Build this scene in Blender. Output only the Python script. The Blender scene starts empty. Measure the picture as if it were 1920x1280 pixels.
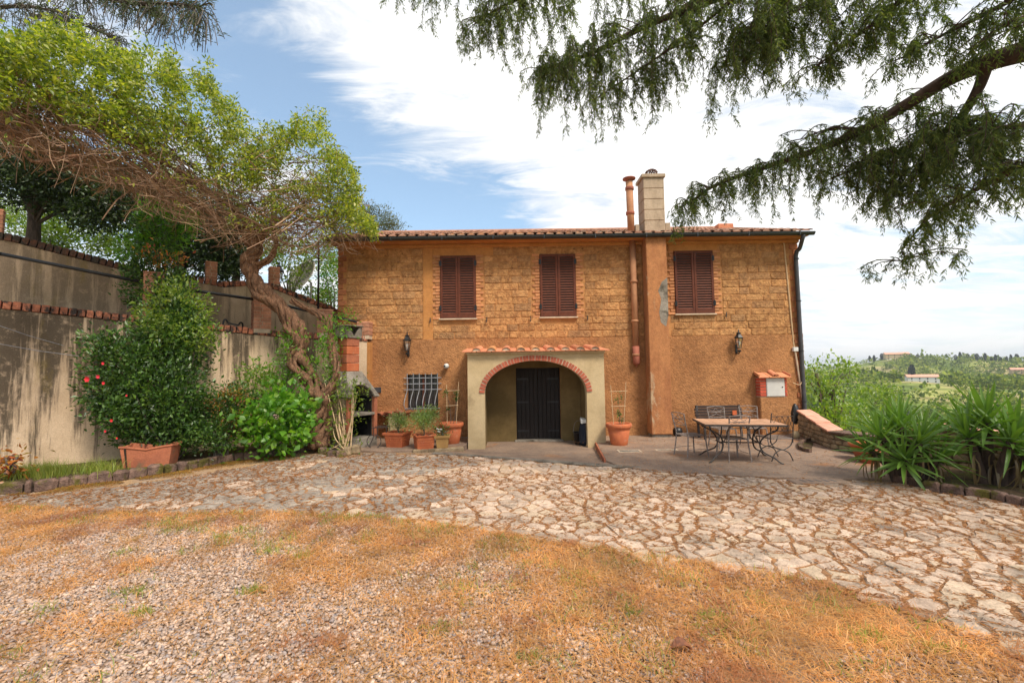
import bpy, bmesh, math, random
import numpy as np
from mathutils import Vector, Matrix, noise as mnoise
random.seed(7); rng = np.random.default_rng(7)
S = bpy.context.scene; C = S.collection
PI = math.pi
# ------------------------------------------------------------------ camera
FPX = 853.0; PITCH = math.atan(52/853.0); ROLL = 0.0137
CAM = Vector((0, 0, 1.9))
fwd = Vector((0, math.cos(PITCH), math.sin(PITCH)))
r0 = Vector((1, 0, 0)); u0 = Vector((0, -math.sin(PITCH), math.cos(PITCH)))
rgt = r0*math.cos(ROLL) - u0*math.sin(ROLL)
upv = r0*math.sin(ROLL) + u0*math.cos(ROLL)
cd = bpy.data.cameras.new('camera'); cam = bpy.data.objects.new('camera', cd); C.objects.link(cam)
cd.sensor_width = 36; cd.lens = FPX*36/1920; cd.clip_start = 0.05; cd.clip_end = 9000
mw = Matrix.Identity(4)
for i in range(3):
    mw[i][0] = rgt[i]; mw[i][1] = upv[i]; mw[i][2] = -fwd[i]; mw[i][3] = CAM[i]
cam.matrix_world = mw
S.camera = cam
# ------------------------------------------------------------------ light
SUN_EL, SUN_AZ = math.radians(52), math.radians(142)     # azimuth from +Y clockwise: behind the viewer's right
sd = Vector((math.sin(SUN_AZ)*math.cos(SUN_EL), math.cos(SUN_AZ)*math.cos(SUN_EL), math.sin(SUN_EL)))
sl = bpy.data.lights.new('sun', 'SUN'); sl.energy = 2.8; sl.angle = math.radians(17); sl.color = (1.0, 0.90, 0.76)
so = bpy.data.objects.new('sun', sl); C.objects.link(so)
so.rotation_euler = (-sd).to_track_quat('-Z', 'Y').to_euler()
W = bpy.data.worlds.new('World'); S.world = W; W.use_nodes = True
S.view_settings.view_transform = 'Standard'; S.view_settings.look = 'None'
S.view_settings.exposure = 0.80; S.view_settings.gamma = 1; S.view_settings.use_curve_mapping = False

class NT:
    def __init__(s, nt): s.nt = nt; s.n = nt.nodes; s.l = nt.links
    def new(s, t, **kw):
        n = s.n.new(t)
        for k, v in kw.items():
            if k in n.bl_rna.properties: setattr(n, k, v)
            else: n.inputs[k].default_value = v
        return n
    def link(s, a, b): s.l.new(a, b)
    def val(s, x, inp):
        if hasattr(x, 'is_linked') or hasattr(x, 'links'): s.l.new(x, inp)
        else: inp.default_value = x
    def math(s, op, a, b=0.0, c=0.0, clamp=False):
        n = s.n.new('ShaderNodeMath'); n.operation = op; n.use_clamp = clamp
        s.val(a, n.inputs[0]); s.val(b, n.inputs[1]); s.val(c, n.inputs[2]); return n.outputs[0]
    def vmath(s, op, a, b=(0, 0, 0)):
        n = s.n.new('ShaderNodeVectorMath'); n.operation = op
        s.val(a, n.inputs[0]); s.val(b, n.inputs[1]); return n
    def noise(s, vec, scale, detail=4, rough=0.55, dist=0.0):
        n = s.n.new('ShaderNodeTexNoise'); n.inputs['Scale'].default_value = scale
        n.inputs['Detail'].default_value = detail; n.inputs['Roughness'].default_value = rough
        n.inputs['Distortion'].default_value = dist
        if vec is not None: s.l.new(vec, n.inputs['Vector'])
        return n.outputs['Fac']
    def ramp(s, f, stops):
        n = s.n.new('ShaderNodeValToRGB'); s.l.new(f, n.inputs[0]); e = n.color_ramp.elements
        while len(e) < len(stops): e.new(0.5)
        for i, (p, c) in enumerate(stops):
            e[i].position = p; e[i].color = (c[0], c[1], c[2], 1) if not isinstance(c, float) else (c, c, c, 1)
        return n.outputs[0]
    def mix(s, f, a, b, mode='MIX'):
        n = s.n.new('ShaderNodeMix'); n.data_type = 'RGBA'; n.blend_type = mode; n.clamp_factor = True
        s.val(f, n.inputs[0])
        s.val(a if not isinstance(a, tuple) else (*a, 1)[:4], n.inputs[6]); s.val(b if not isinstance(b, tuple) else (*b, 1)[:4], n.inputs[7])
        return n.outputs[2]
    def mapr(s, f, a, b, c=0.0, d=1.0, smooth=True):
        n = s.n.new('ShaderNodeMapRange'); n.interpolation_type = 'SMOOTHSTEP' if smooth else 'LINEAR'
        s.val(f, n.inputs[0])
        for i, v in enumerate((a, b, c, d)): n.inputs[i+1].default_value = v
        return n.outputs[0]
    def mapping(s, vec, scale=(1, 1, 1), rot=(0, 0, 0), loc=(0, 0, 0)):
        n = s.n.new('ShaderNodeMapping'); s.l.new(vec, n.inputs[0])
        n.inputs['Location'].default_value = loc; n.inputs['Rotation'].default_value = rot; n.inputs['Scale'].default_value = scale
        return n.outputs[0]

def pxdir(px, py):
    return (fwd + rgt*((px-960)/FPX) + upv*((640-py)/FPX))
# ---- sky
w = NT(W.node_tree); w.n.clear()
out = w.new('ShaderNodeOutputWorld'); bg = w.new('ShaderNodeBackground'); bg.inputs['Strength'].default_value = 0.1
w.link(bg.outputs[0], out.inputs[0])
sky = w.new('ShaderNodeTexSky'); sky.sky_type = 'NISHITA'; sky.sun_disc = False
sky.sun_elevation = SUN_EL; sky.sun_rotation = SUN_AZ; sky.air_density = 1.0; sky.dust_density = 0.6; sky.ozone_density = 1.2
tc = w.new('ShaderNodeTexCoord'); d = tc.outputs['Generated']
dn = w.vmath('NORMALIZE', d).outputs[0]
sx = w.new('ShaderNodeSeparateXYZ'); w.link(dn, sx.inputs[0])
zz = w.math('ADD', w.math('ABSOLUTE', sx.outputs[2]), 0.12)
cv = w.new('ShaderNodeCombineXYZ')
w.link(w.math('DIVIDE', sx.outputs[0], zz), cv.inputs[0]); w.link(w.math('DIVIDE', sx.outputs[1], zz), cv.inputs[1])
big = w.noise(w.mapping(cv.outputs[0], (1, 1.0, 1), (0, 0, 0.5), (3.1, 1.7, 0)), 0.75, 8, 0.6, 0.5)
wisp = w.noise(w.mapping(cv.outputs[0], (0.8, 2.2, 1), (0, 0, -0.55)), 2.2, 8, 0.66, 0.8)
cl = w.math('ADD', w.math('MULTIPLY', big, 0.8), w.math('SUBTRACT', w.math('MULTIPLY', wisp, 1.1), 0.34))   # about 0.6 mean
bias = None
def hole(px, py, rad, amt):
    global bias
    c = pxdir(px, py).normalized()
    dist = w.vmath('DISTANCE', dn, tuple(c)).outputs['Value']
    g = w.mapr(dist, 0.0, rad, amt, 0.0)
    bias = g if bias is None else w.math('ADD', bias, g)
for a in [(470, 120, .24, -.36), (590, 185, .15, -.24), (380, 60, .2, -.10), (740, 340, .26, -.46), (880, 395, .22, -.46), (640, 250, .14, -.12), (300, 180, .25, .02), (960, 430, .14, -.26), (690, 370, .16, -.20),
          (860, 150, .30, .36), (640, 120, .14, .10), (1150, 250, .4, .30), (1500, 250, .55, .24), (1700, 560, .35, .18), (1080, 40, .3, .2),
          (1130, 370, .08, -.26), (1820, 600, .14, -.20), (1900, 560, .12, -.12), (200, 60, .2, .06)]:
    hole(*a)
cl = w.math('ADD', cl, w.math('MULTIPLY', bias, 0.62))
mask = w.mapr(cl, 0.36, 0.74)
low = w.noise(w.mapping(dn, (1, 1, 5.5)), 5.0, 7, 0.6, 0.3)                        # banks of cloud low down
shade = w.mapr(w.math('ADD', w.math('MULTIPLY', low, 0.8), w.math('MULTIPLY', wisp, 0.3)), 0.38, 0.68)
ccol = w.mix(shade, (5.4, 5.6, 5.95), (6.8, 6.75, 6.6))
hi = w.mapr(cl, 0.62, 0.95)
ccol = w.mix(hi, ccol, w.mix(0.75, ccol, (8.4, 8.2, 7.9)))
blue = w.mix(1.0, sky.outputs[0], (1.35, 1.40, 1.30), 'MULTIPLY')
blue = w.mix(0.30, blue, (3.2, 4.2, 5.4))
haz = w.mapr(sx.outputs[2], 0.0, 0.16, 0.55, 0.0)
col = w.mix(w.math('MULTIPLY', mask, 0.97), blue, ccol)
col = w.mix(haz, col, (5.2, 5.5, 5.9))
band = w.mapr(w.math('ADD', w.math('MULTIPLY', low, 1.0), w.mapr(sx.outputs[2], 0.0, 0.12, 0.12, -0.2)), 0.50, 0.62)
col = w.mix(w.math('MULTIPLY', band, w.mapr(sx.outputs[2], 0.02, 0.2, 0.75, 0.0)), col, (6.5, 6.4, 6.3))
w.link(col, bg.inputs['Color'])

# ------------------------------------------------------------------ helpers
def V(px, py, Y):
    dr = pxdir(px, py); return CAM + dr*(Y/dr.y)
def G(px, py, z=0.0):
    dr = pxdir(px, py); return CAM + dr*((z-CAM.z)/dr.z)

def mat(name, c1, c2=None, scale=3.0, rough=0.85, bump=0.0, bscale=None, rnd=None, rvar=0.3, c3=None, c3s=0.6, c3r=(0.5, 0.62),
        metal=0.0, fine=0.0, spec=0.3, vscale=(1, 1, 1), detail=6, tint=None):
    m = bpy.data.materials.new(name); m.use_nodes = True; t = NT(m.node_tree); t.n.clear()
    o = t.new('ShaderNodeOutputMaterial'); p = t.new('ShaderNodeBsdfPrincipled'); t.link(p.outputs[0], o.inputs[0])
    p.inputs['Roughness'].default_value = rough; p.inputs['Metallic'].default_value = metal
    p.inputs['Specular IOR Level'].default_value = spec
    g = t.new('ShaderNodeNewGeometry'); pos = g.outputs['Position']
    if vscale != (1, 1, 1): pv = t.mapping(pos, vscale)
    else: pv = pos
    if c2 is None: c2 = tuple(x*0.75 for x in c1)
    n1 = t.noise(pv, scale, detail, 0.6)
    col = t.mix(t.mapr(n1, 0.35, 0.65), c1, c2)
    if c3 is not None:
        col = t.mix(t.mapr(t.noise(pv, c3s, 8, 0.65, 0.4), c3r[0], c3r[1]), col, c3)
    if rnd:
        if rnd == 'island': rv = g.outputs['Random Per Island']
        else: rv = t.new('ShaderNodeObjectInfo').outputs['Random']
        col = t.mix(1.0, col, t.ramp(rv, [(0, 1-rvar), (1, 1+rvar)]), 'MULTIPLY')
        if tint: col = t.mix(t.mapr(t.math('FRACT', t.math('MULTIPLY', rv, 7.31)), 0.55, 1.0, 0, tint[3]), col, tint[:3])
    if fine:
        f = t.noise(pos, 60, 3, 0.6); col = t.mix(1.0, col, t.ramp(f, [(0.25, 1-fine), (0.75, 1+fine)]), 'MULTIPLY')
        f = t.noise(pos, 11, 6, 0.75); col = t.mix(1.0, col, t.ramp(f, [(0.32, 1-fine*1.1), (0.5, 1.0), (0.68, 1+fine*.8)]), 'MULTIPLY')
    t.link(col, p.inputs['Base Color'])
    if bump:
        b = t.new('ShaderNodeBump'); b.inputs['Strength'].default_value = bump; b.inputs['Distance'].default_value = 0.02 if bump < .7 else .045
        h = t.noise(pos, bscale or scale*8, 6, 0.65); t.link(h, b.inputs['Height']); t.link(b.outputs[0], p.inputs['Normal'])
    m['nt'] = 1
    return m

def leafmat(name, cols, trans=0.4, gloss=0.06, rough=0.45, alt=None):
    m = bpy.data.materials.new(name); m.use_nodes = True; t = NT(m.node_tree); t.n.clear()
    o = t.new('ShaderNodeOutputMaterial'); g = t.new('ShaderNodeNewGeometry')
    k = len(cols); col = t.ramp(g.outputs['Random Per Island'], [(i/max(1, k-1), c) for i, c in enumerate(cols)])
    cl = t.noise(g.outputs['Position'], 1.7, 3, 0.5)
    col = t.mix(1.0, col, t.ramp(cl, [(0.3, 0.72), (0.7, 1.3)]), 'MULTIPLY')
    if alt: col = t.mix(t.mapr(t.noise(g.outputs['Position'], alt[3], 6, .65), .50, .64, 0, .8), col, alt[:3])
    df = t.new('ShaderNodeBsdfDiffuse'); tr = t.new('ShaderNodeBsdfTranslucent'); gl = t.new('ShaderNodeBsdfGlossy'); gl.inputs['Roughness'].default_value = rough
    t.link(col, df.inputs[0]); t.link(t.mix(1.0, col, (1.5, 1.6, 0.7), 'MULTIPLY'), tr.inputs[0])
    a = t.new('ShaderNodeMixShader'); a.inputs[0].default_value = trans; t.link(df.outputs[0], a.inputs[1]); t.link(tr.outputs[0], a.inputs[2])
    b = t.new('ShaderNodeMixShader'); b.inputs[0].default_value = gloss; t.link(a.outputs[0], b.inputs[1]); t.link(gl.outputs[0], b.inputs[2])
    t.link(b.outputs[0], o.inputs[0]); return m

MT = {}
MT['plaster'] = mat('ochre_plaster', (.42, .198, .080), (.31, .140, .056), 1.1, .95, .9, 20, fine=.30, c3=(.20, .085, .035), c3s=.9, c3r=(.56, .8))
MT['plaster_plain'] = mat('smooth_ochre_plaster', (.48, .22, .070), (.41, .175, .055), 2.0, .95, .35, 30, fine=.14)
MT['mortar'] = mat('wall_mortar', (.46, .225, .085), (.38, .175, .065), 3.0, .95, .5, 40, fine=.2)
MT['stone'] = mat('tufa_stone', (.49, .255, .102), (.34, .160, .062), 7, .95, 1.0, 13, rnd='object', rvar=.17, fine=.30, tint=(.24, .145, .08, .42), c3=(.17, .085, .038), c3s=9.0, c3r=(.58, .68))
MT['jamb_brick'] = mat('jamb_brick', (.52, .25, .115), (.44, .18, .08), 9, .92, .4, 40, rnd='object', rvar=.22)
MT['quoin_brick'] = mat('quoin_brick', (.40, .155, .065), (.30, .11, .05), 9, .92, .4, 40, rnd='object', rvar=.25)
MT['red_brick'] = mat('arch_brick', (.42, .115, .065), (.34, .095, .055), 9, .9, .4, 40, rnd='object', rvar=.16, fine=.15)
MT['box_brick'] = mat('cabinet_brick', (.50, .09, .05), (.42, .075, .04), 9, .9, .4, 40, rnd='object', rvar=.16)
MT['white_mortar'] = mat('pale_mortar', (.60, .47, .34), None, 6, .95, .3)
MT['coping'] = mat('coping_brick', (.44, .165, .09), (.28, .105, .062), 14, .93, .6, 30, rnd='object', rvar=.30, c3=(.045, .035, .03), c3s=6.0, c3r=(.46, .60), fine=.2)
MT['coping_dark'] = mat('coping_brick_dark', (.17, .07, .042), (.09, .05, .032), 14, .93, .6, 30, rnd='object', rvar=.3, c3=(.05, .04, .03), c3s=5.0, c3r=(.42, .6))  # darker brick for the left part of the upper coping
MT['pier_brick'] = mat('pier_brick', (.47, .225, .14), (.38, .17, .10), 12, .93, .5, 30, rnd='object', rvar=.22, fine=.2)
MT['shutter'] = mat('shutter_paint', (.125, .036, .018), (.095, .027, .014), 9, .6, .1, 60, spec=.25)
MT['porch'] = mat('cream_render', (.52, .40, .235), (.45, .34, .19), 1.6, .95, .35, 20, fine=.08, c3=(.34, .25, .14), c3s=1.4, c3r=(.58, .75))
MT['porch_in'] = mat('shaded_ochre_render', (.20, .135, .055), (.14, .095, .036), 1.6, .95, .35, 20, fine=.1)  # ochre darkened: shade of the porch recess is put into the colour
MT['canopy_tile'] = mat('canopy_tile', (.62, .25, .135), (.52, .19, .10), 8, .85, .3, 40, rnd='object', rvar=.15, tint=(.55, .30, .10, .5))
MT['roof_tile'] = mat('roof_tile', (.43, .225, .145), (.31, .155, .105), 8, .9, .4, 30, rnd='object', rvar=.3, tint=(.42, .33, .24, .7))
MT['roof_far'] = mat('roof_tile_rows', (.42, .215, .14), (.31, .155, .105), 8, .9, .4, 30, rnd='island', rvar=.28, tint=(.42, .33, .24, .7))
MT['door'] = mat('old_door_wood', (.016, .010, .008), (.009, .006, .005), 9, .6, .4, 40, vscale=(6, 6, .6))
MT['black'] = mat('black_metal', (.012, .012, .014), None, 20, .42, .1, 60, spec=.5)
MT['gutter'] = mat('dark_gutter_metal', (.022, .027, .032), (.016, .02, .022), 4, .45, .1, 60, spec=.5)
MT['downpipe'] = mat('grey_downpipe', (.055, .055, .062), (.035, .037, .042), 5, .5, .1, 60, spec=.5)
MT['clay_pipe'] = mat('clay_flue', (.45, .225, .115), (.36, .165, .085), 2.2, .8, .15, 30, fine=.08)
MT['clay_pipe_low'] = mat('clay_flue_weathered', (.36, .12, .075), (.27, .09, .06), 3, .8, .2, 30)
MT['chimney'] = mat('chimney_block', (.44, .34, .245), (.35, .265, .185), 3, .95, .5, 30, rnd='object', rvar=.06, fine=.15, c3=(.12, .09, .07), c3s=3.0, c3r=(.60, .70), vscale=(1.4, 1.4, .35))
MT['concrete'] = mat('weathered_concrete', (.30, .265, .22), (.17, .145, .115), 3, .95, .6, 22, fine=.2, c3=(.07, .06, .045), c3s=2.0, c3r=(.52, .68))
MT['iron'] = mat('wrought_iron', (.060, .050, .046), (.035, .028, .026), 20, .5, .2, 60, spec=.5)
MT['iron_pale'] = mat('worn_iron', (.27, .23, .21), (.16, .12, .10), 22, .6, .2, 60, spec=.4)
MT['grille'] = mat('grille_paint', (.30, .31, .33), (.20, .20, .22), 12, .5, .1, 60, spec=.5)
MT['glass'] = mat('dark_window_glass', (.015, .018, .026), None, 3, .12, 0, spec=.6)
MT['terra'] = mat('terracotta', (.52, .155, .06), (.44, .12, .05), 5, .78, .2, 30, fine=.07, c3=(.50, .26, .16), c3s=3.2, c3r=(.56, .75))
MT['terra_old'] = mat('old_terracotta', (.44, .15, .075), (.33, .11, .06), 3, .9, .4, 26, fine=.16, c3=(.20, .12, .07), c3s=3.0, c3r=(.55, .7))
MT['terra_yellow'] = mat('yellow_terracotta', (.42, .25, .085), (.36, .20, .07), 5, .85, .2, 30)
MT['soil'] = mat('potting_soil', (.05, .032, .02), (.03, .02, .013), 20, 1, .6, 60)
MT['bed_soil'] = mat('bed_soil', (.10, .062, .032), (.055, .038, .02), 6, 1, .9, 30, c3=(.10, .10, .02), c3s=2.2, c3r=(.5, .6), fine=.4)
MT['cane'] = mat('bamboo_cane', (.58, .42, .25), (.48, .33, .19), 20, .7)
MT['white'] = mat('white_plastic', (.62, .62, .60), (.54, .54, .52), 6, .4, spec=.5)
MT['cabinet_door'] = mat('cabinet_door_metal', (.56, .55, .52), (.50, .49, .47), 5, .45, spec=.5)
MT['table_top'] = mat('table_tile', (.62, .36, .22), (.54, .30, .18), 7, .55, .15, 40, rnd='object', rvar=.10)
MT['wood_dark'] = mat('dark_bench_wood', (.055, .035, .03), (.035, .024, .02), 12, .6, .3, 40, vscale=(.6, 4, 4))
MT['orange'] = mat('orange_card', (.55, .12, .04), None, 5, .7)
MT['wall_tile'] = mat('parapet_tile', (.66, .36, .26), (.56, .27, .18), 5, .85, .3, 30, rnd='object', rvar=.08, fine=.1)
MT['rubble'] = mat('rubble_stone', (.34, .25, .15), (.23, .165, .10), 5, .95, .7, 24, rnd='object', rvar=.3, fine=.2)
MT['rubble_mortar'] = mat('rubble_mortar', (.24, .165, .095), (.15, .10, .06), 5, .95, .7, 24, fine=.2)
MT['edge_stone'] = mat('edging_stone', (.20, .125, .095), (.11, .07, .055), 8, .95, .9, 22, rnd='object', rvar=.3, c3=(.10, .085, .018), c3s=4.0, c3r=(.50, .62), fine=.3)
MT['pave'] = mat('paving_stone', (.56, .425, .32), (.42, .31, .235), 4.5, .92, .8, 18, rnd='object', rvar=.22, fine=.22, c3=(.25, .20, .155), c3s=1.6, c3r=(.52, .70), tint=(.52, .40, .26, .5))
MT['pave_grey'] = mat('grey_paving', (.34, .285, .235), (.23, .19, .155), 4.5, .92, .8, 18, rnd='island', rvar=.15, fine=.22, c3=(.46, .38, .29), c3s=1.9, c3r=(.56, .66))
MT['pave_far'] = mat('paving_stone_rest', (.55, .415, .315), (.42, .31, .23), 4.5, .92, .8, 18, rnd='island', rvar=.2, fine=.2, c3=(.24, .19, .15), c3s=1.3, c3r=(.50, .68), tint=(.48, .33, .19, .5))
MT['pave_base'] = mat('paving_joints', (.40, .20, .085), (.28, .15, .075), 7, 1, .8, 40, fine=.4, c3=(.34, .26, .19), c3s=1.6, c3r=(.52, .62))
MT['terrace'] = mat('terrace_screed', (.295, .205, .145), (.22, .155, .115), 1.7, .95, .6, 22, fine=.22, c3=(.36, .17, .075), c3s=1.1, c3r=(.56, .72))
MT['bark'] = mat('vine_bark', (.27, .140, .078), (.13, .070, .043), 6, .95, 1.0, 26, vscale=(7, 7, 1.6), fine=.3, c3=(.33, .21, .13), c3s=5, c3r=(.55, .65))
MT['twig'] = mat('vine_twigs', (.34, .22, .14), (.20, .12, .08), 3, .9, rnd='island', rvar=.4)
MT['bark_dark'] = mat('dark_bark', (.10, .065, .048), (.055, .038, .03), 6, .95, .8, 30, vscale=(4, 4, 1))
MT['cedar_bark'] = mat('cedar_bark', (.115, .075, .058), (.065, .042, .034), 9, .95, .9, 30)
MT['grey_twig'] = mat('grey_twigs', (.13, .11, .09), None, 5, .9)
MT['wis'] = leafmat('vine_leaves', [(.055, .095, .012), (.13, .19, .018), (.22, .275, .024), (.33, .36, .034), (.44, .42, .06)], .5)
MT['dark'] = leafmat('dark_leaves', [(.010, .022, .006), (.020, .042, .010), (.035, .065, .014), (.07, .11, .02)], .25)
MT['cam'] = leafmat('glossy_leaves', [(.022, .058, .012), (.04, .095, .016), (.065, .14, .022), (.13, .22, .03)], .3, .045, .4)
MT['sage'] = leafmat('sage_leaves', [(.12, .19, .05), (.22, .32, .09), (.36, .44, .14)], .45)
MT['hyd'] = leafmat('fresh_leaves', [(.07, .20, .015), (.12, .29, .02), (.22, .38, .03)], .5, .04)
MT['bright'] = leafmat('bright_leaves', [(.10, .18, .018), (.17, .26, .025), (.27, .32, .04)], .5)
MT['red_leaf'] = leafmat('red_tips', [(.35, .05, .015), (.42, .16, .02), (.30, .24, .03)], .4)
MT['olive'] = leafmat('olive_leaves', [(.07, .085, .045), (.11, .13, .07), (.17, .18, .11)], .3)
MT['cedar'] = leafmat('cedar_needles', [(.055, .085, .028), (.09, .135, .035), (.14, .19, .045), (.22, .24, .065)], .5, .03)
MT['pine'] = leafmat('pine_needles', [(.07, .09, .055), (.12, .14, .09)], .3, .03)
MT['yucca'] = leafmat('yucca_blade', [(.06, .155, .02), (.11, .22, .03), (.22, .33, .06)], .3, .05, .4)
MT['yucca_old'] = leafmat('yucca_dead_blade', [(.22, .17, .07), (.16, .10, .05)], .25, .05)
MT['flower_red'] = mat('red_petals', (.60, .02, .02), (.55, .03, .06), 9, .6)
MT['flower_pink'] = mat('pink_petals', (.52, .30, .30), None, 9, .7)
MT['flower_white'] = mat('white_petals', (.75, .75, .72), None, 9, .7)
MT['hill_tree'] = leafmat('hill_wood', [(.05, .08, .018), (.11, .16, .028), (.21, .27, .045), (.33, .34, .08)], .3, .0, alt=(.045, .075, .02, .022))
MT['cypress'] = leafmat('cypress_leaves', [(.010, .020, .010), (.022, .036, .014)], .1, .0)
MT['pebble'] = mat('pebbles', (.54, .40, .31), (.42, .305, .235), 11, .85, .3, 40, rnd='island', rvar=.34, tint=(.24, .23, .25, .75))
MT['hay'] = leafmat('dry_grass', [(.52, .235, .07), (.61, .31, .105), (.66, .40, .17), (.42, .17, .055)], .35, .03, alt=(.34, .125, .06, 1.1))
MT['moss'] = leafmat('moss', [(.22, .13, .03), (.34, .15, .05), (.26, .22, .04)], .2, .0)
MT['grass'] = leafmat('green_grass', [(.15, .21, .03), (.22, .27, .04), (.32, .31, .07)], .4, .03)
MT['litter'] = leafmat('needle_litter', [(.40, .18, .08), (.50, .26, .12), (.30, .14, .07)], .15, .02)

def rootof(o):
    while o.parent: o = o.parent
    return o
def wloc(o):
    l = Vector((0, 0, 0))
    while o: l = l + Vector(o.location); o = o.parent
    return l
def thing(name, label, cat, loc=(0, 0, 0), rz=0, group=None, kind=None):
    o = bpy.data.objects.new(name, None); o.empty_display_size = .2; C.objects.link(o)
    o.location = loc; o.rotation_euler = (0, 0, rz)
    return tag(o, label, cat, group, kind)
def tag(o, label=None, cat=None, group=None, kind=None):
    if label: o['label'] = label
    if cat: o['category'] = cat
    if group: o['group'] = group
    if kind: o['kind'] = kind
    return o
def mesh_np(name, verts, faces, smooth=False):
    """faces: list of int arrays (n,k)"""
    me = bpy.data.meshes.new(name); verts = np.asarray(verts, dtype=np.float32)
    me.vertices.add(len(verts)); me.vertices.foreach_set('co', verts.ravel())
    tot = [np.full(len(f), f.shape[1], dtype=np.int32) for f in faces]
    loops = np.concatenate([f.ravel() for f in faces]).astype(np.int32); tot = np.concatenate(tot)
    st = np.concatenate([[0], np.cumsum(tot)[:-1]]).astype(np.int32)
    me.loops.add(len(loops)); me.loops.foreach_set('vertex_index', loops)
    me.polygons.add(len(tot)); me.polygons.foreach_set('loop_start', st); me.polygons.foreach_set('loop_total', tot)
    if smooth: me.polygons.foreach_set('use_smooth', np.ones(len(tot), dtype=bool))
    me.update(calc_edges=True); return me
def link(name, me, m, parent=None, loc=(0, 0, 0), rot=(0, 0, 0), scale=(1, 1, 1)):
    o = bpy.data.objects.new(name, me); C.objects.link(o)
    if m is not None and len(me.materials) == 0: me.materials.append(m)
    o.parent = parent; o.location = loc; o.rotation_euler = rot; o.scale = scale
    return o
class MB:
    def __init__(s): s.v = []; s.f = []
    def add(s, vs, fs):
        k = len(s.v); s.v += [tuple(x) for x in vs]; s.f += [tuple(i+k for i in f) for f in fs]; return s
    def box(s, x0, x1, y0, y1, z0, z1):
        return s.add([(x0, y0, z0), (x1, y0, z0), (x1, y1, z0), (x0, y1, z0), (x0, y0, z1), (x1, y0, z1), (x1, y1, z1), (x0, y1, z1)],
                     [(3, 2, 1, 0), (4, 5, 6, 7), (0, 1, 5, 4), (1, 2, 6, 5), (2, 3, 7, 6), (3, 0, 4, 7)])
    def hexa(s, p):
        return s.add(p, [(3, 2, 1, 0), (4, 5, 6, 7), (0, 1, 5, 4), (1, 2, 6, 5), (2, 3, 7, 6), (3, 0, 4, 7)])
    def bar(s, a, b, wx, wz, up=(0, 0, 1)):
        a = Vector(a); b = Vector(b); t = (b-a).normalized(); u = Vector(up)
        sdv = t.cross(u).normalized()*wx/2; u = sdv.cross(t).normalized()*wz/2
        return s.hexa([a-sdv-u, a+sdv-u, b+sdv-u, b-sdv-u, a-sdv+u, a+sdv+u, b+sdv+u, b-sdv+u])
    def tube(s, pts, r, n=6, cap=True):
        pts = [Vector(p) for p in pts]; k = len(pts)
        if not hasattr(r, '__len__'): r = [r]*k
        prev = None; rings = []
        for i, p in enumerate(pts):
            t = (pts[min(i+1, k-1)]-pts[max(i-1, 0)])
            t = t.normalized() if t.length > 1e-9 else Vector((0, 0, 1))
            if prev is None:
                a = t.cross(Vector((0, 0, 1)) if abs(t.z) < .9 else Vector((1, 0, 0))).normalized()
            else:
                a = prev - t*prev.dot(t); a = a.normalized() if a.length > 1e-6 else t.orthogonal().normalized()
            prev = a; b = t.cross(a)
            rings.append([p + (a*math.cos(2*PI*j/n) + b*math.sin(2*PI*j/n))*r[i] for j in range(n)])
        vs = [q for ring in rings for q in ring]; fs = []
        for i in range(k-1):
            for j in range(n):
                fs.append((i*n+j, i*n+(j+1) % n, (i+1)*n+(j+1) % n, (i+1)*n+j))
        if cap: fs.append(tuple(reversed(range(n)))); fs.append(tuple((k-1)*n+j for j in range(n)))
        return s.add(vs, fs)
    def lathe(s, prof, n=24, c=(0, 0, 0), cap=True):
        vs = []; fs = []; k = len(prof)
        for r, z in prof:
            for j in range(n): vs.append((c[0]+r*math.cos(2*PI*j/n), c[1]+r*math.sin(2*PI*j/n), c[2]+z))
        for i in range(k-1):
            for j in range(n): fs.append((i*n+j, i*n+(j+1) % n, (i+1)*n+(j+1) % n, (i+1)*n+j))
        if cap: fs.append(tuple(reversed(range(n)))); fs.append(tuple((k-1)*n+j for j in range(n)))
        return s.add(vs, fs)
    def prism(s, poly, z0, z1):
        n = len(poly)
        vs = [(p[0], p[1], z0) for p in poly] + [(p[0], p[1], z1) for p in poly]
        fs = [tuple(reversed(range(n))), tuple(range(n, 2*n))] + [(i, (i+1) % n, n+(i+1) % n, n+i) for i in range(n)]
        return s.add(vs, fs)
    def prism_y(s, poly, y0, y1):            # poly in (x,z)
        n = len(poly)
        vs = [(p[0], y0, p[1]) for p in poly] + [(p[0], y1, p[1]) for p in poly]
        fs = [tuple(range(n)), tuple(reversed(range(n, 2*n)))] + [(i, n+i, n+(i+1) % n, (i+1) % n) for i in range(n)]
        return s.add(vs, fs)
    def build(s, name, m, parent=None, smooth=False, bevel=0, local=False, rot=None):
        off = Vector((0, 0, 0)) if (parent is None or local) else wloc(parent)
        me = bpy.data.meshes.new(name); me.from_pydata([(v[0]-off.x, v[1]-off.y, v[2]-off.z) for v in s.v], [], s.f)
        if smooth: me.polygons.foreach_set('use_smooth', [True]*len(me.polygons))
        me.update(); o = link(name, me, m, parent)
        if smooth and bevel == 0 and smooth != 'all':
            pass
        if bevel:
            md = o.modifiers.new('bevel', 'BEVEL'); md.width = bevel; md.segments = 1; md.limit_method = 'ANGLE'
        return o
def smooth_path(pts, sub=4):
    pts = [Vector(p) for p in pts]; out = []
    for i in range(len(pts)-1):
        p0 = pts[max(i-1, 0)]; p1 = pts[i]; p2 = pts[i+1]; p3 = pts[min(i+2, len(pts)-1)]
        for k in range(sub):
            t = k/sub
            out.append(0.5*((2*p1)+(-p0+p2)*t+(2*p0-5*p1+4*p2-p3)*t*t+(-p0+3*p1-3*p2+p3)*t*t*t))
    out.append(pts[-1]); return out
def lerpr(a, b, n): return [a+(b-a)*i/(n-1) for i in range(n)]
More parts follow.
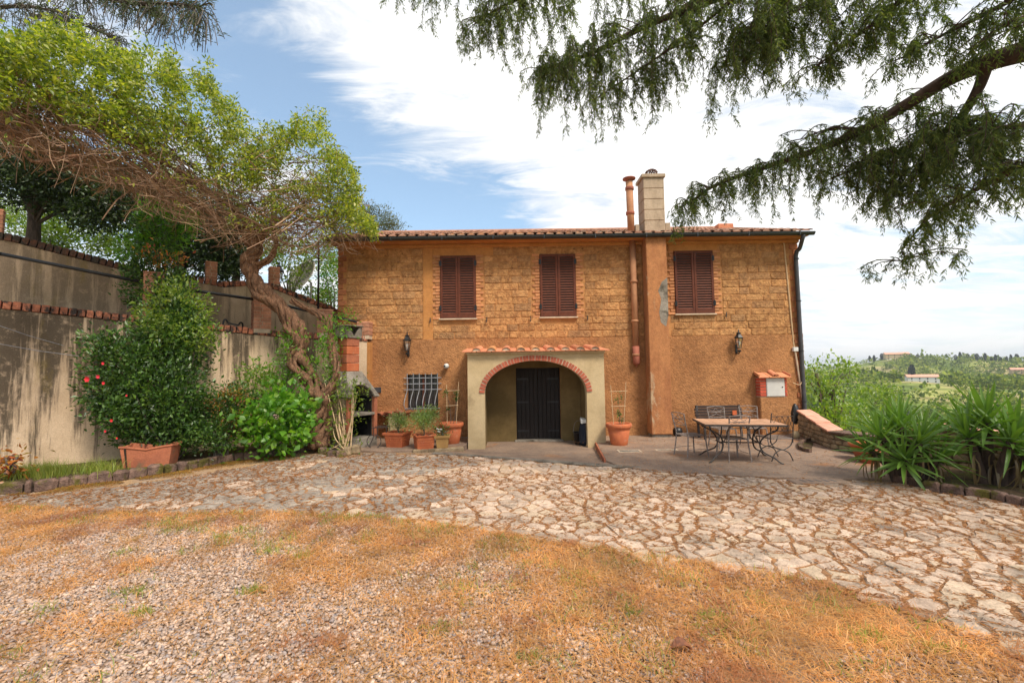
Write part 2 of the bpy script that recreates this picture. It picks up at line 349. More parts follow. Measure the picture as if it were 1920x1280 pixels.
def dup(o, parent=None, col=None):
    c = o.copy(); C.objects.link(c); c.parent = parent
    for ch in list(o.children): dup(ch, c)
    return c
# unit pieces (one cube-ish block, chamfered and uneven), shared by bricks and stones
def unit_block(jit, bev, seed):
    r = random.Random(seed); bm = bmesh.new(); bmesh.ops.create_cube(bm, size=1.0)
    for v in bm.verts: v.co += Vector((r.uniform(-jit, jit), r.uniform(-jit, jit)*.5, r.uniform(-jit, jit)))
    if bev: bmesh.ops.bevel(bm, geom=bm.edges[:], offset=bev, segments=1, affect='EDGES', profile=.6)
    me = bpy.data.meshes.new('block'); bm.to_mesh(me); bm.free(); return me
UB = {}
def block(kind, m, n=5):
    key = (kind, m.name)
    if key not in UB:
        jit, bev = {'brick': (.02, .045), 'stone': (.075, .12), 'crisp': (.004, .02), 'rough': (.11, .2), 'ashlar': (.055, .07)}[kind]
        L = []
        for i in range(n):
            me = unit_block(jit, bev, i*17+3); me.materials.append(m); L.append(me)
        UB[key] = L
    return random.choice(UB[key])
def piece(name, kind, m, parent, c, size, rot=(0, 0, 0)):
    o = bpy.data.objects.new(name, block(kind, m)); C.objects.link(o); o.parent = parent
    o.location = Vector(c) - (wloc(parent) if parent else Vector((0, 0, 0))); o.scale = size; o.rotation_euler = rot
    return o
# numpy leaves: folded rhombs
def rand_dirs(n, zb=0.0):
    v = rng.normal(size=(n, 3)); v[:, 2] += zb; v /= np.linalg.norm(v, axis=1)[:, None]+1e-9; return v
def leaves(pos, dirs, size, wr=.4, fold=.12, nrm_up=.6):
    n = len(pos); dirs = dirs/(np.linalg.norm(dirs, axis=1)[:, None]+1e-9)
    if np.isscalar(size): size = np.full(n, size)
    up = rng.normal(size=(n, 3))*(1-nrm_up) + np.array([0, 0, nrm_up])
    side = np.cross(dirs, up); side /= np.linalg.norm(side, axis=1)[:, None]+1e-9
    nn = np.cross(side, dirs); s = size[:, None]
    tip = pos+dirs*s; mid = pos+dirs*s*.42
    L = mid+side*s*wr*.5+nn*s*fold; R = mid-side*s*wr*.5+nn*s*fold
    v = np.stack([pos, L, tip, R], 1).reshape(-1, 3); b = np.arange(n)[:, None]*4
    f = np.concatenate([b+np.array([[0, 2, 1]]), b+np.array([[0, 3, 2]])])
    return v, f
def blades(pos, dirs, length, width, bend=.5):
    n = len(pos); dirs = dirs/(np.linalg.norm(dirs, axis=1)[:, None]+1e-9)
    side = np.cross(dirs, np.array([0, 0, 1.0])+rng.normal(size=(n, 3))*.2); side /= np.linalg.norm(side, axis=1)[:, None]+1e-9
    L = length[:, None]; w_ = width[:, None]/2
    mid = pos+dirs*L*.55; hd = dirs.copy(); hd[:, 2] -= bend; hd += rng.normal(size=(n, 3))*.25
    tip = mid+hd*L*.5; tip[:, 2] = np.maximum(tip[:, 2], pos[:, 2]+.004)
    v = np.stack([pos-side*w_, pos+side*w_, mid+side*w_*.8, mid-side*w_*.8, tip], 1).reshape(-1, 3); b = np.arange(n)[:, None]*5
    return v, [b+np.array([[0, 1, 2, 3]]), b+np.array([[3, 2, 4]])]
def npobj(name, v, faces, m, parent=None, kind='stuff', smooth=False):
    if not isinstance(faces, list): faces = [faces]
    off = np.array(wloc(parent)) if parent else np.zeros(3)
    o = link(name, mesh_np(name, np.asarray(v)-off, faces, smooth), m, parent)
    if kind: o['kind'] = kind
    return o
def cloud(blobs, n, size, dirmode='out', wr=.4, shell=.55, var=.35, zb=.2, nrm_up=.5):
    """blobs: (x,y,z,rx,ry,rz); leaves in clumps"""
    B = np.array(blobs, dtype=float); wgt = B[:, 3]*B[:, 4]+B[:, 3]*B[:, 5]+B[:, 4]*B[:, 5]; wgt /= wgt.sum()
    nc = max(1, n//14); idx = rng.choice(len(B), nc, p=wgt); b = B[idx]
    dd = rand_dirs(nc); rad = shell+(1-shell)*rng.random(nc)**.6; rad *= (1+.18*rng.normal(size=nc)*(rng.random(nc) > .7))
    cc = b[:, :3]+dd*rad[:, None]*b[:, 3:]
    k = rng.integers(0, nc, n); spread = size*1.5
    pos = cc[k]+rng.normal(size=(n, 3))*spread
    if dirmode == 'out': dr = dd[k]+rand_dirs(n)*.9+np.array([0, 0, zb])
    elif dirmode == 'down': dr = rand_dirs(n)*.8+np.array([0, 0, -.8])
    else: dr = rand_dirs(n)
    return leaves(pos, dr, size*(1+var*rng.normal(size=n)).clip(.4, 1.8), wr, nrm_up=nrm_up)
def vnoise(x, y, s, seed=0):
    x = np.asarray(x)/s+seed*17.3; y = np.asarray(y)/s+seed*9.1
    xi = np.floor(x).astype(int); yi = np.floor(y).astype(int); fx = x-xi; fy = y-yi; fx = fx*fx*(3-2*fx); fy = fy*fy*(3-2*fy)
    def h(a, b):
        t = np.sin(a*127.1+b*311.7+seed*74.7)*43758.5453; return t-np.floor(t)
    return (h(xi, yi)*(1-fx)+h(xi+1, yi)*fx)*(1-fy)+(h(xi, yi+1)*(1-fx)+h(xi+1, yi+1)*fx)*fy
def inpoly(x, y, poly):
    x = np.asarray(x); y = np.asarray(y); c = np.zeros(x.shape, bool); j = len(poly)-1
    for i in range(len(poly)):
        xi, yi = poly[i]; xj, yj = poly[j]
        cond = ((yi > y) != (yj > y)) & (x < (xj-xi)*(y-yi)/(yj-yi+1e-12)+xi); c ^= cond; j = i
    return c
def PG(*pts): return [tuple(G(*p))[:2] for p in pts]

# ------------------------------------------------------------------ ground
FY = 12.8                                              # plane of the house front
XL = V(633, 690, FY).x; XR = V(1506, 690, FY).x
DR_A = G(812, 850); DR_B = G(1203, 878)                # the drain channel
ST_A = G(1116, 827); ST_B = G(1136, 864)               # edge of the terrace beside the doorway
def drain_y(x): return DR_A.y+(DR_B.y-DR_A.y)*(x-DR_A.x)/(DR_B.x-DR_A.x)
def sst(a, b, x):
    t = np.clip((x-a)/(b-a), 0, 1); return t*t*(3-2*t)
PR = [(0, 0), (9, -.2), (14, -3.5), (30, -9), (70, -19), (140, -28), (260, -24), (420, -10), (620, -15), (800, -9), (950, -5), (1200, -12), (2500, -40), (6000, -60)]
def gz(x, y):
    x = np.asarray(x, float); y = np.asarray(y, float)
    dep = -.10*sst(0.05, 1.3, y-drain_y(x))*sst(-2.6, -1.7, x)*(1-sst(2.3, 2.6, x))
    r = np.hypot(x, y-4); ang = np.arctan2(x, y)
    prof = np.interp(r, [p[0] for p in PR], [p[1] for p in PR])
    far = sst(60, 300, r)
    prof = prof+far*((vnoise(x, y, 160, 2)-.5)*16+(vnoise(x, y, 60, 3)-.5)*5)
    prof = prof+sst(550, 850, r)*5*np.sin(ang*7+1.2)
    prof = prof+12*np.exp(-((ang-.715)/.075)**2-((r-760)/170.0)**2)+5*np.exp(-((ang-.83)/.05)**2-((r-800)/150.0)**2)
    out = sst(7.75, 9.5, x+.02*np.maximum(0, y))
    out = np.maximum(out, sst(21.5, 24, y)); out = np.maximum(out, sst(40, 60, -y)); out = np.maximum(out, sst(30, 45, -x))
    return dep*(1-out)+prof*out - .015
ax = np.concatenate([-np.geomspace(6000, 12.2, 60), np.arange(-12, 12.01, .24), np.geomspace(12.2, 6000, 110)])
ay = np.concatenate([-np.geomspace(6000, 2.2, 40), np.arange(-2, 14.01, .24), np.geomspace(14.2, 6000, 120)])
X, Y = np.meshgrid(ax, ay); Z = gz(X, Y); ny, nx = X.shape
idx = np.arange(nx*ny).reshape(ny, nx)
q = np.stack([idx[:-1, :-1], idx[:-1, 1:], idx[1:, 1:], idx[1:, :-1]], -1).reshape(-1, 4)
def ground_mat():
    m = bpy.data.materials.new('ground'); m.use_nodes = True; t = NT(m.node_tree); t.n.clear()
    o = t.new('ShaderNodeOutputMaterial'); p = t.new('ShaderNodeBsdfPrincipled'); t.link(p.outputs[0], o.inputs[0]); p.inputs['Roughness'].default_value = 1
    p.inputs['Specular IOR Level'].default_value = .1
    g = t.new('ShaderNodeNewGeometry'); pos = g.outputs['Position']
    n1 = t.noise(pos, 1.3, 8, .65); n2 = t.noise(pos, 35, 6, .7)
    near = t.mix(t.mapr(n1, .38, .62), (.36, .26, .19), (.42, .26, .13))
    near = t.mix(1.0, near, t.ramp(n2, [(.3, .45), (.7, 1.5)]), 'MULTIPLY')
    f1 = t.noise(pos, .013, 8, .62); f2 = t.noise(pos, .11, 8, .7)
    far = t.ramp(f1, [(.36, (.07, .12, .025)), (.46, (.16, .20, .045)), (.53, (.27, .28, .08)), (.60, (.38, .31, .15)), (.66, (.14, .19, .04))])
    far = t.mix(1.0, far, t.ramp(f2, [(.35, .55), (.65, 1.4)]), 'MULTIPLY')
    dist = t.vmath('LENGTH', pos).outputs['Value']
    t.link(t.mix(t.mapr(dist, 12, 18), near, far), p.inputs['Base Color'])
    b = t.new('ShaderNodeBump'); b.inputs['Strength'].default_value = .8; b.inputs['Distance'].default_value = .03; t.link(n2, b.inputs['Height']); t.link(b.outputs[0], p.inputs['Normal'])
    return m
npobj('ground', np.stack([X, Y, Z], -1).reshape(-1, 3), q, ground_mat(), kind='structure', smooth=True)

# paving polygon (stone paved yard)
EDGE = [(-60, 948), (60, 952), (180, 962), (300, 966), (500, 963), (640, 968), (740, 976), (850, 988), (950, 1006), (1060, 1021), (1150, 1036), (1220, 1046), (1330, 1062), (1500, 1086), (1650, 1130), (1800, 1182), (1920, 1218), (2050, 1262)]
PAVE = PG(*EDGE) + PG((2200, 1000), (1960, 955), (1860, 938), (1760, 925), (1690, 908), (1600, 905), (1500, 900), (1350, 893), (1203, 882), (1000, 866), (812, 853), (700, 850), (650, 858), (600, 852), (480, 872), (360, 893), (280, 905), (150, 922), (-60, 935))
# clip poly subdivided onto ground height: simple fan-free ngon a little above the ground
mb = MB(); n = len(PAVE); mb.add([(p[0], p[1], .004) for p in PAVE], [tuple(range(n))])
pav = mb.build('paving', MT['pave_base']); pav['kind'] = 'structure'

def voronoi(poly, cell, ratio, jit, seed, rot=0.0):
    """polygons of a jittered grid"""
    r = np.random.default_rng(seed); P = np.array(poly); x0, y0 = P.min(0); x1, y1 = P.max(0)
    cx = cell*ratio; cy = cell; pts = []
    j = 0; y = y0-cy
    while y < y1+cy:
        x = x0-cx+(cx/2 if j % 2 else 0)
        while x < x1+cx:
            pts.append((x+r.uniform(-jit, jit)*cx, y+r.uniform(-jit, jit)*cy)); x += cx
        y += cy; j += 1
    pts = np.array(pts); ins = inpoly(pts[:, 0], pts[:, 1], poly); outp = []
    for i in np.nonzero(ins)[0]:
        c = pts[i]; dd = np.hypot(pts[:, 0]-c[0], pts[:, 1]-c[1]); nb = np.argsort(dd)[1:22]
        pg = [(c[0]-cx*2, c[1]-cy*2), (c[0]+cx*2, c[1]-cy*2), (c[0]+cx*2, c[1]+cy*2), (c[0]-cx*2, c[1]+cy*2)]
        for k in nb:
            m = (pts[k]+c)/2; nv = pts[k]-c; new = []
            for a in range(len(pg)):
                p = pg[a]; qn = pg[(a+1) % len(pg)]
                dp = (p[0]-m[0])*nv[0]+(p[1]-m[1])*nv[1]; dq = (qn[0]-m[0])*nv[0]+(qn[1]-m[1])*nv[1]
                if dp <= 0: new.append(p)
                if dp*dq < 0:
                    t = dp/(dp-dq); new.append((p[0]+(qn[0]-p[0])*t, p[1]+(qn[1]-p[1])*t))
            pg = new
            if len(pg) < 3: break
        if len(pg) >= 3: outp.append((c, pg))
    return outp
def slab_poly(c, pg, gap, h, rr, rough=True):
    c = np.array(pg).mean(0); pg2 = []
    for a in range(len(pg)):
        p = np.array(pg[a]); qn = np.array(pg[(a+1) % len(pg)]); l_ = np.hypot(*(p-qn))
        if l_ < .035: continue
        pg2.append(p)
        if rough and l_ > .11: pg2.append(p+(qn-p)*rr.uniform(.35, .65)+(c-(p+qn)/2)/max(.05, np.hypot(*(c-(p+qn)/2)))*rr.uniform(-.004, .022))
    if len(pg2) < 3: return None
    n = len(pg2); v = []; z0 = h+rr.uniform(-.005, .005); tx = rr.uniform(-.02, .02); ty = rr.uniform(-.02, .02); top = []
    for p in pg2:
        d = p-c; L = max(np.hypot(*d), 1e-3); k1 = max(.2, 1-gap*rr.uniform(.3, 1.9)/L); k2 = max(.15, k1-rr.uniform(.012, .028)/L)
        o = c+d*k1; i_ = c+d*k2; v.append((o[0], o[1], -.004)); top.append((i_[0], i_[1], z0+tx*(i_[0]-c[0])+ty*(i_[1]-c[1])))
    v += top; f = [(a, (a+1) % n, n+(a+1) % n, n+a) for a in range(n)]+[tuple(range(n, 2*n))]
    return v, f
rr = random.Random(5)
cells = voronoi(PAVE, .143, 1.95, .68, 3)
cells.sort(key=lambda c: math.hypot(c[0][0], c[0][1]))
rest = MB(); grey = MB(); cnt = 0; JE = []
for c, pg in cells:
    if abs(c[0]) > c[1]*1.22+.4: continue
    left = c[0] < -.9+1.6*(vnoise(c[0], c[1], 1.1, 4)-.5)-max(0, (c[1]-9))*.5 and vnoise(c[0], c[1], .5, 5) > .22
    s = slab_poly(c, pg, .008, .017 if not left else .013, rr, cnt < 900)
    for a_ in range(len(pg)): JE.append((pg[a_], pg[(a_+1) % len(pg)]))
    if s is None: continue
    cnt += 1
    if cnt < 298:
        loc = Vector((c[0], c[1], 0)); me = bpy.data.meshes.new('stone'); me.from_pydata([(a[0]-loc.x, a[1]-loc.y, a[2]) for a in s[0]], [], s[1]); me.update()
        link('stone', me, MT['pave_grey'] if left else MT['pave'], pav, loc)
    elif left: grey.add(*s)
    else: rest.add(*s)
o = rest.build('paving_stones', MT['pave_far'], pav); o['kind'] = 'stuff'
o = grey.build('grey_paving_stones', MT['pave_grey'], pav); o['kind'] = 'stuff'

# terrace slab in front of the house, entrance floor, drain
TER = [(ST_A.x, 12.85), (ST_A.x, ST_A.y), (ST_B.x, ST_B.y)] + PG((1160, 874), (1203, 881), (1350, 891), (1500, 898), (1640, 899), (1700, 904)) + [(7.6, 8.0), (7.25, 10.2), (7.7, 12.6), (8.2, 12.85)]
mb = MB(); mb.prism(TER, -.16, .022); ter = mb.build('terrace', MT['terrace'], bevel=.012); ter['kind'] = 'structure'
mb = MB(); e = (ST_A-ST_B).normalized(); 
mb.hexa([(ST_B.x-.035, ST_B.y, -.14), (ST_B.x-.002, ST_B.y, -.14), (ST_A.x-.002, ST_A.y, -.14), (ST_A.x-.035, ST_A.y, -.14), (ST_B.x-.035, ST_B.y, .035), (ST_B.x-.002, ST_B.y, .035), (ST_A.x-.002, ST_A.y, .035), (ST_A.x-.035, ST_A.y, .035)])
o = mb.build('terrace_edge_tile', MT['terra_old'], ter)
# raised pad on the left with the round pot, and strip along the wall
PADL = [(-4.2, 12.82), (-4.0, 11.0), (-3.0, 10.75), (-1.95, 10.95), (-1.25, 11.15), (-1.15, 11.75), (-1.15, 12.82)]
mb = MB(); mb.prism(PADL, -.16, .05); pd = mb.build('raised_pad', MT['terrace'], bevel=.02); pd['kind'] = 'structure'
for k in range(7):
    t0 = k/7; a = Vector((-2.35+t0*1.15, 10.80+t0*.30, 0))
    piece('stone', 'stone', MT['rubble'], pd, (a.x+.08, a.y, -.02), (.19, .12, .15), (0, 0, .25))
# entrance floor
xs = np.linspace(-1.7, ST_A.x, 16); vs = []; 
for i, x in enumerate(xs):
    for j in range(12):
        yy = drain_y(x)+.07+(12.75-drain_y(x)-.07)*j/11; vs.append((x, yy, gz(x, yy)+.02))
fs = [(i*12+j, (i+1)*12+j, (i+1)*12+j+1, i*12+j+1) for i in range(15) for j in range(11)]
o = MB().add(vs, fs).build('entrance_floor', MT['terrace']); o['kind'] = 'structure'
dr = thing('drain_channel', 'long narrow grated drain crossing the yard before the arched doorway', 'drain', (DR_A.x, DR_A.y, .0))
t = (DR_B-DR_A).normalized(); nrm = Vector((-t.y, t.x, 0)); L = (DR_B-DR_A).length
mb = MB()
for s_ in (-1, 1): mb.bar(DR_A+nrm*.055*s_+Vector((0, 0, .012)), DR_B+nrm*.055*s_+Vector((0, 0, .012)), .012, .03)
mb.build('frame', MT['concrete'], dr)
mb = MB(); mb.bar(DR_A+Vector((0, 0, .0)), DR_B+Vector((0, 0, .0)), .1, .01); mb.build('channel', MT['black'], dr)
mb = MB(); k = int(L/.035)
for i in range(k):
    p = DR_A+t*(i+.5)*.035+Vector((0, 0, .018)); mb.bar(p-nrm*.05, p+nrm*.05, .016, .012)
o = mb.build('bars', MT['concrete'], dr); o['kind'] = 'stuff'
# slotted grate by the paving, and manhole covers with pale mortar rims
gr = thing('slot_drain', 'concrete drain cover with five dark slots near the yucca bed', 'drain', tuple(G(1520, 905)))
p = G(1500, 905); mb = MB(); mb.box(p.x-.15, p.x+.75, p.y-.13, p.y+.13, .0, .036); mb.build('cover', MT['terrace'], gr, bevel=.01)
for i in range(5):
    mb = MB(); mb.hexa([(p.x+.02+i*.12+a, p.y+b*.07, c_) for c_ in (.030, .038) for a, b in ((0.02, -1), (.055, -1), (.035, 1), (0, 1))]); mb.build('slot', MT['black'], gr)
for (px, py, wd, dp, lb) in [(1180, 847, .52, .30, 'square manhole cover with pale mortar rim in front of the potted trellis on the right'), (1250, 845, .5, .16, 'faint pale mortar strip let into terrace left of the dining table')]:
    p = G(px, py); t_ = thing('manhole_cover', lb, 'manhole cover', (p.x, p.y, .022))
    mb = MB()
    for (a, b, c_, d_) in ((-1, 1, -1, -.75), (-1, 1, .75, 1), (-1, -.86, -.75, .75), (.86, 1, -.75, .75)):
        mb.box(p.x+a*wd/2, p.x+b*wd/2, p.y+c_*dp/2, p.y+d_*dp/2, .0, .028)
    mb.build('rim', MT['white_mortar'], t_)
    mb = MB(); mb.box(p.x-.43*wd, p.x+.43*wd, p.y-.37*dp, p.y+.37*dp, 0, .025); mb.build('lid', MT['concrete'], t_)

# ------------------------------------------------------------------ farmhouse
H = thing('farmhouse', 'two storey ochre stone and plaster farmhouse with brown shutters and tiled roof', 'house', ((XL+XR)/2, FY+4, 0))
ZT = V(1000, 455, FY).z; ZP = V(1000, 634, FY).z          # top of wall; upper limit of the lower plaster
def openwall(mb, x0, x1, z0, z1, ops, y, depth):
    xs = sorted({x0, x1, *[o[0] for o in ops], *[o[1] for o in ops]}); zs = sorted({z0, z1, *[o[2] for o in ops], *[o[3] for o in ops]})
    for i in range(len(xs)-1):
        for j in range(len(zs)-1):
            cx = (xs[i]+xs[i+1])/2; cz = (zs[j]+zs[j+1])/2
            if any(o[0] < cx < o[1] and o[2] < cz < o[3] for o in ops): continue
            mb.add([(xs[i], y, zs[j]), (xs[i+1], y, zs[j]), (xs[i+1], y, zs[j+1]), (xs[i], y, zs[j+1])], [(0, 1, 2, 3)])
    for a, b, c_, d_ in ops:
        mb.add([(a, y, c_), (b, y, c_), (b, y, d_), (a, y, d_), (a, y+depth, c_), (b, y+depth, c_), (b, y+depth, d_), (a, y+depth, d_)],
               [(0, 4, 5, 1), (1, 5, 6, 2), (2, 6, 7, 3), (3, 7, 4, 0)])
W1 = [V(825, 480, FY), V(893, 597, FY)]; W2 = [V(1011, 477, FY), V(1081, 594, FY)]; W3 = [V(1262, 471, FY), V(1340, 588, FY)]
WINS = [(min(a.x, b.x)+.04, max(a.x, b.x)-.04, b.z+.04, a.z-.04) for a, b in (W1, W2, W3)]
GA = V(764, 702, FY); GB = V(822, 768, FY); GW = (GA.x, GB.x, GB.z, GA.z)
DA = V(967, 690, FY); DB = V(1052, 826, FY); DOOR = (DA.x, DB.x, -.1, DA.z)
mb = MB(); openwall(mb, XL, XR, ZP-.05, ZT+.3, WINS, FY, .16)
mb.add([(XL, FY, -.2), (XL, FY+8, -.2), (XL, FY+8, ZT+.3), (XL, FY, ZT+.3), (XR, FY, -.2), (XR, FY+8, -.2), (XR, FY+8, ZT+.3), (XR, FY, ZT+.3)],
       [(0, 3, 2, 1), (4, 5, 6, 7), (1, 2, 6, 5)])
yr = FY+4.7; zr = ZT+.3+4.7*.33
mb.add([(XL, FY, ZT+.3), (XL, FY+8, ZT+.3), (XL, yr, zr), (XR, FY, ZT+.3), (XR, FY+8, ZT+.3), (XR, yr, zr)], [(0, 2, 1), (3, 4, 5)])
mb.build('upper_wall', MT['mortar'], H)
mb = MB(); openwall(mb, XL, XR, -.2, ZP, [GW, DOOR], FY-.03, .19)
mb.add([(XL, FY-.03, ZP), (XR, FY-.03, ZP), (XR, FY+.02, ZP+.01), (XL, FY+.02, ZP+.01)], [(0, 1, 2, 3)])
mb.add([(XL, FY-.03, -.2), (XL, FY+.0, -.2), (XL, FY+.0, ZP), (XL, FY-.03, ZP), (XR, FY-.03, -.2), (XR, FY+.0, -.2), (XR, FY+.0, ZP), (XR, FY-.03, ZP)], [(3, 2, 1, 0), (4, 5, 6, 7)])
# a slightly ragged plaster edge
mb.build('lower_wall', MT['plaster'], H)
# plain plaster bands
def slab(a, b, name='plaster_band', m='plaster_plain', th=.022):
    p = V(*a, FY); q_ = V(*b, FY); x0, x1 = sorted((p.x, q_.x)); z0, z1 = sorted((p.z, q_.z))
    return (x0, x1, z0, z1)
bands = [slab((793, 458), (812, 640)), slab((812, 458), (925, 479)), slab((1252, 455), (1345, 470)), slab((1000, 458), (1100, 476)), slab((1169, 456), (1206, 640))]
for b in bands[:3]:
    mb = MB(); mb.box(b[0], b[1], FY-.022, FY+.01, b[2], b[3]); mb.build('plaster_band', MT['plaster_plain'], H, bevel=.01)
jb = []
for (a, b) in (W1, W2, W3):
    for s_ in (-1, 1):
        x = (a.x if s_ < 0 else b.x)
        z = b.z-.02; i = 0
        while z < a.z:
            wd = .13 if i % 2 else .21; h_ = .088
            cx = x+s_*(wd/2+.0)
            if not (a is W3[0] and s_ < 0 and False):
                piece('brick', 'brick', MT['jamb_brick'], H, (cx, FY+.006+random.uniform(-.006, .004), z+h_/2), (wd, .06, h_*.78), (0, 0, 0))
            z += h_; i += 1
        jb.append((x-(.24 if s_ < 0 else 0), x+(.24 if s_ > 0 else 0), b.z-.04, a.z))
# field stones
pilL = V(1208, 600, FY).x-.02; pilR = V(1256, 600, FY).x+.02
avoid = [(w_[0]-.04, w_[1]+.04, w_[2]-.12, w_[3]+.08) for w_ in WINS]+jb+[bands[0], bands[1], bands[2], (pilL, pilR, 0, 9), (XR-.26, XR+1, 0, 9), (XL-.1, XL+.24, 0, 9)]
zrow = ZP+.01; nst = 0; row = 0; rs = random.Random(11)
while zrow < ZT-.06:
    hrow = rs.uniform(.175, .215); x = XL+.24
    hrow = min(hrow, ZT-zrow)
    while x < XR-.26:
        wd = rs.choice([.30, .42, .50, .58, .72])*rs.uniform(.9, 1.1); x1 = min(x+wd, XR-.26)
        segs = [(x, x1)]
        for a in avoid:
            if a[2] < zrow+hrow*.6 and a[3] > zrow+hrow*.4:
                ns = []
                for s0, s1 in segs:
                    if a[1] <= s0 or a[0] >= s1: ns.append((s0, s1)); continue
                    if a[0] > s0: ns.append((s0, a[0]))
                    if a[1] < s1: ns.append((a[1], s1))
                segs = ns
        for s0, s1 in segs:
            if s1-s0 < .1: continue
            piece('stone', 'ashlar', MT['stone'], H, ((s0+s1)/2, FY+.034-rs.uniform(.0, .012), zrow+hrow/2+rs.uniform(-.006, .006)), (s1-s0-.010, .09, hrow-.014), (0, rs.uniform(-.01, .01), 0)); nst += 1
        x = x1
    zrow += hrow
# quoins
for s_, xx in ((-1, XL), (1, XR)):
    z = ZP+.02 if s_ < 0 else .1; i = 0; h_ = .15 if s_ > 0 else .16
    while z < ZT-.03:
        wd = .15 if i % 2 else .24
        piece('brick', 'brick', MT['quoin_brick'] , H, (xx-s_*(wd/2-.012), FY+.06 , z+h_/2), (wd, .17+.07*(z < ZP), h_*.88)); z += h_; i += 1
# shutters
def shutter(x0, x1, z0, z1, hinge):
    s = MB(); y0 = FY-.055; y1 = FY-.012; fr = .062
    s.box(x0, x0+fr, y0, y1, z0, z1); s.box(x1-fr, x1, y0, y1, z0, z1)
    s.box(x0+fr, x1-fr, y0, y1, z1-fr*1.1, z1); s.box(x0+fr, x1-fr, y0, y1, z0, z0+fr*2.0)
    o = s.build('shutter', MT['shutter'], H, bevel=.004)
    n = 22; a = z0+fr*2.0; b = z1-fr*1.1; st = (b-a)/n
    bk = MB(); bk.box(x0+fr, x1-fr, y1-.006, y1-.001, a, b); bk.build('backing', MT['black'], o)
    for i in range(n):
        zc = a+(i+.5)*st
        m_ = MB(); m_.hexa([(x0+fr-.003, y0+.004, zc-st*.46), (x1-fr+.003, y0+.004, zc-st*.46), (x1-fr+.003, y1-.008, zc+st*.10), (x0+fr-.003, y1-.008, zc+st*.10),
                            (x0+fr-.003, y0+.004, zc-st*.30), (x1-fr+.003, y0+.004, zc-st*.30), (x1-fr+.003, y1-.008, zc+st*.26), (x0+fr-.003, y1-.008, zc+st*.26)])
        m_.build('slat', MT['shutter'], o)
    for zz_ in (z0+.22, z1-.28):
        hx = x0 if hinge < 0 else x1
        m_ = MB(); m_.box(hx-.035, hx+.035, y0-.012, y0-.001, zz_, zz_+.13); m_.tube([(hx, y0-.01, zz_-.01), (hx, y0-.01, zz_+.15)], .014, 6); m_.build('hinge', MT['black'], o)
for k, (a, b) in enumerate((W1, W2, W3)):
    mid = (a.x+b.x)/2; f_ = .03
    m_ = MB(); m_.box(a.x, a.x+f_, FY-.03, FY+.05, b.z, a.z); m_.box(b.x-f_, b.x, FY-.03, FY+.05, b.z, a.z); m_.box(a.x+f_, b.x-f_, FY-.03, FY+.05, a.z-f_, a.z)
    m_.build('window_frame', MT['shutter'], H)
    m_ = MB(); m_.box(a.x+f_, b.x-f_, FY+.09, FY+.1, b.z, a.z); m_.build('window_pane', MT['glass'], H)
    shutter(a.x+.012, mid-.004, b.z+.012, a.z-.014, -1); shutter(mid+.004, b.x-.012, b.z+.012, a.z-.014, 1)
    m_ = MB(); m_.box(a.x-.03, b.x+.03, FY-.09, FY+.02, b.z-.035, b.z+.004); m_.build('window_sill', MT['white_mortar'], H, bevel=.005)
    for sx_ in (a.x-.27, b.x+.30):
        m_ = MB(); m_.tube([(sx_, FY-.02, b.z-.06), (sx_, FY-.07, b.z-.06), (sx_, FY-.075, b.z+.03)], .014, 6); m_.tube([(sx_, FY-.075, b.z-.02), (sx_-.01, FY-.075, b.z-.12)], .012, 5); m_.build('shutter_stay', MT['iron'], H)
# barred window
m_ = MB(); m_.box(GW[0], GW[1], FY+.1, FY+.11, GW[2], GW[3]); gwn = m_.build('window_pane', MT['glass'], H)
m_ = MB(); cx = (GW[0]+GW[1])/2
m_.box(cx-.025, cx+.025, FY+.07, FY+.097, GW[2], GW[3]); m_.build('window_frame', MT['shutter'], H)
for zz_, ex in ((GW[3]-.1, .1), (GW[3]-.26, .1), (GW[3]-.42, .1), (GW[2]+.05, .06)):
    m_ = MB(); yy = FY-.07 if zz_ > GW[2]+.2 else FY-.06
    m_.tube([(GW[0]-ex, FY-.0, zz_), (GW[0]-ex+.02, yy, zz_), (GW[1]+ex-.02, yy, zz_), (GW[1]+ex, FY-.0, zz_)], .012, 6); m_.build('grille_crossbar', MT['grille'], H)
for i in range(6):
    x = GW[0]+.01+(GW[1]-GW[0]-.02)*i/5
    pts = [(x, FY-.085, GW[3]+.03), (x, FY-.085, GW[3]-.42), (x-.03, FY-.14, GW[2]+.40), (x-.05, FY-.235, GW[2]+.20), (x-.03, FY-.20, GW[2]+.06), (x-.0, FY-.08, GW[2]+.0)]
    m_ = MB(); m_.tube(smooth_path(pts, 4), .011, 6); m_.build('grille_bar', MT['grille'], H)
for i in range(7):
    x = GW[0]-.05+(GW[1]-GW[0]+.1)*(i+.5)/7; piece('brick', 'brick', MT['quoin_brick'], H, (x, FY-.06, GW[2]-.035), ((GW[1]-GW[0]+.1)/7-.01, .12, .055))
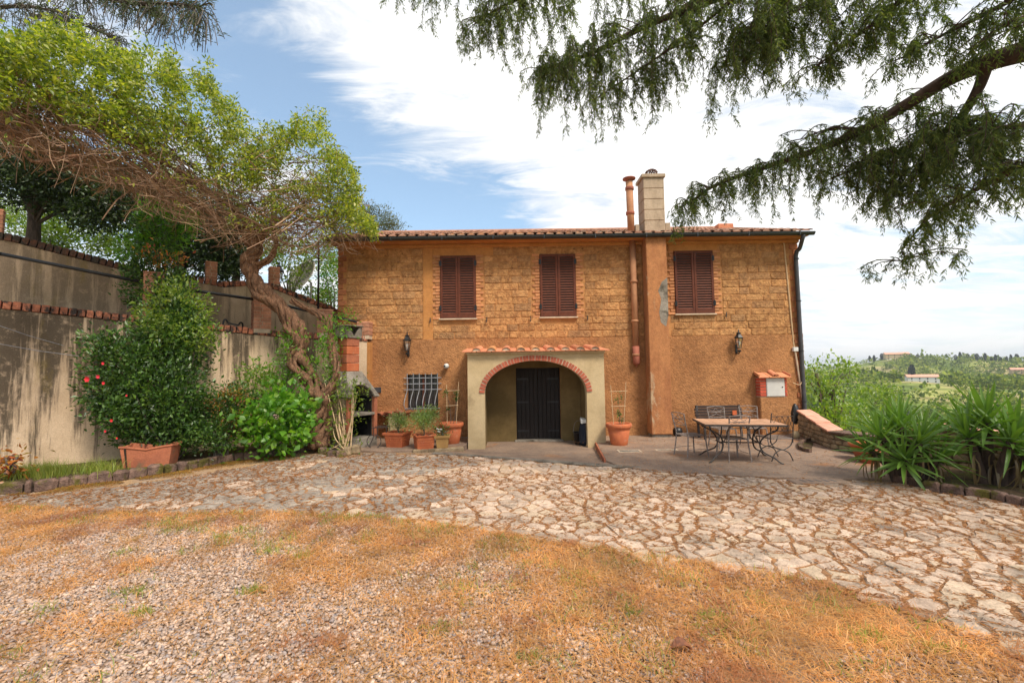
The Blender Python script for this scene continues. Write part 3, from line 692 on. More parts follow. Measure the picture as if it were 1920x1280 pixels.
# door leaves with planks
dw = DOOR[1]-DOOR[0]; mid = (DOOR[0]+DOOR[1])/2
for s_, (a, b) in enumerate(((DOOR[0]+.03, mid-.003), (mid+.003, DOOR[1]-.03))):
    m_ = MB(); m_.box(a, b, FY+.115, FY+.13, -.06, DOOR[3]-.03); dl = m_.build('door_leaf', MT['door'], H)
    n = 5
    for i in range(n):
        x0 = a+(b-a)*i/n; m_ = MB(); m_.box(x0+.004, x0+(b-a)/n-.004, FY+.085, FY+.114, -.05, DOOR[3]-.04); m_.build('plank', MT['door'], dl, bevel=.004)
    for zz_ in (.15, .95, 1.6):
        m_ = MB(); m_.box(a if s_ == 0 else b-.32, a+.32 if s_ == 0 else b, FY+.074, FY+.084, zz_, zz_+.04); m_.build('hinge', MT['black'], dl)
m_ = MB(); m_.box(DOOR[0], DOOR[0]+.03, FY+.05, FY+.14, -.1, DOOR[3]); m_.box(DOOR[1]-.03, DOOR[1], FY+.05, FY+.14, -.1, DOOR[3]); m_.box(DOOR[0]+.03, DOOR[1]-.03, FY+.05, FY+.14, DOOR[3]-.03, DOOR[3]); m_.build('door_frame', MT['door'], H)
m_ = MB(); m_.box(DOOR[0]-.05, DOOR[1]+.05, FY-.16, FY+.14, -.12, -.05); m_.build('door_step', MT['concrete'], H, bevel=.01)
# pilaster (chimney breast)
PY = FY-.46
pa = V(1222, 800, PY).x; pb = V(1261, 800, PY).x
m_ = MB(); m_.box(pa, pb, PY, FY-.031, .1, ZT+.02); m_.build('chimney_breast', None or mat('chimney_breast_render', (.42, .185, .075), (.34, .14, .058), 2.2, .95, .5, 30, fine=.2, c3=(.44, .31, .19), c3s=1.7, c3r=(.57, .66), vscale=(1.3, 1.3, .5)), H, bevel=.015)
m_ = MB(); m_.box(pa+.03, pb-.02, PY+.05, FY-.031, -.1, .1); m_.build('chimney_breast_base', MT['concrete'], H)
# bare patch
pz = [V(*a, PY) for a in ((1241, 528), (1254, 520), (1258, 545), (1257, 590), (1249, 612), (1239, 604), (1236, 585), (1240, 560), (1234, 545))]
m_ = MB(); m_.prism_y([(min(p.x, pb-.004), p.z) for p in pz][::-1], PY-.004, PY+.006); m_.build('bare_patch', MT['concrete'], H)
# eaves, gutter
EY = FY-.5; GX0 = XL-.15; GX1 = V(1523, 438, EY).x; EZ = V(1000, 446, EY).z
m_ = MB(); m_.hexa([(GX0, EY+.06, EZ-.02), (GX1-.05, EY+.06, EZ-.02), (GX1-.05, FY+.02, EZ-.02), (GX0, FY+.02, EZ-.02), (GX0, EY+.06, EZ+.05), (GX1-.05, EY+.06, EZ+.05), (GX1-.05, FY+.3, EZ+.2), (GX0, FY+.3, EZ+.2)])
m_.build('eave_soffit', MT['plaster_plain'], H)
m_ = MB(); m_.box(XL-.02, XR+.02, FY-.09, FY-.0, EZ-.11, EZ-.022); m_.build('cornice', MT['plaster_plain'], H, bevel=.015)
m_ = MB(); n = 8; ring = []; R_ = .085
vs = []; 
for X_ in (GX0, GX1+.02):
    for i in range(n+1):
        a = PI+PI*i/n; vs.append((X_, EY-.03+R_*math.cos(a), EZ+.05+R_*math.sin(a)))
    for i in range(n+1):
        a = PI+PI*(n-i)/n; vs.append((X_, EY-.03+(R_-.012)*math.cos(a), EZ+.052+(R_-.012)*math.sin(a)))
k = 2*(n+1)
m_.add(vs, [(i, (i+1) % k, k+(i+1) % k, k+i) for i in range(k)]+[tuple(range(k-1, -1, -1)), tuple(range(k, 2*k))]); m_.build('gutter', MT['gutter'], H)
for i in range(10):
    X_ = GX0+.4+(GX1-GX0-.8)*i/9; m_ = MB(); m_.box(X_-.012, X_+.012, EY-.118, EY-.03, EZ-.045, EZ+.07); m_.build('gutter_bracket', MT['gutter'], H)
# roof deck + tiles
SL = .325; RY0 = EY-.02; RZ0 = EZ+.085; RY1 = FY+4.7; RZ1 = RZ0+(RY1-RY0)*SL; RY2 = FY+8.6; RZ2 = RZ1-(RY2-RY1)*SL
m_ = MB(); m_.hexa([(GX0, RY0+.04, RZ0-.05), (GX1, RY0+.04, RZ0-.05), (GX1, RY1, RZ1-.05), (GX0, RY1, RZ1-.05), (GX0, RY0+.04, RZ0-.01), (GX1, RY0+.04, RZ0-.01), (GX1, RY1, RZ1-.01), (GX0, RY1, RZ1-.01)])
m_.hexa([(GX0, RY1, RZ1-.05), (GX1, RY1, RZ1-.05), (GX1, RY2, RZ2-.05), (GX0, RY2, RZ2-.05), (GX0, RY1, RZ1-.01), (GX1, RY1, RZ1-.01), (GX1, RY2, RZ2-.01), (GX0, RY2, RZ2-.01)])
roof = m_.build('roof', MT['roof_far'], H)
def tile_mesh(r0_, r1_, ln, th=.016, n=6, flat=.62):
    m_ = MB(); vs = []
    for (y, r) in ((0, r0_), (ln, r1_)):
        for i in range(n+1): a = PI*i/n; vs.append((r*math.cos(a), y, r*math.sin(a)*flat))
        for i in range(n+1): a = PI*(n-i)/n; vs.append(((r-th)*math.cos(a), y, (r-th)*math.sin(a)*flat))
    k = 2*(n+1); return vs, [(i, k+i, k+(i+1) % k, (i+1) % k) for i in range(k)]+[tuple(range(k)), tuple(range(2*k-1, k-1, -1))]
tv, tf = tile_mesh(.078, .065, .42, .016, 6, .42)
cov = []
for i in range(4):
    me = bpy.data.meshes.new('roof_tile'); me.from_pydata([(a[0]*(1+.04*i), a[1], a[2]*(1+.05*i)) for a in tv], [], tf); me.materials.append(MT['roof_tile']); me.update(); cov.append(me)
sp = .27; ncol = int((GX1-GX0)/sp); ang = math.atan(SL); st = .34; rowsN = int((RY1-RY0)/math.cos(ang)/st*1.0)+1
far = MB(); wl = wloc(roof)
for r_ in range(rowsN):
    yy = RY0+r_*st*math.cos(ang); zz_ = RZ0+(yy-RY0)*SL
    if yy > RY1-.1: break
    for c_ in range(ncol+1):
        xx = GX0+.06+c_*sp+random.uniform(-.01, .01); tiltx = ang-.03+random.uniform(-.01, .01)
        if r_ < 5:
            link('roof_tile', random.choice(cov), None, roof, Vector((xx, yy, zz_+.03+random.uniform(0, .008)))-wl, (tiltx, 0, random.uniform(-.03, .03)))
        else:
            ca, sa = math.cos(tiltx), math.sin(tiltx); far.add([(xx+a[0], yy+a[1]*ca-a[2]*sa, zz_+.03+a[1]*sa+a[2]*ca) for a in tv], tf)
        # pan tile
        if c_ < ncol:
            xp = xx+sp/2; far.hexa([(xp-.1, yy-.03, zz_), (xp+.1, yy-.03, zz_), (xp+.1, yy+st, zz_+st*SL+.0), (xp-.1, yy+st, zz_+st*SL), (xp-.1, yy-.03, zz_+.022), (xp+.1, yy-.03, zz_+.022), (xp+.1, yy+st, zz_+st*SL+.012), (xp-.1, yy+st, zz_+st*SL+.012)])
o = far.build('roof_tile_rows', MT['roof_far'], roof); o['kind'] = 'stuff'
m_ = MB(); m_.tube([(GX0, RY1, RZ1+.0), (GX1, RY1, RZ1+.0)], .1, 8); m_.build('ridge', MT['roof_far'], roof)
for (px, wd) in ((1356, .55),):
    q_ = V(px, 424, RY1-1.5); m_ = MB(); m_.box(q_.x-wd/2, q_.x+wd/2, RY1-1.7, RY1-1.4, RZ1-.75, V(px, 422, RY1-1.5).z); m_.build('roof_vent', MT['canopy_tile'], H, bevel=.02)
# chimney
CY = FY-.02; ca_ = V(1207, 380, CY).x; cb_ = V(1246, 380, CY).x; cz0 = V(1225, 437, CY).z-.25; cz1 = V(1225, 333, CY).z
m_ = MB(); m_.box(ca_+.015, cb_-.015, CY+.015, CY+.55, cz0, cz1-.01); chm = m_.build('chimney', MT['clay_pipe'], H)
nb = 6; hb = (cz1-cz0)/nb
for i in range(nb): piece('block', 'crisp', MT['chimney'], chm, ((ca_+cb_)/2, CY+.285, cz0+hb*(i+.5)), (cb_-ca_, .58, hb-.012))
m_ = MB(); m_.box(ca_-.05, cb_+.04, CY-.05, CY+.62, cz1, cz1+.10); m_.build('cap_slab', MT['chimney'], chm, bevel=.01)
cx = V(1221, 320, CY+.28).x; czc = cz1+.10
m_ = MB(); m_.tube([(cx, CY+.28, czc), (cx, CY+.28, czc+.06)], .09, 10); m_.build('cowl_neck', MT['clay_pipe_low'], chm)
cw = MB()
for i in range(12):
    a = 2*PI*i/12; pts = []
    for j in range(7):
        t_ = j/6; ph = PI*t_; pts.append((cx+.17*math.sin(ph)*math.cos(a+t_*1.1)+.0, CY+.28+.17*math.sin(ph)*math.sin(a+t_*1.1), czc+.03+.25*t_))
    cw.tube(pts, [.008, .016, .02, .022, .02, .016, .008], 4)
cw.build('turbine_cowl', mat('rusty_cowl', (.13, .065, .05), (.08, .04, .03), 9, .6), chm)
for (a, b, c_) in (((1191, 421), (1199, 440), 0), ((1247, 418), (1257, 434), 0)):
    p = V(*a, CY+.1); q_ = V(*b, CY+.1); m_ = MB(); m_.box(p.x, q_.x, CY+.08, CY+.3, q_.z-.1, p.z); m_.build('chimney_shoulder', MT['chimney'], chm, bevel=.01)
# flue above roof and clay pipe down the wall
fx = V(1181, 390, FY+.1).x; ft = V(1181, 341, FY+.1).z; fb = V(1181, 440, FY+.1).z-.1
m_ = MB(); m_.tube([(fx+.02, FY+.1, fb), (fx, FY+.1, ft)], .10, 14); m_.build('flue_pipe', MT['clay_pipe'], H, smooth=True)
for py in (354, 400):
    zz_ = V(1181, py, FY+.1).z; m_ = MB(); m_.lathe([(.10, -.05), (.125, -.04), (.125, .04), (.10, .05)], 14, (fx+.005, FY+.1, zz_)); m_.build('flue_collar', MT['clay_pipe_low'], H, smooth=True)
m_ = MB(); m_.lathe([(.06, -.1), (.08, -.03), (.185, .0), (.185, .03), (.12, .05), (.02, .055)], 16, (fx, FY+.1, ft+.07)); m_.build('flue_cap', MT['clay_pipe_low'], H, smooth=True)
px_ = V(1189, 560, FY-.12).x; zt = EZ-.02; zb = V(1192, 684, FY-.12).z
m_ = MB(); m_.tube([(px_, FY-.12, zt), (px_+.01, FY-.12, zb+.5)], .085, 14); m_.build('wall_flue', MT['clay_pipe'], H, smooth=True)
m_ = MB(); m_.tube([(px_+.01, FY-.12, zb+.52), (px_+.012, FY-.12, zb+.05), (px_+.012, FY-.12, zb)], [.098, .098, .05], 14); m_.tube([(px_+.01, FY-.12, zb+.01), (px_+.01, FY-.12, zb-.06)], .02, 6); m_.build('wall_flue_foot', MT['clay_pipe_low'], H, smooth=True)
for py in (528, 602, 665):
    zz_ = V(1190, py, FY-.12).z; m_ = MB(); m_.lathe([(.088, -.035), (.108, -.03), (.108, .03), (.088, .035)], 14, (px_+.005, FY-.12, zz_)); m_.build('flue_collar', MT['clay_pipe'], H, smooth=True)
# downpipe at the right corner
dx = V(1500, 600, FY-.1).x
pts = [(GX1-.25, EY-.02, EZ-.02), (GX1-.27, EY+.02, EZ-.14), (dx+.03, FY-.2, EZ-.32), (dx-.02, FY-.1, EZ-.5), (dx-.02, FY-.1, 4), (dx+.0, FY-.1, .4), (dx+.0, FY-.12, .25)]
m_ = MB(); m_.tube(smooth_path(pts, 3), .055, 10); m_.build('downpipe', MT['downpipe'], H, smooth=True)
for zz_ in (.9, 2.3, 3.7, 4.9):
    m_ = MB(); m_.lathe([(.058, -.015), (.066, -.015), (.066, .015), (.058, .015)], 10, (dx-.012, FY-.1, zz_)); m_.build('pipe_clip', MT['black'], H)
cxx = V(1487, 600, FY-.05).x
m_ = MB(); m_.tube([(cxx-.14, FY-.03, ZT-.05), (cxx+.0, FY-.03, V(1487, 655, FY).z), ], .02, 6); m_.build('cable', MT['cane'], H)
zb_ = V(1491, 655, FY).z; m_ = MB(); m_.box(cxx-.07, cxx+.07, FY-.12, FY-.032, zb_-.06, zb_+.06); m_.build('junction_box', MT['white'], H, bevel=.01)
m_ = MB(); m_.tube([(cxx+.0, FY-.07, zb_-.06), (cxx+.16, FY-.07, .75)], .024, 6); m_.build('conduit', MT['white_mortar'], H)
m_ = MB(); m_.tube(smooth_path([(cxx-.13, FY-.1, 1.42), (cxx+.05, FY-.12, 1.36), (cxx+.14, FY-.1, 1.5)], 4), .012, 5); m_.build('cable', MT['cane'], H)
# plaque and floodlight
p = V(706, 731, FY-.04); pq = thing('wall_plaque', 'small dark rectangular plaque on ochre wall beside barbecue hood', 'plaque', tuple(p))
m_ = MB(); m_.box(p.x-.13, p.x+.13, FY-.05, FY-.031, p.z-.075, p.z+.075); m_.build('plate', MT['downpipe'], pq, bevel=.004)
p = V(838, 686, FY-.1); fl = thing('security_sensor', 'small round white security lamp on ochre wall above the barred window', 'lamp', tuple(p))
m_ = MB(); m_.tube([(p.x, FY-.03, p.z), (p.x, FY-.08, p.z)], .045, 12); m_.build('mount', MT['downpipe'], fl, smooth=False)
m_ = MB()
for i in range(7): pass
prof = [(.01, -.07), (.055, -.055), (.075, -.01), (.07, .035), (.04, .062), (.01, .07)]
m_.lathe(prof, 14, (p.x-.01, FY-.14, p.z)); m_.build('globe', MT['white'], fl, smooth=True)
m_ = MB(); m_.tube([(p.x-.05, FY-.2, p.z+.0), (p.x-.055, FY-.215, p.z)], .028, 10); m_.build('lens', MT['glass'], fl)

# ------------------------------------------------------------------ porch with brick arch
PF = 11.6; 
x0 = V(877, 740, PF).x; x1 = V(1134, 740, PF).x; a0 = V(909, 780, PF).x; a1 = V(1101, 780, PF).x
zsp = V(1000, 736, PF).z; zap = V(1000, 676, PF).z; ztop = V(1000, 663, PF).z
PO = thing('arched_porch', 'cream rendered porch with elliptical red brick arch and tiled canopy round the door', 'porch', ((x0+x1)/2, PF, -.1))
cx = (a0+a1)/2; ra = (a1-a0)/2; rb = zap-zsp; N = 30
arc = [(cx-ra*math.cos(PI*i/N), zsp+rb*math.sin(PI*i/N)) for i in range(N+1)]
m_ = MB(); T = .28
for yy, flip in ((PF, 0), (PF+T, 1)):
    vs = []; fs = []
    for i in range(N+1): vs.append((arc[i][0], yy, arc[i][1])); 
    for i in range(N+1): vs.append((arc[i][0], yy, ztop))
    for i in range(N): f_ = (i, i+1, N+1+i+1, N+1+i); fs.append(f_ if not flip else f_[::-1])
    m_.add(vs, fs)
    for (xa, xb) in ((x0, a0), (a1, x1)):
        f_ = (0, 1, 2, 3); m_.add([(xa, yy, -.2), (xb, yy, -.2), (xb, yy, ztop), (xa, yy, ztop)], [f_ if not flip else f_[::-1]])
inner = [(a0, -.2)]+arc+[(a1, -.2)]
for i in range(len(inner)-1):
    p, q_ = inner[i], inner[i+1]; m_.add([(p[0], PF, p[1]), (q_[0], PF, q_[1]), (q_[0], PF+T, q_[1]), (p[0], PF+T, p[1])], [(0, 1, 2, 3)])
for s_ in (x0, x1):
    m_.add([(s_, PF, -.2), (s_, FY-.031, -.2), (s_, FY-.031, ztop), (s_, PF, ztop)], [(0, 1, 2, 3) if s_ == x1 else (3, 2, 1, 0)])
m_.build('front_wall', MT['porch'], PO)
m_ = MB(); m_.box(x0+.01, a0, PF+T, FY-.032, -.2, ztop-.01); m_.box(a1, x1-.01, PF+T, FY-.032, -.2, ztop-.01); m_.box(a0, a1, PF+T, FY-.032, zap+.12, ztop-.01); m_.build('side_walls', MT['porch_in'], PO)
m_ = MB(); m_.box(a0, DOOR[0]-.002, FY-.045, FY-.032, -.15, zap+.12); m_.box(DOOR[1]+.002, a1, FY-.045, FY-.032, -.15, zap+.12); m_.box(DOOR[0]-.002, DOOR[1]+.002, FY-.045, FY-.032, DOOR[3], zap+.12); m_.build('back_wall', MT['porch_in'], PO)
m_ = MB(); m_.box(x0-.02, x1+.02, PF-.06, FY-.032, ztop, ztop+.05); m_.build('canopy_slab', MT['porch'], PO)
# voussoirs by arc length
dense = [(cx-ra*math.cos(PI*i/400), zsp+rb*math.sin(PI*i/400), ) for i in range(401)]
cum = [0]
for i in range(400): cum.append(cum[-1]+math.hypot(dense[i+1][0]-dense[i][0], dense[i+1][1]-dense[i][1]))
NB = 44
for k in range(NB):
    s_ = cum[-1]*(k+.5)/NB; i = min(range(401), key=lambda j: abs(cum[j]-s_)); i = max(1, min(399, i))
    tx = dense[i+1][0]-dense[i-1][0]; tz = dense[i+1][1]-dense[i-1][1]; l = math.hypot(tx, tz); tx /= l; tz /= l; nx_, nz_ = -tz, tx
    c_ = Vector((dense[i][0]+nx_*.068, PF-.006, dense[i][1]+nz_*.068)); an = math.atan2(tz, tx)
    piece('brick', 'brick', MT['red_brick'], PO, c_, (cum[-1]/NB-.012, .03, .135), (0, -an, 0))
m_ = MB()
ringv = []; 
for i in range(N+1):
    a = PI*i/N; nx_ = -math.cos(a)/ra; nz_ = math.sin(a)/rb; l = math.hypot(nx_, nz_); ringv.append((arc[i][0]+nx_/l*.004, arc[i][1]+nz_/l*.004, arc[i][0]+nx_/l*.133, arc[i][1]+nz_/l*.133))
m_.add([(r[0], PF-.009, r[1]) for r in ringv]+[(r[2], PF-.009, r[3]) for r in ringv], [(i, i+1, N+2+i, N+1+i) for i in range(N)]); m_.build('arch_mortar', MT['white_mortar'], PO)
# canopy tiles
tz0 = ztop+.055; spn = (x1-x0+.12)/9.6; yb = PF-.14; ln = (FY-.03-yb)
ctv, ctf = tile_mesh(.12, .10, ln, .02, 8, .80)
me = bpy.data.meshes.new('cover_tile'); me.from_pydata(ctv, [], ctf); me.materials.append(MT['canopy_tile']); me.update()
fv = MB(); wv = spn-.08; fv.box(-wv/2-.03, wv/2+.03, 0, ln, 0, .025); fme = bpy.data.meshes.new('pan_tile'); fme.from_pydata(fv.v, [], fv.f); fme.materials.append(MT['canopy_tile']); fme.update()
tl = math.atan(.10); wp = wloc(PO)
for k in range(10):
    xx = x0-.06+spn*(k+.3); link('pan_tile', fme, None, PO, Vector((xx, yb+random.uniform(-.01, .01), tz0))-wp, (tl, random.uniform(-.02, .02), 0))
    if k < 9:
        fm = MB(); fm.prism_y([(xx+spn/2+.098*math.cos(PI*q/6), tz0+.022+.078*math.sin(PI*q/6)) for q in range(7)], yb+.01, yb+.06); fm.build('mortar_fill', MT['white_mortar'], PO)
    if k < 9: link('cover_tile', me, None, PO, Vector((xx+spn/2, yb-.015+random.uniform(-.01, .01), tz0+.022))-wp, (tl, 0, random.uniform(-.015, .015)))
# things inside the porch
p = V(1085, 828, 12.1); bk = thing('bucket', 'dark plastic bucket standing in right corner of the arched porch', 'bucket', (p.x, 12.1, -.08))
m_ = MB(); m_.lathe([(.10, 0), (.135, .30), (.145, .30), (.145, .315), (.125, .31), (.095, .02), (.01, .02)], 18, (p.x, 12.1, -.08)); m_.build('body', MT['black'], bk, smooth=True)
m_ = MB(); m_.tube([(p.x+.135*math.cos(a), 12.1, .23+.30*math.sin(a)) for a in [PI*i/10 for i in range(11)]], .006, 5); m_.build('handle', MT['iron_pale'], bk)
p = V(1097, 830, 11.95); bg_ = thing('draped_sack', 'dark blue sack with pale cloth draped over it behind the porch pillar', 'sack', (p.x, 11.95, -.08))
m_ = MB(); m_.lathe([(.12, 0), (.16, .08), (.15, .35), (.12, .55), (.06, .62), (.02, .64)], 14, (p.x, 11.95, -.08)); m_.build('sack', mat('dark_blue_sack', (.02, .025, .04)), bg_, smooth=True)
m_ = MB(); m_.hexa([(p.x-.12, 11.78, .47), (p.x+.05, 11.78, .50), (p.x+.05, 12.0, .56), (p.x-.12, 12.0, .56), (p.x-.13, 11.775, .60), (p.x+.06, 11.79, .57), (p.x+.06, 12.0, .60), (p.x-.11, 12.0, .63)]); m_.build('cloth', MT['white'], bg_, bevel=.015)

# ------------------------------------------------------------------ lanterns
def lantern_parts(root, sc=1.0, post=False):
    m_ = MB(); m_.box(-.03, .03, -.02, .0, -.16, .10); o1 = m_.build('back_plate', MT['black'], root, local=True) if not post else None
    m_ = MB()
    if not post: m_.tube(smooth_path([(0, -.01, -.10), (0, -.10, -.16), (0, -.17, -.12), (0, -.17, -.05)], 4), .014, 6); m_.lathe([(.01, -.02), (.045, 0), (.05, .03), (.02, .05)], 10, (0, -.17, -.1)); m_.build('bracket', MT['black'], root, local=True)
    c_ = (0, -.17 if not post else 0, 0)
    m_ = MB(); b0, b1 = .055, .11; h_ = .28; 
    for i in range(6):
        a = 2*PI*i/6; a2 = 2*PI*(i+1)/6
        m_.tube([(c_[0]+b0*math.cos(a), c_[1]+b0*math.sin(a), 0), (c_[0]+b1*math.cos(a), c_[1]+b1*math.sin(a), h_)], .007, 4)
        m_.tube([(c_[0]+b1*math.cos(a), c_[1]+b1*math.sin(a), h_), (c_[0]+b1*math.cos(a2), c_[1]+b1*math.sin(a2), h_)], .011, 4)
        m_.tube([(c_[0]+b0*math.cos(a), c_[1]+b0*math.sin(a), 0), (c_[0]+b0*math.cos(a2), c_[1]+b0*math.sin(a2), 0)], .009, 4)
        m_.tube([(c_[0]+b1*math.cos(a), c_[1]+b1*math.sin(a), h_), (c_[0]+.05*math.cos(a), c_[1]+.05*math.sin(a), h_+.10)], .007, 4)
    m_.build('cage', MT['black'], root, local=True)
    m_ = MB(); m_.lathe([(.13, h_+.005), (.06, h_+.09), (.055, h_+.12), (.07, h_+.13), (.03, h_+.16), (.012, h_+.18), (.022, h_+.2), (.004, h_+.25)], 6, c_); m_.build('roof', MT['black'], root, local=True)
    m_ = MB(); m_.lathe([(b0-.006, .01), (b1-.01, h_-.005)], 6, c_, cap=False); m_.build('glass_pane', MT_glass, root, local=True)
    m_ = MB(); m_.lathe([(.015, .03), (.02, .08), (.038, .13), (.036, .17), (.01, .2)], 10, c_); m_.build('bulb', MT['white'], root, local=True, smooth=True)
def glassmat():
    m = bpy.data.materials.new('lantern_glass'); m.use_nodes = True; t = NT(m.node_tree); t.n.clear(); o = t.new('ShaderNodeOutputMaterial')
    a = t.new('ShaderNodeBsdfTransparent'); b = t.new('ShaderNodeBsdfGlossy'); b.inputs['Roughness'].default_value = .1; x = t.new('ShaderNodeMixShader'); x.inputs[0].default_value = .25
    t.link(a.outputs[0], x.inputs[1]); t.link(b.outputs[0], x.inputs[2]); t.link(x.outputs[0], o.inputs[0]); return m
MT_glass = glassmat()
p = V(766, 651, FY-.03); la = thing('wall_lantern', 'black wall lantern on ochre house wall left of the arched porch', 'lantern', (0, 0, 0), 0, 'black lanterns on the house front'); lantern_parts(la)
lb = dup(la); lb['label'] = 'black wall lantern on ochre house wall above the meter cabinet and table'
la.location = (p.x, FY-.031, p.z-.1); q_ = V(1380, 646, FY-.03); lb.location = (q_.x, FY-.031, q_.z-.1)

# ------------------------------------------------------------------ meter cabinet
CF = FY-.25; ma = V(1427, 780, CF).x; mbx = V(1479, 780, CF).x; mz = V(1448, 708, CF).z
MC = thing('meter_cabinet', 'small masonry meter cabinet with white metal door, brick sides and tile roof', 'cabinet', ((ma+mbx)/2, CF, 0))
zA = V(1448, 743, CF).z; da = V(1437, 725, CF).x; db = V(1471, 725, CF).x
m_ = MB(); m_.box(ma, mbx, CF, FY-.032, 0, zA-.02); m_.build('base', MT['plaster'], MC, bevel=.02)
m_ = MB(); m_.box(ma+.015, mbx-.015, CF+.02, FY-.032, zA-.02, mz); m_.build('core', MT['white_mortar'], MC)
for s_, (xa, xb) in enumerate(((ma+.005, da-.005), (db+.005, mbx-.005))):
    nrow = 6; hh = (mz-zA)/nrow
    for i in range(nrow): piece('brick', 'brick', MT['box_brick'], MC, ((xa+xb)/2, CF+.11, zA+hh*(i+.5)), (xb-xa, .23, hh-.014))
m_ = MB(); m_.box(da, db, CF-.012, CF+.02, zA, mz-.01); cdn = m_.build('door', MT['cabinet_door'], MC, bevel=.006)
m_ = MB(); m_.box(da+.015, db-.015, CF-.017, CF-.011, zA+.015, mz-.025); m_.build('door_panel', MT['cabinet_door'], cdn, bevel=.002)
m_ = MB(); m_.tube([(db-.07, CF-.018, (zA+mz)/2), (db-.07, CF-.032, (zA+mz)/2)], .016, 8); m_.build('lock', MT['black'], cdn)
rt = mz+.13; rv_ = [(ma-.07, CF-.1, mz), (mbx+.07, CF-.1, mz), (mbx+.04, FY-.035, rt-.02), (ma-.04, FY-.035, rt-.02)]
for i in range(3):
    t0, t1 = i/3+.006, (i+1)/3-.006
    A = Vector(rv_[0]).lerp(Vector(rv_[1]), t0); B = Vector(rv_[0]).lerp(Vector(rv_[1]), t1); D_ = Vector(rv_[3]).lerp(Vector(rv_[2]), t0); C_ = Vector(rv_[3]).lerp(Vector(rv_[2]), t1)
    m_ = MB(); u_ = Vector((0, 0, .035)); m_.hexa([A, B, C_, D_, A+u_, B+u_, C_+u_, D_+u_]); m_.build('tile', MT['canopy_tile'], MC, bevel=.006)
m_ = MB(); mx = (ma+mbx)/2; vs, fs = tile_mesh(.085, .07, .33, .018, 8, .8); tl = math.atan((rt-mz)/.32); m_.add([(mx+a[0]+.02, CF-.11+a[1]*math.cos(tl)-a[2]*math.sin(tl), mz+.045+a[1]*math.sin(tl)+a[2]*math.cos(tl)) for a in vs], fs); m_.build('cover_tile', MT['canopy_tile'], MC, smooth=False)
for xx, s_ in ((ma-.05, 1), (mbx+.05, -1)):
    m_ = MB(); m_.bar((xx, CF-.1, mz+.06), (xx-.03*-s_, FY-.04, rt+.03), .03, .05); m_.build('verge_tile', MT['canopy_tile'], MC)
# ------------------------------------------------------------------ retaining walls on the left
def pl(pts, t):
    for i in range(len(pts)-1):
        if t <= pts[i+1][0] or i == len(pts)-2:
            a, b = pts[i], pts[i+1]; u = (t-a[0])/(b[0]-a[0]); return [a[k]+(b[k]-a[k])*u for k in range(1, len(a))]
def stainmat(name, base, base2, top, amt):
    m = bpy.data.materials.new(name); m.use_nodes = True; t = NT(m.node_tree); t.n.clear()
    o = t.new('ShaderNodeOutputMaterial'); p = t.new('ShaderNodeBsdfPrincipled'); t.link(p.outputs[0], o.inputs[0]); p.inputs['Roughness'].default_value = .95; p.inputs['Specular IOR Level'].default_value = .2
    g = t.new('ShaderNodeNewGeometry'); pos = g.outputs['Position']; s = t.new('ShaderNodeSeparateXYZ'); t.link(pos, s.inputs[0])
    col = t.mix(t.mapr(t.noise(pos, 1.4, 6, .6), .35, .65), base, base2)
    st = t.noise(t.mapping(pos, (1.9, 1.9, .13)), 1.9, 8, .70, .25)      # runs of dirt, washed down from the coping
    fine = t.noise(t.mapping(pos, (5, 5, .5)), 2.5, 7, .7)
    hgt = t.mapr(s.outputs[2], .2, top, -.13, .10, False)
    lf = t.mapr(s.outputs[0], -9.6, -5.0, .10, -.06, False)
    k = t.math('ADD', t.math('ADD', t.math('ADD', st, hgt), lf), t.math('MULTIPLY', t.math('SUBTRACT', fine, .5), .35))
    sm = t.mapr(k, .49, .64)
    bl = t.noise(pos, 6, 8, .75); sm = t.math('MULTIPLY', sm, t.mapr(bl, .30, .50, .35, 1.0))
    col = t.mix(t.math('MULTIPLY', sm, amt), col, (.035, .028, .020))
    col = t.mix(t.math('MULTIPLY', t.mapr(t.noise(t.mapping(pos, (1, 1, .3)), 1.1, 7, .7), .54, .68), .5), col, (.24, .17, .035))
    col = t.mix(1.0, col, t.ramp(t.noise(pos, 55, 3, .6), [(.3, .85), (.7, 1.15)]), 'MULTIPLY')
    t.link(col, p.inputs['Base Color'])
    b = t.new('ShaderNodeBump'); b.inputs['Strength'].default_value = .45; b.inputs['Distance'].default_value = .02; t.link(t.noise(pos, 30, 6, .65), b.inputs['Height']); t.link(b.outputs[0], p.inputs['Normal'])
    return m
M_low = stainmat('stained_render', (.60, .45, .31), (.48, .35, .23), 3.0, .86)
M_up = stainmat('upper_stained_render', (.54, .40, .27), (.43, .31, .20), 6.5, .5)
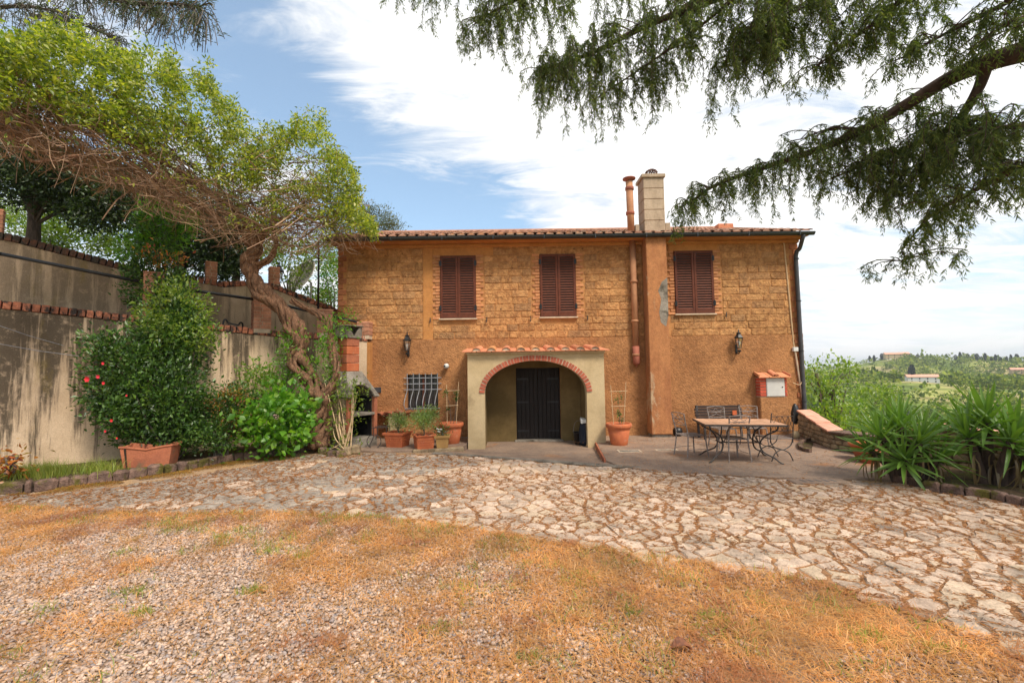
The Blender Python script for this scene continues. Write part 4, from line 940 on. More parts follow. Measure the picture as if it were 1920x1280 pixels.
# plan: t, x, y, z of coping underside
LW = [(0, -12.4, 6.6, 3.38), (.15, -9.9, 8.6, 3.20), (.45, -8.15, 10.0, 3.02), (.7, -5.95, 11.72, 2.80), (1, -3.98, 12.55, 2.72)]
UW = [(0, -13.3, 7.6, 5.05), (.15, -10.8, 9.7, 4.80), (.36, -9.2, 10.98, 4.36), (.50, -8.2, 11.78, 4.28), (.60, -7.75, 12.14, 4.20), (.66, -7.35, 12.46, 4.30), (.76, -6.8, 12.9, 4.28), (1, -5.35, 14.06, 3.66), (1.1, -5.25, 17.0, 3.66)]
def wallmesh(P, z0, th, m, name, parent):
    mb = MB(); off = []
    for i, p in enumerate(P):
        a = P[max(i-1, 0)]; b = P[min(i+1, len(P)-1)]; d = Vector((b[1]-a[1], b[2]-a[2], 0)).normalized(); off.append(Vector((-d.y, d.x, 0))*th)
    for i in range(len(P)-1):
        A = Vector((P[i][1], P[i][2], z0)); B = Vector((P[i+1][1], P[i+1][2], z0)); ua = Vector((0, 0, P[i][3]-z0)); ub = Vector((0, 0, P[i+1][3]-z0))
        n_ = 6
        mb.hexa([A, B, B+off[i+1], A+off[i], A+ua, B+ub, B+off[i+1]+ub, A+off[i]+ua])
    return mb.build(name, m, parent)
def coping(P, parent, m, wd, h_, dep, lim=300):
    c = 0
    for i in range(len(P)-1):
        A = Vector(P[i][1:]); B = Vector(P[i+1][1:]); L = (B-A).length; n = max(1, int(L/wd)); d = (B-A)/L; nv = Vector((-d.y, d.x, 0)).normalized()
        rz = math.atan2(d.y, d.x); ry = -math.asin(max(-1, min(1, d.z)))
        for k in range(n):
            q_ = A+d*((k+.5)*L/n)+nv*(dep/2-.035)+Vector((0, 0, h_/2+.006+random.uniform(-.006, .006)))
            piece('brick', 'brick', m, parent, q_, (L/n*.86, dep+random.uniform(-.015, .015), h_), (0, ry, rz)); c += 1
    return c
lw = thing('retaining_wall', 'lower cream retaining wall with black water stains and a red brick coping', 'wall', (-8, 10, 0))
wallmesh(LW, -.1, .28, M_low, 'plaster_face', lw)
coping(LW, lw, MT['coping'], .125, .155, .36)
# end return beside the house
mb = MB(); mb.box(-4.0, -3.92, 12.53, FY-.032, -.1, 2.70); mb.build('wall_end', MT['plaster_plain'], lw)
uw = thing('upper_terrace_wall', 'upper brown retaining wall with dark brick coping under the vine', 'wall', (-9, 11, 3))
wallmesh(UW, 2.3, .28, M_up, 'plaster_face', uw)
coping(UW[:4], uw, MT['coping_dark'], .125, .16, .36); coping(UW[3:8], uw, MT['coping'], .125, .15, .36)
# ramp between the walls
mb = MB()
for i in range(len(LW)-1):
    a, b = LW[i], LW[i+1]; ua, ub = pl(UW, a[0]), pl(UW, b[0])
    mb.add([(a[1], a[2], a[3]-.05), (b[1], b[2], b[3]-.05), (ub[0], ub[1]+.05, b[3]-.05), (ua[0], ua[1]+.05, a[3]-.05)], [(0, 1, 2, 3)])
rp = mb.build('ramp', MT['terrace']); rp['kind'] = 'structure'
def brick_pier(px, top_px, name, label, P, w_=.36, z0=None, t=None, group=None):
    # find the plan point on the wall line seen at column px
    best = None
    for i in range(400):
        tt = P[0][0]+(P[-1][0]-P[0][0])*i/399; x, y, z = pl(P, tt); cpx = 960+FPX*x/y
        if best is None or abs(cpx-px) < best[0]: best = (abs(cpx-px), tt, x, y, z)
    _, tt, x, y, z = best; x2, y2, z2 = pl(P, min(tt+.02, P[-1][0])); rz = math.atan2(y2-y, x2-x) if tt < P[-1][0]-.02 else 0
    zt = V(px, top_px, y).z; zb = z+.16 if z0 is None else z0
    nv = Vector((-math.sin(rz), math.cos(rz), 0)); c = Vector((x, y, 0))+nv*.14
    R = thing(name, label, 'pier', (c.x, c.y, zb), rz, group)
    mb = MB(); mb.box(-w_/2+.012, w_/2-.012, -w_/2+.012, w_/2-.012, -.1, zt-zb-.05); mb.build('core', MT['white_mortar'], R, local=True)
    nrow = max(2, int((zt-zb-.05)/.085)); h_ = (zt-zb-.05)/nrow
    for r_ in range(nrow):
        zz_ = h_*(r_+.5); o_ = r_ % 2
        for side in range(4):
            # two bricks a side, staggered
            sp_ = .5 if o_ else .38
            for (u0, u1) in ((-w_/2, -w_/2+w_*sp_), (-w_/2+w_*sp_, w_/2)):
                cu = (u0+u1)/2; wd = (u1-u0)-.012
                if side == 0: cc, sz = (cu, -w_/2+.03, zz_), (wd, .06, h_-.012)
                elif side == 1: cc, sz = (w_/2-.03, cu, zz_), (.06, wd, h_-.012)
                elif side == 2: cc, sz = (-w_/2+.03, cu, zz_), (.06, wd, h_-.012)
                else: continue
                o2 = bpy.data.objects.new('brick', block('brick', MT['pier_brick'])); C.objects.link(o2); o2.parent = R; o2.location = cc; o2.scale = sz
    mb = MB(); mb.box(-w_/2-.006, w_/2+.006, -w_/2-.006, w_/2+.006, zt-zb-.05, zt-zb); mb.build('cap', MT['pier_brick'], R, local=True, bevel=.008)
    return Vector((x, y, zt)), nv
G1 = 'brick piers on the lower retaining wall'
P1, nv1 = brick_pier(284, 510, 'brick_pier', 'brick rail pier half covered by the tall glossy shrub', LW, .4, group=G1)
P2, _ = brick_pier(489, 553, 'brick_pier', 'brick rail pier on the coping just behind the twisted vine trunk', LW, .4, group=G1)
P3, _ = brick_pier(608, 580, 'brick_pier', 'brick rail pier with the tall black pole rising from it', LW, .4, group=G1)
P4, _ = brick_pier(681, 603, 'brick_pier', 'brick rail pier against ochre house wall above the barbecue', LW, .34, group=G1)
brick_pier(392, 490, 'brick_pier', 'short brick post on upper wall coping in front of dark trees', UW, .26, group='short posts on the upper wall')
brick_pier(512, 500, 'brick_pier', 'short brick post on upper wall beside the black post lantern', UW, .26, group='short posts on the upper wall')
brick_pier(-24, 390, 'brick_pier', 'dark brick post at far left end of the upper wall', UW, .22, group='short posts on the upper wall')
rl = thing('handrail', 'long black tubular handrail running between the brick piers of the ramp', 'handrail', (P1.x, P1.y, P1.z-.3))
zof = .16
A = Vector((-12.4, 6.6, 0)); A.z = pl(LW, 0)[2]+1.22; a15 = V(0, 472, 8.55)
ptsr = [Vector((-12.4, 6.7, a15.z+.25)), Vector((-9.9, 8.72, a15.z)), Vector((P1.x, P1.y+.1, V(284, 533, P1.y).z)), Vector((P2.x, P2.y+.1, V(480, 563, P2.y).z)), Vector((P3.x, P3.y+.1, V(600, 590, P3.y).z)), Vector((P4.x, P4.y+.1, V(676, 606, P4.y).z))]
for i in range(5):
    mb = MB(); mb.tube([ptsr[i], ptsr[i+1]], .036, 8); mb.build('rail_pipe', MT['black'], rl, smooth=True)
p = V(597, 575, P3.y+.15); pole = thing('black_pole', 'thin tall black pole standing on the pier left of the house corner', 'pole', (p.x, P3.y+.14, P3.z))
mb = MB(); mb.tube([(p.x, P3.y+.14, P3.z-.02), (p.x-.01, P3.y+.14, V(594, 450, P3.y).z)], .028, 8); mb.build('shaft', MT['black'], pole, smooth=True)
mb = MB(); mb.box(p.x-.06, p.x+.06, P3.y+.08, P3.y+.2, P3.z, P3.z+.02); mb.build('base_plate', MT['black'], pole)
# iron loop on the ramp
fr = thing('iron_frame', 'low black iron frame with curved ends lying on the ramp coping', 'frame', tuple(V(436, 600, 11.35)))
mb = MB(); a = V(418, 610, 11.3); b = V(456, 617, 11.55)
hh = Vector((0, 0, .16)); mb.tube(smooth_path([a, a+hh*.8+(b-a)*.04, a+hh+(b-a)*.14, a+hh*.55+(b-a)*.24], 3), .022, 6); mb.tube(smooth_path([b-(b-a)*.24+hh*.5, b-(b-a)*.14+hh, b-(b-a)*.04+hh*.8, b], 3), .022, 6); mb.build('curved_end', MT['black'], fr)
mb = MB(); mb.tube([a+hh*.55+(b-a)*.24, b+hh*.5-(b-a)*.24], .02, 6); mb.tube([a+hh*.2+(b-a)*.24, b+hh*.15-(b-a)*.24], .02, 6); mb.build('cross_bar', MT['black'], fr)
# wires
for k, (ya, yb_) in enumerate(((608, 648), (645, 668))):
    A = V(-20, ya-4, 8.4); B = V(120 if k == 0 else 150, yb_, 9.2)
    wr_ = thing('wire', ('upper' if k == 0 else 'lower')+' of two thin slack wires across the stained wall at the left', 'wire', tuple(A))
    mb = MB(); mb.tube([A, A.lerp(B, .5)-Vector((0, 0, .02)), B], .006, 4); mb.build('strand', MT['grille'], wr_)
# lantern on post beyond the upper wall, satellite dish
p = V(523, 528, 13.2); lc = thing('post_lantern', 'black post lantern standing on the upper wall left of the satellite dish', 'lantern', (p.x, 13.2, p.z-.02)); lantern_parts(lc, post=True); lc.scale = (1.15, 1.15, 1.15)
mb = MB(); mb.tube(smooth_path([(.0, 0, -.55), (-.05, 0, -.35), (.03, 0, -.15), (0, 0, 0)], 4), .022, 6); mb.build('post', MT['black'], lc, local=True)
dc = V(572, 522, 14.6); ds = thing('satellite_dish', 'large pale satellite dish with ribs beyond the upper wall beside the house', 'satellite dish', (dc.x, 14.6, dc.z-1.3))
mb = MB(); n1, n2 = 6, 24; axis = Vector((-.45, -.75, .42)).normalized(); ux = axis.cross(Vector((0, 0, 1))).normalized(); uy = ux.cross(axis)
vs = [dc]; 
for i in range(1, n1+1):
    r = .62*i/n1
    for j in range(n2):
        a = 2*PI*j/n2; vs.append(dc+ux*r*math.cos(a)+uy*r*math.sin(a)+axis*(r*r*.45))
fs = [(0, 1+j, 1+(j+1) % n2) for j in range(n2)]
for i in range(n1-1):
    for j in range(n2): fs.append((1+i*n2+j, 1+(i+1)*n2+j, 1+(i+1)*n2+(j+1) % n2, 1+i*n2+(j+1) % n2))
mb.add(vs, fs); o = mb.build('reflector', mat('dish_paint', (.50, .45, .43), (.42, .38, .37), 4, .6), ds, smooth=True); md = o.modifiers.new('thick', 'SOLIDIFY'); md.thickness = .015
for j in range(0, 24, 4):
    mb = MB(); a = 2*PI*j/24; mb.tube([dc+ux*r_*math.cos(a)+uy*r_*math.sin(a)+axis*(r_*r_*.45+.012) for r_ in (.02, .2, .4, .6)], .010, 4); mb.build('rib', MT['grille'], ds)
mb = MB(); mb.tube([dc-axis*.02, dc-axis*.25, dc-axis*.25-Vector((0, 0, 1.1))], .035, 8); mb.build('mast', MT['grille'], ds)
mb = MB(); mb.tube([dc-uy*.55+axis*.15, dc+axis*.62], .012, 5); mb.lathe([(.03, -.04), (.04, .04)], 8, tuple(dc+axis*.62)); mb.build('feed_arm', MT['grille'], ds)

# hillside behind the upper wall
hv = []; nu, nv_ = 40, 26
for i in range(nu):
    t = -1.6+i/(nu-1)*2.9
    if t < .15: x, y = -10.8+(t-.15)*19, 9.7+(t-.15)*15; z = 4.6
    else: x, y, z = pl(UW, min(t, 1.0)); z -= .05
    if t > 1.0: x += (t-1)*1.2; y += (t-1)*30
    for j in range(nv_):
        dd = .22+(j/(nv_-1))**2*60; nx_, ny_ = -.62, .78
        if t > 1.0: nx_, ny_ = -.95, .3
        hv.append((x+nx_*dd, y+ny_*dd, z-.05+.17*max(0, dd-1.0)*(1 if dd < 30 else 30/dd)+(vnoise(x+dd, y, 3, 5)-.5)*.3*min(1, dd)))
hf = np.array([(i*nv_+j, (i+1)*nv_+j, (i+1)*nv_+j+1, i*nv_+j+1) for i in range(nu-1) for j in range(nv_-1)])
npobj('hillside', np.array([[float(a) for a in q_] for q_ in hv]), hf, mat('hillside_soil', (.10, .10, .035), (.06, .07, .02), 2, 1, .6, 20), kind='structure', smooth=True)

# ------------------------------------------------------------------ planting bed and edging on the left
EG = [(-60, 934), (60, 921), (130, 910), (240, 897), (350, 880), (420, 866), (470, 860), (540, 851), (600, 840)]
eg = [G(*p) for p in EG]
bedp = [(p.x-.02, p.y+.05) for p in eg]+[(-4.75, 11.3), (-4.5, 12.45), (-5.95, 11.75), (-8.15, 10.05), (-9.9, 8.65), (-12.0, 6.9)]
mb = MB(); mb.prism(bedp, -.1, .11); bed = mb.build('planting_bed', MT['bed_soil']); bed['kind'] = 'structure'
edg = thing('bed_edging', 'low row of rough mossy stone and brick edging along the left planting bed', 'edging', tuple(eg[3]))
dist = 0
for i in range(len(eg)-1):
    A, B = eg[i], eg[i+1]; L = (B-A).length; u = 0; d = (B-A)/L
    while u < L-.03:
        wd = min(random.uniform(.2, .34) if i < 4 else random.uniform(.16, .24), L-u)
        c_ = A+d*(u+wd/2); h_ = random.uniform(.15, .20) if i < 4 else .15
        piece('stone', 'rough' if i < 4 else 'stone', MT['edge_stone'], edg, (c_.x+random.uniform(-.01, .01), c_.y, h_/2-.02), (wd*.97, random.uniform(.12, .16), h_+.04), (0, 0, math.atan2(d.y, d.x)+random.uniform(-.07, .07))); u += wd
# ring of stones round the small vine by the barbecue
rg = thing('stone_ring', 'loose low ring of stone blocks around a young vine beside the barbecue', 'edging', tuple(G(645, 852)))
for (px, py, wd, hh_) in [(606, 851, .22, .14), (622, 856, .24, .13), (640, 857, .2, .14), (651, 853, .16, .17), (667, 850, .2, .19), (672, 843, .15, .15)]:
    c_ = G(px, py); piece('stone', 'rough', MT['rubble'] if px > 645 else MT['edge_stone'], rg, (c_.x, c_.y, hh_/2), (wd, .14, hh_+.03), (0, 0, random.uniform(-.4, .4)))

# ------------------------------------------------------------------ barbecue
BB = thing('barbecue', 'concrete and brick garden barbecue with arched hood, open hearth and tiled chimney', 'barbecue', (-4.05, 11.45, 0), math.radians(58))
w_, d_ = .88, .92
def bx(name, x0, x1, y0, y1, z0, z1, m, bevel=.01, parent=BB):
    mb = MB(); mb.box(x0, x1, y0, y1, z0, z1); return mb.build(name, MT[m], parent, bevel=bevel, local=True)
bx('base', -w_/2, w_/2, -d_/2, d_/2, -.05, .28, 'concrete')
bx('back_panel', -w_/2+.1, w_/2-.1, d_/2-.1, d_/2, .28, 1.35, 'black')
for s_ in (-1, 1):
    a, b = sorted((s_*w_/2, s_*(w_/2-.1)))
    bx('side_core', a+.01, b-.01, -d_/2+.09, d_/2-.01, .28, 1.27, 'rubble_mortar')
    a1_, b1_ = sorted((s_*w_/2, s_*(w_/2-.10)))
    bx('front_jamb', a1_, b1_, -d_/2-.01, -d_/2+.085, .28, 1.28, 'terra_old')
    for r_ in range(8):
        y = -d_/2+.1; z = .30+r_*.12
        while y < d_/2-.02:
            wd = min(random.uniform(.14, .3), d_/2-y)
            o_ = bpy.data.objects.new('stone', block('stone', MT['rubble'])); C.objects.link(o_); o_.parent = BB; o_.location = (s_*(w_/2-.0), y+wd/2, z+.055); o_.scale = (.07, wd-.015, .11); y += wd
bx('hearth_shelf', -w_/2+.1, w_/2-.1, -d_/2-.03, d_/2-.1, .82, .88, 'concrete')
bx('soot_side', -w_/2+.101, -w_/2+.11, -d_/2+.1, d_/2-.1, .29, 1.27, 'black')
bx('soot_side', w_/2-.11, w_/2-.101, -d_/2+.1, d_/2-.1, .29, 1.27, 'black')
bx('fire_block', -.28, .02, .0, .3, .88, 1.1, 'concrete')
# hood: gable front with arch, tapering up to the flue
hz0, hz1 = 1.28, 1.90; ft_, bk_ = -d_/2-.05, d_/2
mb = MB()
b0 = [(-w_/2-.03, ft_), (w_/2+.03, ft_), (w_/2+.03, bk_), (-w_/2-.03, bk_)]; t0 = [(-.23, -.12), (.23, -.12), (.23, bk_-.02), (-.23, bk_-.02)]
mb.add([(b0[i][0], b0[i][1], hz0) for i in (0, 1, 2, 3)]+[(t0[i][0], t0[i][1], hz1) for i in range(4)], [(1, 2, 6, 5), (2, 3, 7, 6), (3, 0, 4, 7), (4, 5, 6, 7)])
# front face with arch cut
na = 10; aw = w_/2-.12; arch = [(-aw*math.cos(PI*i/na), ft_, hz0+.30*math.sin(PI*i/na)) for i in range(na+1)]
def onfront(x, z):
    u = (z-hz0)/(hz1-hz0); return (x, ft_+(-.12-ft_)*u, z)
top = []
for i in range(na+1):
    x = -.23+.46*i/na; top.append((x, -.12, hz1))
vs = [onfront(a[0], a[2]) for a in arch]+top; mb.add(vs, [(i, i+1, na+1+i+1, na+1+i) for i in range(na)])
mb.add([(b0[0][0], ft_, hz0), onfront(-aw, hz0), (-.23, -.12, hz1)], [(0, 1, 2)]); mb.add([onfront(aw, hz0), (b0[1][0], ft_, hz0), (.23, -.12, hz1)], [(0, 1, 2)])
o = mb.build('hood', MT['concrete'], BB, local=True); md = o.modifiers.new('thick', 'SOLIDIFY'); md.thickness = .05; md.offset = -1
bx('soot_lining', -w_/2+.12, w_/2-.12, d_/2-.13, d_/2-.11, .88, 1.6, 'black')
fz = hz1
for i in range(4):
    hh_ = .21; bx('flue_tile', -.19+random.uniform(-.006, .006), .19, -.08, .30, fz+.003, fz+hh_-.006, 'terra_old' if i % 2 else 'terra', .012); fz += hh_
mb = MB()  # chimney cap box, open triangular mouth on two sides
cw_, cy0, cy1 = .22, -.11, .33
mb.box(-cw_, cw_, cy0, cy1, fz, fz+.04)
for (a, b) in (((-cw_, cy0), (-cw_, cy1)), ((cw_, cy0), (cw_, cy1))):
    mb.hexa([(a[0]-.015, a[1], fz+.04), (a[0]+.015, a[1], fz+.04), (b[0]+.015, b[1], fz+.04), (b[0]-.015, b[1], fz+.04), (a[0]-.015, a[1], fz+.28), (a[0]+.015, a[1], fz+.28), (b[0]+.015, b[1], fz+.28), (b[0]-.015, b[1], fz+.28)])
for yy in (cy0, cy1-.03):
    mb.prism_y([(-cw_, fz+.04), (-.0, fz+.04), (-cw_+.05, fz+.28), (-cw_, fz+.28)], yy, yy+.03); mb.prism_y([(.0, fz+.04), (cw_, fz+.04), (cw_, fz+.28), (cw_-.05, fz+.28)], yy, yy+.03)
mb.build('chimney_cap', MT['concrete'], BB, local=True)
bx('cap_lid', -cw_-.04, cw_+.04, cy0-.04, cy1+.04, fz+.283, fz+.315, 'concrete')
# low brick shelf with a curved tile on top, grill trolley
p = G(724, 822); sh = thing('brick_shelf', 'low shelf of red tiles on a block support between barbecue and window', 'shelf', (p.x, 12.45, .05))
x = V(738, 790, 12.5).x; mb = MB(); mb.box(x-.12, x+.12, 12.4, FY-.04, .05, .70); mb.build('support', MT['porch'], sh, bevel=.01)
for i in range(3):
    xc = V(718, 790, 12.4).x-.18+i*.26; vs, fs = tile_mesh(.12, .10, .42, .02, 6, .45); mb = MB(); mb.add([(xc+a[0]+.05, 12.3+a[1], .73+a[2]+.02*i) for a in vs], fs); mb.build('tile', MT['terra_old'], sh)
mb = MB(); mb.box(V(706, 790, 12.5).x, x+.14, 12.36, FY-.04, .70, .735); mb.build('shelf_board', MT['terra_old'], sh, bevel=.006)
p = G(716, 836); tr = thing('grill_stand', 'rusty iron grill stand with curled rods next to the barbecue hearth', 'grill stand', (p.x, 11.3, 0))
cxg = V(716, 810, 11.4).x
for k, (xx, yy) in enumerate(((-.16, 11.25), (.16, 11.25), (-.16, 11.55), (.16, 11.55))):
    mb = MB(); mb.tube(smooth_path([(cxg+xx, yy, .52), (cxg+xx*1.0, yy, .3), (cxg+xx*1.5, yy-.03, .1), (cxg+xx*1.2, yy-.03, .0)], 3), .010, 5); mb.build('leg', MT['iron'], tr)
mb = MB()
for i in range(8): mb.tube([(cxg-.18+i*.05, 11.22, .52), (cxg-.18+i*.05, 11.58, .52)], .006, 4)
mb.tube([(cxg-.2, 11.22, .52), (cxg+.2, 11.22, .52)], .008, 4); mb.tube([(cxg-.2, 11.58, .52), (cxg+.2, 11.58, .52)], .008, 4); mb.build('grate', MT['iron'], tr)
mb = MB(); mb.tube([(cxg-.12+.17*math.cos(a), 11.15, .2+.17*math.sin(a)) for a in [2*PI*i/16 for i in range(17)]], .010, 5); mb.build('ring', MT['iron'], tr)

# ------------------------------------------------------------------ pots
def soil_disc(root, r, z): 
    mb = MB(); mb.lathe([(r, z-.02), (r*.6, z+.01), (.01, z+.02)], 14); mb.build('soil', MT['soil'], root, local=True, smooth=True)
def round_pot(root, r, h_):
    mb = MB(); mb.lathe([(.62*r, 0), (.66*r, .02), (.85*r, h_*.68), (.83*r, h_*.69), (.87*r, h_*.72), (.86*r, h_*.76), (.98*r, h_*.80), (r*1.02, h_*.86), (r*1.03, h_*.93), (r*.99, h_), (r*.86, h_), (r*.82, h_*.85)], 30, cap=False); mb.build('pot', MT['terra'], root, local=True, smooth=True)
    mb = MB(); mb.lathe([(.715*r, h_*.30), (.735*r, h_*.31), (.745*r, h_*.33), (.735*r, h_*.35)], 30, cap=False); mb.build('band', MT['terra'], root, local=True, smooth=True)
    soil_disc(root, .84*r, h_*.9)
def trellis(root, zb, lean, hgt, wb, wt, leafspots):
    for s_, hh_ in ((-1, hgt*.93), (1, hgt)):
        mb = MB(); mb.tube([(s_*wb, 0, zb-.1), (s_*wt+lean, .0, zb+hh_)], [.009, .007], 5); mb.build('cane', MT['cane'], root, local=True)
    for u in (.42, .78):
        x_ = (wb+(wt-wb)*u)*1.25; mb = MB(); mb.tube([(-x_+lean*u, -.01, zb+hgt*u), (x_+lean*u, -.01, zb+hgt*u+.01)], .007, 5); mb.build('cane', MT['cane'], root, local=True)
    pts = []; st_ = MB()
    for (x_, z_, n_, sp_) in leafspots:
        pts.append((x_, 0, zb+z_, sp_, sp_*.5, sp_, n_))
        st_.tube(smooth_path([(x_*.3, 0, zb-.05), (x_*.5+.04, 0, zb+z_*.4), (x_, 0, zb+z_)], 3), .004, 4)
    st_.build('stem', MT['grey_twig'], root, local=True)
    V_, F_ = [], []; k = 0
    for q_ in pts:
        n_ = q_[6]; pos = np.array(q_[:3])+rng.normal(size=(n_, 3))*np.array(q_[3:6])*.6; v, f = leaves(pos, rand_dirs(n_), .055*(1+.3*rng.random(n_)), .4); V_.append(v); F_.append(f+k); k += len(v)
    me = mesh_np('foliage', np.concatenate(V_), [np.concatenate(F_)]); o = link('foliage', me, MT['cam'], root); o['kind'] = 'stuff'
p = G(848, 829, .05); t_ = thing('potted_trellis_plant', 'round terracotta pot with bamboo ladder trellis left of the arch, on the raised step', 'potted plant', (p.x+.0, p.y-.1, .05))
round_pot(t_, .30, .52); trellis(t_, .5, .03, 1.05, .11, .155, [(-.13, .78, 50, .07), (.13, .62, 40, .06), (.12, .75, 30, .05), (-.1, .35, 24, .05)])
p = G(1161, 833, .02); t_ = thing('potted_trellis_plant', 'round terracotta pot with bamboo ladder trellis standing right of the arch', 'potted plant', (p.x, p.y, .022))
round_pot(t_, .31, .52); trellis(t_, .5, .02, 1.02, .12, .19, [(-.0, .62, 36, .10), (.0, .25, 40, .06), (.06, .1, 24, .06)])
mb = MB(); mb.lathe([(.24, 0), (.29, .025), (.27, .03), (.22, .012)], 20, (-.12, -.08, 0)); 
def square_pot(root, wt, wb, h_, m, courses=True, wave=0):
    mb = MB(); n = 8
    def ring(s_, z, wv=0):
        out = []
        for side in range(4):
            for i in range(n):
                u = i/n*2-1; zz_ = z-(abs(math.sin(u*PI*1.5))*wv)
                x, y = [(u, -1), (1, u), (-u, 1), (-1, -u)][side]; out.append((x*s_, y*s_, zz_))
        return out
    prof = [(wb/2, 0, 0), (wb/2+.004, .02, 0), (wt/2-.02, h_-.06, 0), (wt/2+.01, h_-.055, wave*.0), (wt/2+.018, h_-.0, wave), (wt/2-.02, h_-.0, wave), (wt/2-.035, h_-.08, 0)]
    vs = []; 
    for q_ in prof: vs += ring(*q_)
    k = 4*n; fs = [(a*k+i, a*k+(i+1) % k, (a+1)*k+(i+1) % k, (a+1)*k+i) for a in range(len(prof)-1) for i in range(k)]; fs.append(tuple(range(k-1, -1, -1)))
    mb.add(vs, fs); mb.build('pot', MT[m], root, local=True, bevel=.004)
    mb = MB(); mb.box(-wt/2+.04, wt/2-.04, -wt/2+.04, wt/2-.04, h_-.09, h_-.06); mb.build('soil', MT['soil'], root, local=True)
    if courses:     # woven pattern pressed into the clay: small raised blocks
        nr, nc = 5, 8
        for side in range(4):
            mb = MB()
            for r_ in range(nr):
                for c_ in range(nc):
                    z0 = .03+(h_-.11)*r_/nr; z1 = z0+(h_-.11)/nr*.78; s0 = wb/2+(wt-wb)/2*(z0/h_)*.95; s1 = wb/2+(wt-wb)/2*(z1/h_)*.95
                    u0 = -.9+1.8*(c_+(.5 if r_ % 2 else 0)*.5)/nc; u1 = u0+1.8/nc*.84
                    q_ = []
                    for (u, z, s_) in ((u0, z0, s0), (u1, z0, s0), (u1, z1, s1), (u0, z1, s1)):
                        q_.append((u*s_, -s_+.004, z))
                    q2 = [(a[0], a[1]-.010, a[2]) for a in q_]
                    R_ = Matrix.Rotation(PI/2*side, 3, 'Z'); vv = [R_@Vector(a) for a in (q_[0], q_[1], q_[2], q_[3], q2[0], q2[1], q2[2], q2[3])]
                    mb.add(vv, [(4, 5, 6, 7), (0, 4, 7, 3), (1, 2, 6, 5), (3, 7, 6, 2), (0, 1, 5, 4)])
            o = mb.build('woven_relief', MT[m], root, local=True)
def shrub_in(root, z, r, h_, n, size, m, stemh=.2, blobs=None):
    mb = MB(); mb.tube(smooth_path([(0, 0, z-.1), (.01, 0, z+stemh*.5), (0, 0, z+stemh+h_*.2)], 3), .012, 6)
    for i in range(9):
        a = random.uniform(0, 2*PI); mb.tube([(0, 0, z+stemh*.7), (math.cos(a)*r*.5, math.sin(a)*r*.5, z+stemh+h_*random.uniform(.3, .9))], [.007, .003], 4)
    mb.build('stem', MT['grey_twig'], root, local=True)
    B = blobs or [(0, 0, z+stemh+h_*.5, r, r, h_*.5)]
    v, f = cloud(B, n, size, 'out', .34, .25, .3, .6); o = link('foliage', mesh_np('foliage', v, [f]), MT[m], root); o['kind'] = 'stuff'
p = G(741, 843); t_ = thing('potted_shrub', 'square woven-look terracotta pot with small shrub, nearest the barbecue', 'potted plant', (p.x, p.y+.25, 0), math.radians(-14)); square_pot(t_, .52, .38, .40, 'terra'); shrub_in(t_, .34, .20, .30, 1500, .045, 'sage', .12, [(-.02, 0, .66, .2, .2, .15), (.16, .05, .60, .14, .12, .1)])
p = G(791, 847); t_ = thing('potted_shrub', 'square terracotta pot with wavy rim and bushier shrub, in front of the round pot', 'potted plant', (p.x, p.y+.25, 0), math.radians(24)); square_pot(t_, .46, .36, .40, 'terra', True, .03); shrub_in(t_, .34, .25, .40, 2600, .045, 'sage', .12, [(-.05, 0, .72, .27, .22, .20), (.18, .05, .80, .14, .12, .2)])
p = V(829, 820, 11.0); t_ = thing('potted_flowers', 'small yellow square clay pot with white flowers between the larger pots', 'potted plant', (p.x, 11.05, .05), math.radians(5)); square_pot(t_, .34, .25, .30, 'terra_yellow', False); shrub_in(t_, .26, .14, .14, 260, .05, 'cam', .03)
mb = MB()
for i in range(7):
    a = random.uniform(0, 6.28); rr_ = random.uniform(0, .07); mb.lathe([(.004, -.01), (.026, .0), (.02, .012), (.002, .014)], 6, (-.07+rr_*math.cos(a), -.08+rr_*math.sin(a)*.6, .38+random.uniform(0, .08)))
mb.build('blossoms', MT['flower_white'], t_, local=True)
# broken trough at the left with the big glossy shrub
p = Vector((-7.17, 8.82, 0)); bp = thing('terracotta_trough', 'large old terracotta trough with wavy rim and a broken corner', 'planter', (p.x, p.y+.3, .05), math.radians(14))
def trough(root):
    W0, W1, D0, D1, h_ = .42, .50, .20, .25, .50; n = 14
    def ringt(wx, wy, z, wv=0):
        out = []
        for side in range(4):
            for i in range(n):
                u = i/n*2-1; x, y = [(u, -1), (1, u), (-u, 1), (-1, -u)][side]; out.append((x*wx, y*wy, z-(wv*(1-abs(u))**1.3 if side in (0, 2) else wv*.4*(1-abs(u)))))
        return out
    prof = [(W0, D0, 0, 0), (W1-.01, D1-.01, h_-.03, .07), (W1+.012, D1+.012, h_-.01, .07), (W1+.01, D1+.01, h_+.02, .07), (W1-.03, D1-.03, h_+.015, .07), (W1-.04, D1-.04, h_-.12, .0)]
    vs = []; 
    for q_ in prof: vs += ringt(*q_)
    k = 4*n; fs = [(a*k+i, a*k+(i+1) % k, (a+1)*k+(i+1) % k, (a+1)*k+i) for a in range(len(prof)-1) for i in range(k)]+[tuple(range(k-1, -1, -1))]
    MB().add(vs, fs).build('body', MT['terra_old'], root, local=True)
    mb = MB(); mb.box(-W1+.05, W1-.05, -D1+.05, D1-.05, h_-.16, h_-.13); mb.build('soil', MT['soil'], root, local=True)
    mb = MB(); mb.hexa([(-W0+.05, -D0-.013, .02), (-W0+.07, -D0-.013, .02), (-W1+.13, -D1-.004, h_*.93), (-W1+.09, -D1-.004, h_*.93), (-W0+.05, -D0+.0, .02), (-W0+.07, -D0+.0, .02), (-W1+.13, -D1+.01, h_*.93), (-W1+.09, -D1+.01, h_*.93)]); mb.build('crack', MT['soil'], root, local=True)
trough(bp); bp.scale = (.88, .88, .92)

